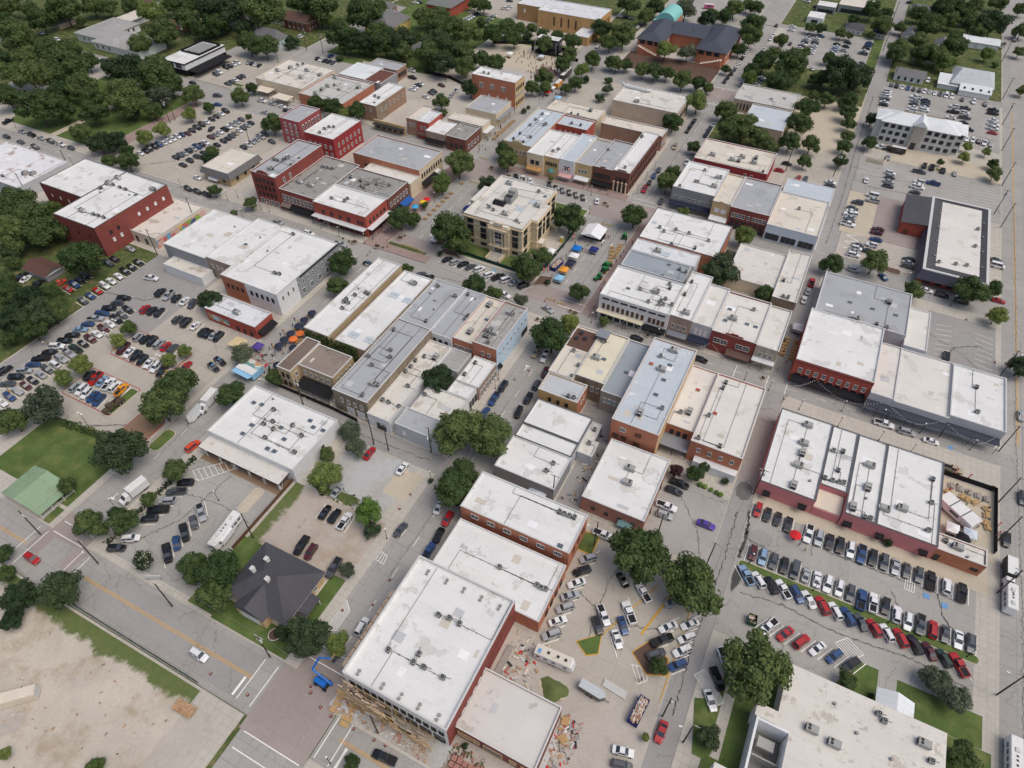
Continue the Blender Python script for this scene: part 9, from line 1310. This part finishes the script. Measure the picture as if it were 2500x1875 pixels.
for mt in UMN: placed('parasol', [u for u in MISC['umb'] if u[2] == mt], UMN[mt] + ' parasol', mk_umb, 'parasol', UMN[mt] + ' parasols')
for x, y, sx_, sy_, h_, mt, nm, lab in MISC['tent']:
    z = ground_z(x, y); o = tag(empty(nm, (x, y, ZL if z == 0 else z)), lab, 'tent'); a_, c_ = sx_ / 2, sy_ / 2; e = h_ - (1.4 if sx_ > 6 else .75); b = MB(); T_ = (0, 0, h_) if sx_ < 6 else None
    if nm == 'shade_sail': b.hexa([(-a_, -c_, e), (a_, -c_, e - .2), (a_, c_, e), (-a_, c_, e - .2)], [(-a_, -c_, e + .05), (a_, -c_, e - .15), (a_, c_, e + .05), (-a_, c_, e - .15)], mt)
    elif T_:
        cs = [(-a_, -c_), (a_, -c_), (a_, c_), (-a_, c_)]
        for k in range(4): p, q_ = cs[k], cs[(k + 1) % 4]; b.poly([(*p, e), (*q_, e), (q_[0] * .25, q_[1] * .25, h_ - .12), (p[0] * .25, p[1] * .25, h_ - .12)], mt); b.poly([(p[0] * .25, p[1] * .25, h_ - .12), (q_[0] * .25, q_[1] * .25, h_ - .12), T_], mt); b.poly([(*p, e - .3), (*q_, e - .3), (*q_, e), (*p, e)], mt)
    else: b.poly([(-a_, -c_, e), (0, -c_, h_), (0, c_, h_), (-a_, c_, e)], mt); b.poly([(a_, -c_, e), (a_, c_, e), (0, c_, h_), (0, -c_, h_)], mt); b.poly([(-a_, -c_, e), (a_, -c_, e), (0, -c_, h_)], mt); b.box(-a_ + .4, a_ - .4, -1, c_ - .3, 0, .9, 'black')
    b.build('canopy', o)
    for px in (-a_ + .08, a_ - .08):
        for py in (-c_ + .08, c_ - .08): b = MB(); b.cyl(px, py, 0, e - .2, .04, .04, 'steel', 6); b.build('leg', o)
    if 'white walled' in lab: b = MB(); b.box(-a_, a_, -c_ - .02, -c_ + .02, .1, e - .3, mt); b.box(-a_ - .02, -a_ + .02, -c_, c_, .1, e - .3, mt); b.build('side_wall', o)
    if sx_ < 6 and nm != 'shade_sail': b = MB(); b.box(-a_ + .5, a_ - .5, -c_ + .4, -c_ + 1, .7, .76, 'frame_white'); b.box(-a_ + .6, a_ - .6, -c_ + .45, -c_ + .95, 0, .7, 'ac_dark'); b.build('table', o)
# concert stage
sg = tag(empty('concert_stage', (-172, 391, 0)), 'outdoor concert stage with white roof and black surround', 'stage'); b = MB(); b.box(-7, 7, -4, 4, 0, 1.3, 'black'); b.build('platform', sg); b = MB(); b.box(-7, 7, -1, 5, 7.6, 8, 'ac_dark', 'r_white'); b.build('roof', sg)
b = MB(); b.box(-6.6, 6.6, 3.6, 3.8, 1.3, 7.6, 'greymetal'); b.build('backdrop', sg)
for x in (-6.8, 6.8):
    for y in (-3.6, 4.6): b = MB(); b.box(x - .2, x + .2, y - .2, y + .2, 0, 7.6, 'steel'); b.build('tower', sg)
for x in (-8.2, 8.2): b = MB(); b.box(x - .6, x + .6, -4.4, -3.4, 1, 6.5, 'black'); b.build('speaker_stack', sg)
# fences
def fence(name, label, pts, h_, mt, cat='fence', post=3.0):
    o = tag(empty(name, (pts[0][0], pts[0][1], 0)), label, cat); ox, oy = pts[0]
    for (x0, y0), (x1, y1) in zip(pts, pts[1:]):
        L = math.hypot(x1 - x0, y1 - y0); n = max(1, int(L / post))
        for k in range(n):
            p = (x0 + (x1 - x0) * k / n - ox, y0 + (y1 - y0) * k / n - oy); q_ = (x0 + (x1 - x0) * (k + 1) / n - ox, y0 + (y1 - y0) * (k + 1) / n - oy)
            b = MB(); b.bar((*p, h_ / 2 + .05), (*q_, h_ / 2 + .05), .05, h_ - .1, mt); b.build('panel', o); b = MB(); b.cyl(p[0], p[1], 0, h_ + .05, .05, .05, 'iron', 6); b.build('post', o)
plain('screen_green', (22, 62, 54), .8)
fence('screen_fence', 'black screened fence along the alley behind the stone hall', [(-141, 104.5), (-137, 99.2), (-112, 99.0), (-101.5, 98.4)], 1.9, 'black'); fence('screen_fence', 'black screened fence around the beer garden', [(58.4, 158.4), (73, 158.4), (73, 136.5)], 2, 'black'); fence('screen_fence', 'dark green screened fence around the courthouse front lawn', [(-121, 189.5), (-110, 188.4), (-99, 188), (-87, 187.4)], 1.6, 'screen_green'); fence('screen_fence', 'dark screened fence along the festival tents', [(-86, 188), (-83, 194), (-82.6, 216), (-82.8, 228)], 1.8, 'screen_green')
fence('timber_fence', 'dark brown rail fence between strip building lot and dirt lot', [(-104.9, 73.5), (-104.9, 48)], 1.5, 'frame_brown'); fence('screen_fence', 'black screen fence behind the concert stage', [(-208, 388), (-186, 399), (-156, 397)], 2, 'black'); fence('screen_fence', 'black screen fence below the concert stage', [(-164, 386.5), (-150, 386)], 2, 'black'); fence('screen_fence', 'green mesh fence beside the dirt lot street', [(-140, 18.6), (-88, 18.4)], 1.5, 'screen_green'); fence('screen_fence', 'black screen fence beside the pole lot', [(-222, 331), (-205, 330.6), (-193, 326)], 1.9, 'black'); fence('low_wall', 'pale block wall around the trash enclosure by the lane', [(17, 340), (24, 339), (25.5, 344.6)], 1.8, 'w_creamwall', 'wall')
fence('site_fence', 'wire panel fence along the street below the scaffolding', [(-58, 33), (-54, 28.6), (-30, 27.8)], 1.8, 'wood_grey', 'fence') if False else None
# hedge and garden shrubs by the alley
for i, (x, y, r) in enumerate(((-1.6, 122.9, .9), (-.2, 122.8, .8), (1.6, 122.6, .7), (3.2, 122.4, .75), (4.4, 122.2, .8))):
    b = MB(); qq = random.Random(i); b.sphere(0, 0, r * .7, r * .75, 'leaf_t', 8, 6); leafcards(b, [tuple(Vector((qq.gauss(0, 1), qq.gauss(0, 1), qq.gauss(0, 1))).normalized() * r * .82 + Vector((0, 0, r * .7))) for _ in range(160)], .13, 'leaf_t', qq); tag(b.build('clipped_shrub', loc=(x, y, ZL)), f'clipped yellow green shrub, {ORD[i + 1]} from left in the garden bed by the alley', 'shrub', 'clipped shrubs')
q = random.Random(9)
hd = MB(); pts = [( -181 + 15 * t + q.gauss(0, .7), 57.6 + 1.6 * t + q.gauss(0, .6), abs(q.gauss(.5, .45))) for t in [q.random() for _ in range(900)]]; leafcards(hd, pts, .28, 'leaf', q); tag(hd.build('hedge'), 'shaggy hedge between west lot and lawn', 'hedge')
hd = MB(); pts = [(-135.6 + q.gauss(0, .5), 34 + 32 * q.random(), abs(q.gauss(.5, .35))) for _ in range(900)]; leafcards(hd, pts, .25, 'leaf_d', q); tag(hd.build('hedge'), 'dark hedge along the strip building lot', 'hedge')
# scaffolding and timber at the renovation
sf = tag(empty('scaffolding', (-46, 29.6, 0)), 'timber and pipe scaffolding along the renovated facade', 'scaffolding'); q = random.Random(12)
for k in range(13):
    x = -10.4 + k * 1.9
    for y in (.4, 2.4): b = MB(); b.cyl(x, y, 0, 9.2 - max(0, k - 3) * .42, .06, .06, 'scaffold_yellow', 6); b.build('standard', sf)
for lv in (2.2, 4.4, 6.6, 8.6):
    n = 40 if lv < 4 else int(34 - lv * 2.4)
    for k in range(n):
        x = -10.4 + k * .56 + q.uniform(-.1, .1); L = q.uniform(1.6, 3.2); y = q.uniform(.5, 2.3)
        if x + L > 13: continue
        b = MB(); b.box(x, x + L, y - .14, y + .14, lv + q.uniform(0, .1), lv + .14, 'scaffold_plank'); b.build('plank', sf)
    for y in (.4, 2.4): b = MB(); b.tube((-10.4, y, lv - .06), (12.4 if lv < 5 else 4, y, lv - .06), .05, .05, 'scaffold_yellow', 5); b.build('ledger', sf)
for k in range(6): b = MB(); x = -10 + k * 2.6; b.tube((x, .3, .2), (x + 2, .3, 4.4), .04, .04, 'scaffold_yellow', 5); b.build('brace', sf)
sf2 = tag(empty('scaffolding', (-58, 45, 0)), 'plank walkway of scaffolding up the street side of the renovation', 'scaffolding')
for k in range(9):
    b = MB(); b.cyl(0, -10.5 + k * 2.2, 0, 9.6, .06, .06, 'scaffold_yellow', 6); b.build('standard', sf2); b = MB(); b.box(-.4, .9, -10.6 + k * 2.2, -8.3 + k * 2.2, 8.2, 8.3, 'scaffold_plank'); b.build('plank', sf2)
# loose building materials, each stack one thing
def stack(name, label, x, y, rz, n, L, wd, mt, cat='pile', h_=.12):
    o = tag(empty(name, (x, y, ZL), rz), label, cat)
    for k in range(n): b = MB(); yy = (k % 5 - 2) * wd * 1.15; zz = (k // 5) * (h_ + .02); b.box(-L / 2 + q.uniform(-.2, .2), L / 2 + q.uniform(-.2, .2), yy - wd / 2, yy + wd / 2, zz + .01, zz + h_, mt); b.build('plank', o)
stack('lumber_pile', 'long grey lumber pile below the maroon wall', -28.6, 53.5, math.pi / 2, 15, 9, .25, 'wood_grey'); stack('lumber_pile', 'white beams stacked beside the travel trailer', -3.4, 59.8, -.1, 10, 5.5, .3, 'coping'); stack('pallet_stack', 'wooden pallets beside the pale roofed building corner', -10.6, 48.5, .3, 15, 1.6, .3, 'wood', 'pallets', .1); stack('pallet_stack', 'second heap of pallets further down the yard wall', -9.6, 45, .9, 15, 1.6, .3, 'wood', 'pallets', .1); stack('steel_bundle', 'bundle of silver roofing sheets at the bottom of yard', -8.6, 37.6, 1.3, 10, 3.5, .4, 'steel', 'bundle', .06); stack('lumber_pile', 'long white beam leaning along the yard side wall', -11.3, 41.5, math.pi / 2, 5, 8, .2, 'coping'); stack('timber_pile', 'tan plywood sheets on the fenced corner', -57.5, 30.2, .2, 4, 2.2, 1.1, 'wood', 'pile', .06); stack('timber_pile', 'second tan plywood pile beneath the scaffolding', -53.6, 28.8, .1, 4, 2.2, 1.1, 'wood', 'pile', .06)
br = tag(empty('brick_pallets', (-29, 29, ZL)), 'pallets of red bricks at the foot of renovated building', 'bricks')
for i in range(6):
    for j in range(3): b = MB(); b.box(i * 1.3, i * 1.3 + 1.1, j * 1.3 - 1, j * 1.3 + .1, 0, 1.0 + q.uniform(-.3, .1), 'w_brickdull'); b.build('brick_cube', br)
b = MB(); n = 22; b.v.append((0, 0, 1.3)); 
for rr, zz in ((1.2, .9), (2.4, .35), (3.2, .02)):
    for k in range(n): t = 2 * math.pi * k / n; r_ = rr * (1 + .18 * math.sin(3 * t) + q.uniform(-.06, .06)); b.v.append((r_ * math.cos(t), r_ * .75 * math.sin(t), zz + q.uniform(-.05, .05)))
mi = b.mat('dirt')
for k in range(n): b.f.append((0, 1 + k, 1 + (k + 1) % n)); b.mi.append(mi)
for a_ in range(2):
    for k in range(n): p = 1 + a_ * n; b.f.append((p + k, p + n + k, p + n + (k + 1) % n, p + (k + 1) % n)); b.mi.append(mi)
tag(b.build('sand_heap', smooth=True, loc=(-15.6, 53.6, ZL)), 'heap of tan sand in the construction yard', 'sand heap')
def clutter(name, lab, n, x0, x1, y0, y1, mats, smax=.6):
    b = MB(); qq = random.Random(n)
    for _ in range(n):
        x, y, s_ = qq.uniform(x0, x1), qq.uniform(y0, y1), qq.uniform(.1, smax); a_ = qq.uniform(0, 3.14); L = s_ * qq.uniform(1, 3); b.bar((x - L / 2 * math.cos(a_), y - L / 2 * math.sin(a_), ZL + s_ * .2), (x + L / 2 * math.cos(a_), y + L / 2 * math.sin(a_), ZL + s_ * .2 + qq.uniform(0, .1)), s_ * qq.uniform(.3, 1), s_ * .4, qq.choice(mats))
    o = b.build(name); o['kind'] = 'stuff'; o['label'] = lab; o['category'] = 'debris'; return o
CM = ('wood_grey', 'timber', 'coping', 'ac_dark', 'w_brickdull', 'w_cream', 'steel', 'redcanvas')
clutter('debris', 'scattered building debris in the construction yard', 130, -29, -20, 50, 62, CM); clutter('debris', 'loose materials along the yard side of pale roofed building', 150, -11.4, -6.5, 36, 50, CM); clutter('debris', 'rubble and offcuts under the scaffolding', 170, -57, -33, 27.8, 31.5, ('scaffold_plank', 'timber', 'wood_grey', 'w_brickdull', 'coping')); clutter('debris', 'broken stones and weeds before the brown walled building', 150, -30, -22, 28, 34, ('gravel', 'w_brickdull', 'mulch', 'leaf')); clutter('debris', 'chairs and crates in the yard behind the stepped white building', 70, -36, -30, 100, 128, ('ac_dark', 'coping', 'timber', 'steel')); clutter('debris', 'rubble heap beneath the black canopy', 90, -126, -113, 99.4, 103, ('coping', 'w_cream', 'gravel'), .8); clutter('debris', 'bits of litter and stone on the dirt lot', 90, -130, -88, -20, 12, ('coping', 'timber', 'mulch', 'wood_grey'), .35); clutter('debris', 'stage gear and barrels beside the mural cafe', 80, -151, -140, 98, 110, CM)
# signs and small structures
loose('sign_board', 'flat grey sign board by the strip lot entrance', 'sign', lambda b: (b.box(-2, 2, -.12, .12, .4, 1.7, 'coping'), b.box(-1.6, -1.4, -.08, .08, 0, .4, 'iron'), b.box(1.4, 1.6, -.08, .08, 0, .4, 'iron')), (-116.6, 32.6, ZL), .5)
loose('portable_toilet', 'yellow and grey portable toilet by the courthouse side', 'toilet', lambda b: (b.box(-.6, .6, -.6, .6, 0, 2.1, 'hazard_yellow'), b.box(-.65, .65, -.65, .65, 2.1, 2.3, 'coping'), b.box(-.4, .4, -.63, -.6, .1, 1.9, 'line_yellow')), (-84.6, 214, ZL))
loose('kiosk', 'small white cube kiosk at the top lot corner', 'kiosk', lambda b: (b.box(-5, 5, -6, 6, 0, 4, 'w_white', 'r_white'), b.box(-2, 2, -6.05, -6, .5, 2.6, 'glass')), (-37, 522, 0)); loose('flat_roofed_building', 'pale flat roofed commercial block at the top edge', 'building', lambda b: (b.box(-11, 11, -9, 9, 0, 5, 'w_greywall', 'r_creamroof'), b.box(-9, 9, -9.05, -9, .5, 2.8, 'glass')), (-16, 556, 0)); loose('flat_roofed_building', 'small white roofed building above the green lawn corner', 'building', lambda b: (b.box(-6, 6, -5, 5, 0, 4.6, 'w_greywall', 'r_white'), b.box(-5, 5, -5.05, -5, .5, 2.6, 'glass')), (-34, 545, 0))
cb = tag(empty('church', (-262, 423, 0)), 'brick church with steep grey roof and white gable', 'church'); b = MB(); b.box(-9, 9, -10, 16, 0, 7, 'w_brickred'); b.build('nave', cb); b = MB(); b.hexa([(-10, -10.5, 6.8), (10, -10.5, 6.8), (10, 16.5, 6.8), (-10, 16.5, 6.8)], [(-.1, -10.5, 14), (.1, -10.5, 14), (.1, 16.5, 14), (-.1, 16.5, 14)], 'r_houseg'); b.build('roof', cb); b = MB(); b.hexa([(-9.6, -10.6, 7), (9.6, -10.6, 7), (0, -10.6, 13.7)], [(-9.6, -10.52, 7), (9.6, -10.52, 7), (0, -10.52, 13.7)], 'frame_white'); b.build('gable', cb); put('window', window_mesh(1.6, 2.4, 'a'), cb, (0, -10.5, 8.4))
# string lights over the streets
def wire(name, label, p, q_, sag, r, mt, cat, bulbs=0):
    o = tag(empty(name, p), label, cat); P0, P1 = Vector((0, 0, 0)), Vector(q_) - Vector(p); b = MB(); n = 14; pts = [P0.lerp(P1, k / n) - Vector((0, 0, sag * 4 * (k / n) * (1 - k / n))) for k in range(n + 1)]
    for a_, c_ in zip(pts, pts[1:]): b.tube(a_, c_, r, r, mt, 4)
    b.build('cable', o)
    if bulbs:
        me = CACHE.get('bulb')
        if not me: bb = MB(); bb.sphere(0, 0, 0, .13, 'globe', 6, 4); me = CACHE['bulb'] = bb.mesh('bulb')
        for k in range(1, bulbs): t = k / bulbs; v = P0.lerp(P1, t) - Vector((0, 0, sag * 4 * t * (1 - t) + .12)); put('bulb', me, o, tuple(v))
    return o
SL = [(-211, 169.6, -205, 176.4), (-205, 176.4, -198, 169.6), (-198, 169.6, -190, 176.4), (-190, 176.4, -181, 169.6), (-181, 169.6, -172, 177), (-172, 177, -165, 170), (-48, 169, -42, 176.8), (-42, 176.8, -33, 169.4), (-14, 176.8, -5, 169.4), (-22, 169, -14, 176.8), (-5, 169.4, 4, 176.8), (14, 169, 20, 175), (20, 175, 30, 169.4), (30, 169.4, 41, 175), (41, 175, 49, 169.4), (49, 169.4, 57, 175), (57, 175, 66, 169.4), (66, 169.4, 71, 175)]
for i, (x0, y0, x1, y1) in enumerate(SL): wire('string_lights', f'string of white bulbs over the street, {ORD[i + 1] if i < 20 else i} from left', (x0, y0, 5.4), (x1, y1, 5.4), .9, .012, 'iron', 'string lights', 13)
PW = [((-152.9, 31.7), (-128, 30.2)), ((-128, 30.2), (-105, 30.3)), ((-105, 30.3), (-78.6, 30.1)), ((-78.6, 30.1), (-46, 28.2)), ((74.9, 90), (74.9, 117)), ((74.9, 117), (74.9, 140)), ((74.9, 140), (74.9, 170)), ((74.9, 170), (74.9, 215)), ((8.6, 98), (10.6, 124)), ((8.6, 98), (7.6, 62)), ((-340, 190), (-310, 212)), ((-310, 212), (-300, 228)), ((-300, 228), (-306, 318)), ((-82, 93.6), (-92, 94)), ((-92, 94), (-112, 97))]
for i, (p, q_) in enumerate(PW):
    for k, off in enumerate((-1.0, 1.0)): wire('power_line', f'thin overhead power line, span {ORD[i + 1]}, wire {ORD[k + 1]}, strung between poles', (p[0], p[1] + off, 11.1), (q_[0], q_[1] + off, 11.1), .7, .018, 'iron' if i > 3 else 'steel', 'power line')

# ---------------------------------------------------------------- people
def person_mesh(seed):
    q_ = random.Random(seed); s_ = q_.uniform(-.12, .12)
    V = [(0, 0, .95), (0, 0, 1.15), (0, 0, 1.38), (0, 0, 1.5), (0, .01, 1.62), (0, .02, 1.74), (.1, 0, .9), (.12, s_, .5), (.12, s_ * 1.6, .08), (.12, s_ * 1.6 + .14, .04), (-.1, 0, .9), (-.12, -s_, .5), (-.12, -s_ * 1.6, .08), (-.12, -s_ * 1.6 + .14, .04), (.2, 0, 1.4), (.27, -s_, 1.12), (.26, .1 - s_, .88), (-.2, 0, 1.4), (-.27, s_, 1.12), (-.26, .1 + s_, .88)]
    E = [(0, 1), (1, 2), (2, 3), (3, 4), (4, 5), (0, 6), (6, 7), (7, 8), (8, 9), (0, 10), (10, 11), (11, 12), (12, 13), (2, 14), (14, 15), (15, 16), (2, 17), (17, 18), (18, 19)]
    Rr = [(.17, .12), (.16, .11), (.18, .12), (.06, .06), (.1, .11), (.08, .09), (.1, .1), (.075, .075), (.05, .05), (.05, .04), (.1, .1), (.075, .075), (.05, .05), (.05, .04), (.08, .08), (.055, .055), (.04, .04), (.08, .08), (.055, .055), (.04, .04)]
    me = bpy.data.meshes.new('person_base'); me.from_pydata(V, E, []); o = bpy.data.objects.new('person_base', me); C.objects.link(o); sk = o.modifiers.new('skin', 'SKIN')
    for i, r in enumerate(Rr): me.skin_vertices[0].data[i].radius = r; me.skin_vertices[0].data[i].use_root = i == 0
    o.modifiers.new('sub', 'SUBSURF').levels = 1; dg = bpy.context.evaluated_depsgraph_get(); out = bpy.data.meshes.new_from_object(o.evaluated_get(dg)); bpy.data.objects.remove(o); return out
plain('skin', (196, 150, 122), .6); plain('skin_dark', (120, 84, 64), .6)
for i, c_ in enumerate(((228, 228, 226), (50, 60, 90), (176, 52, 50), (40, 42, 46), (110, 140, 170), (160, 160, 160), (70, 100, 80), (214, 180, 120))): plain(f'shirt{i}', c_, .8)
for i, c_ in enumerate(((52, 62, 84), (40, 40, 44), (160, 146, 120))): plain(f'trousers{i}', c_, .8)
plain('hair0', (44, 34, 28), .8); plain('hair1', (120, 96, 66), .8)
PM = [person_mesh(i) for i in range(4)]; PV = {}
def person_var(i, sh, trs, sk):
    k = (i, sh, trs, sk)
    if k not in PV:
        me = PM[i].copy(); me.materials.clear()
        for n_ in (f'shirt{sh}', f'trousers{trs}', ('skin', 'skin_dark')[sk], f'hair{trs % 2}', 'rubber'): me.materials.append(MATS[n_])
        for f_ in me.polygons:
            c_ = f_.center; z = c_.z
            f_.material_index = 4 if z < .09 else 3 if z > 1.72 or (z > 1.6 and c_.y < -.02) else 2 if z > 1.5 or (abs(c_.x) > .215 and z < 1.18) else 0 if z > .93 else 1
            f_.use_smooth = True
        PV[k] = me
    return PV[k]
CLN = ['white', 'navy', 'red', 'black', 'pale blue', 'grey', 'green', 'tan']; PPL = []
q = random.Random(21)
def folk(lm_, n, x0, x1, y0, y1):
    for _ in range(n): PPL.append((q.uniform(x0, x1), q.uniform(y0, y1), lm_))
folk('the dark rail of the festival tents', 12, -80, -74, 190, 226); folk('the blue tents', 14, -84, -73, 196, 214); folk('the tractors', 12, -63, -57, 196, 226); folk('the north stalls', 26, -152, -140, 326, 352); folk('the orange food truck', 12, -151, -143, 352, 364); folk('the concert rail', 24, -186, -158, 376, 385); folk('the marquee', 8, -74, -66, 218, 234); folk('the red corner canopy tables', 14, -156, -149, 177, 190); folk('the parasol tables', 14, -150, -141, 104, 128); folk('the beer garden tables', 16, 61, 72, 139, 156); folk('the alley tables', 9, 7.6, 12.4, 178, 206); folk('the storefront row', 10, -120, -76, 255.6, 258.5); folk('the picnic benches', 8, -151, -146, 262, 290); folk('the white corner building kerb', 10, -60, -56, 176, 200); folk('the shops of the north street', 8, -154, -151, 262, 300); folk('the pale blue wall', 2, -72.6, -71.2, 130, 140); folk('the stone storefront crossing', 2, 12.6, 14.4, 166, 170); folk('the string light crossing', 2, -149, -147, 170, 174); folk('the west lot lane', 3, -217, -215, 78, 80); folk('the pink strip lot', 4, 24, 31, 113, 121); folk('the construction yard lane', 2, -4, 6, 63, 66); folk('the concert plaza', 26, -196, -160, 368, 384)
by = {}
for p in PPL: by.setdefault(p[2], []).append(p)
for lm_, L in by.items():
    L.sort(key=lambda t: proj_x(t[0], t[1]))
    for i, (x, y, _) in enumerate(L):
        sh = q.randrange(8); o = put('person', person_var(q.randrange(4), sh, q.randrange(3), int(q.random() < .25)), None, (x, y, ZL if ground_z(x, y) == 0 else ground_z(x, y) + .004), q.uniform(0, 6.28)); o.scale = (1, 1, q.uniform(.94, 1.05))
        tag(o, f'person in {CLN[sh]} top, {ORD[i + 1] if i < 20 else str(i + 1) + "th"} from left by {lm_}', 'person', 'people about the town')
cw = MB(); k0 = [cw.mat(f'shirt{i}') for i in range(8)]
for _ in range(260):
    x, y = q.gauss(-160, 4.2), q.gauss(363, 4.5); h_ = q.uniform(1.5, 1.75); c_ = q.choice((2, 2, 0, 0, 5, 1, 3)); cw.hexa([(x + .13 * math.cos(k), y + .13 * math.sin(k), 0.05) for k in range(6)], [(x + .2 * math.cos(k), y + .2 * math.sin(k), h_ - .3) for k in range(6)], f'shirt{c_}'); cw.sphere(x, y, h_ - .12, .12, q.choice(('skin', 'hair0', 'hair1')), 6, 4)
o = cw.build('crowd'); o['kind'] = 'stuff'; o['label'] = 'dense crowd of concert goers behind the orange brick block'; o['category'] = 'crowd'
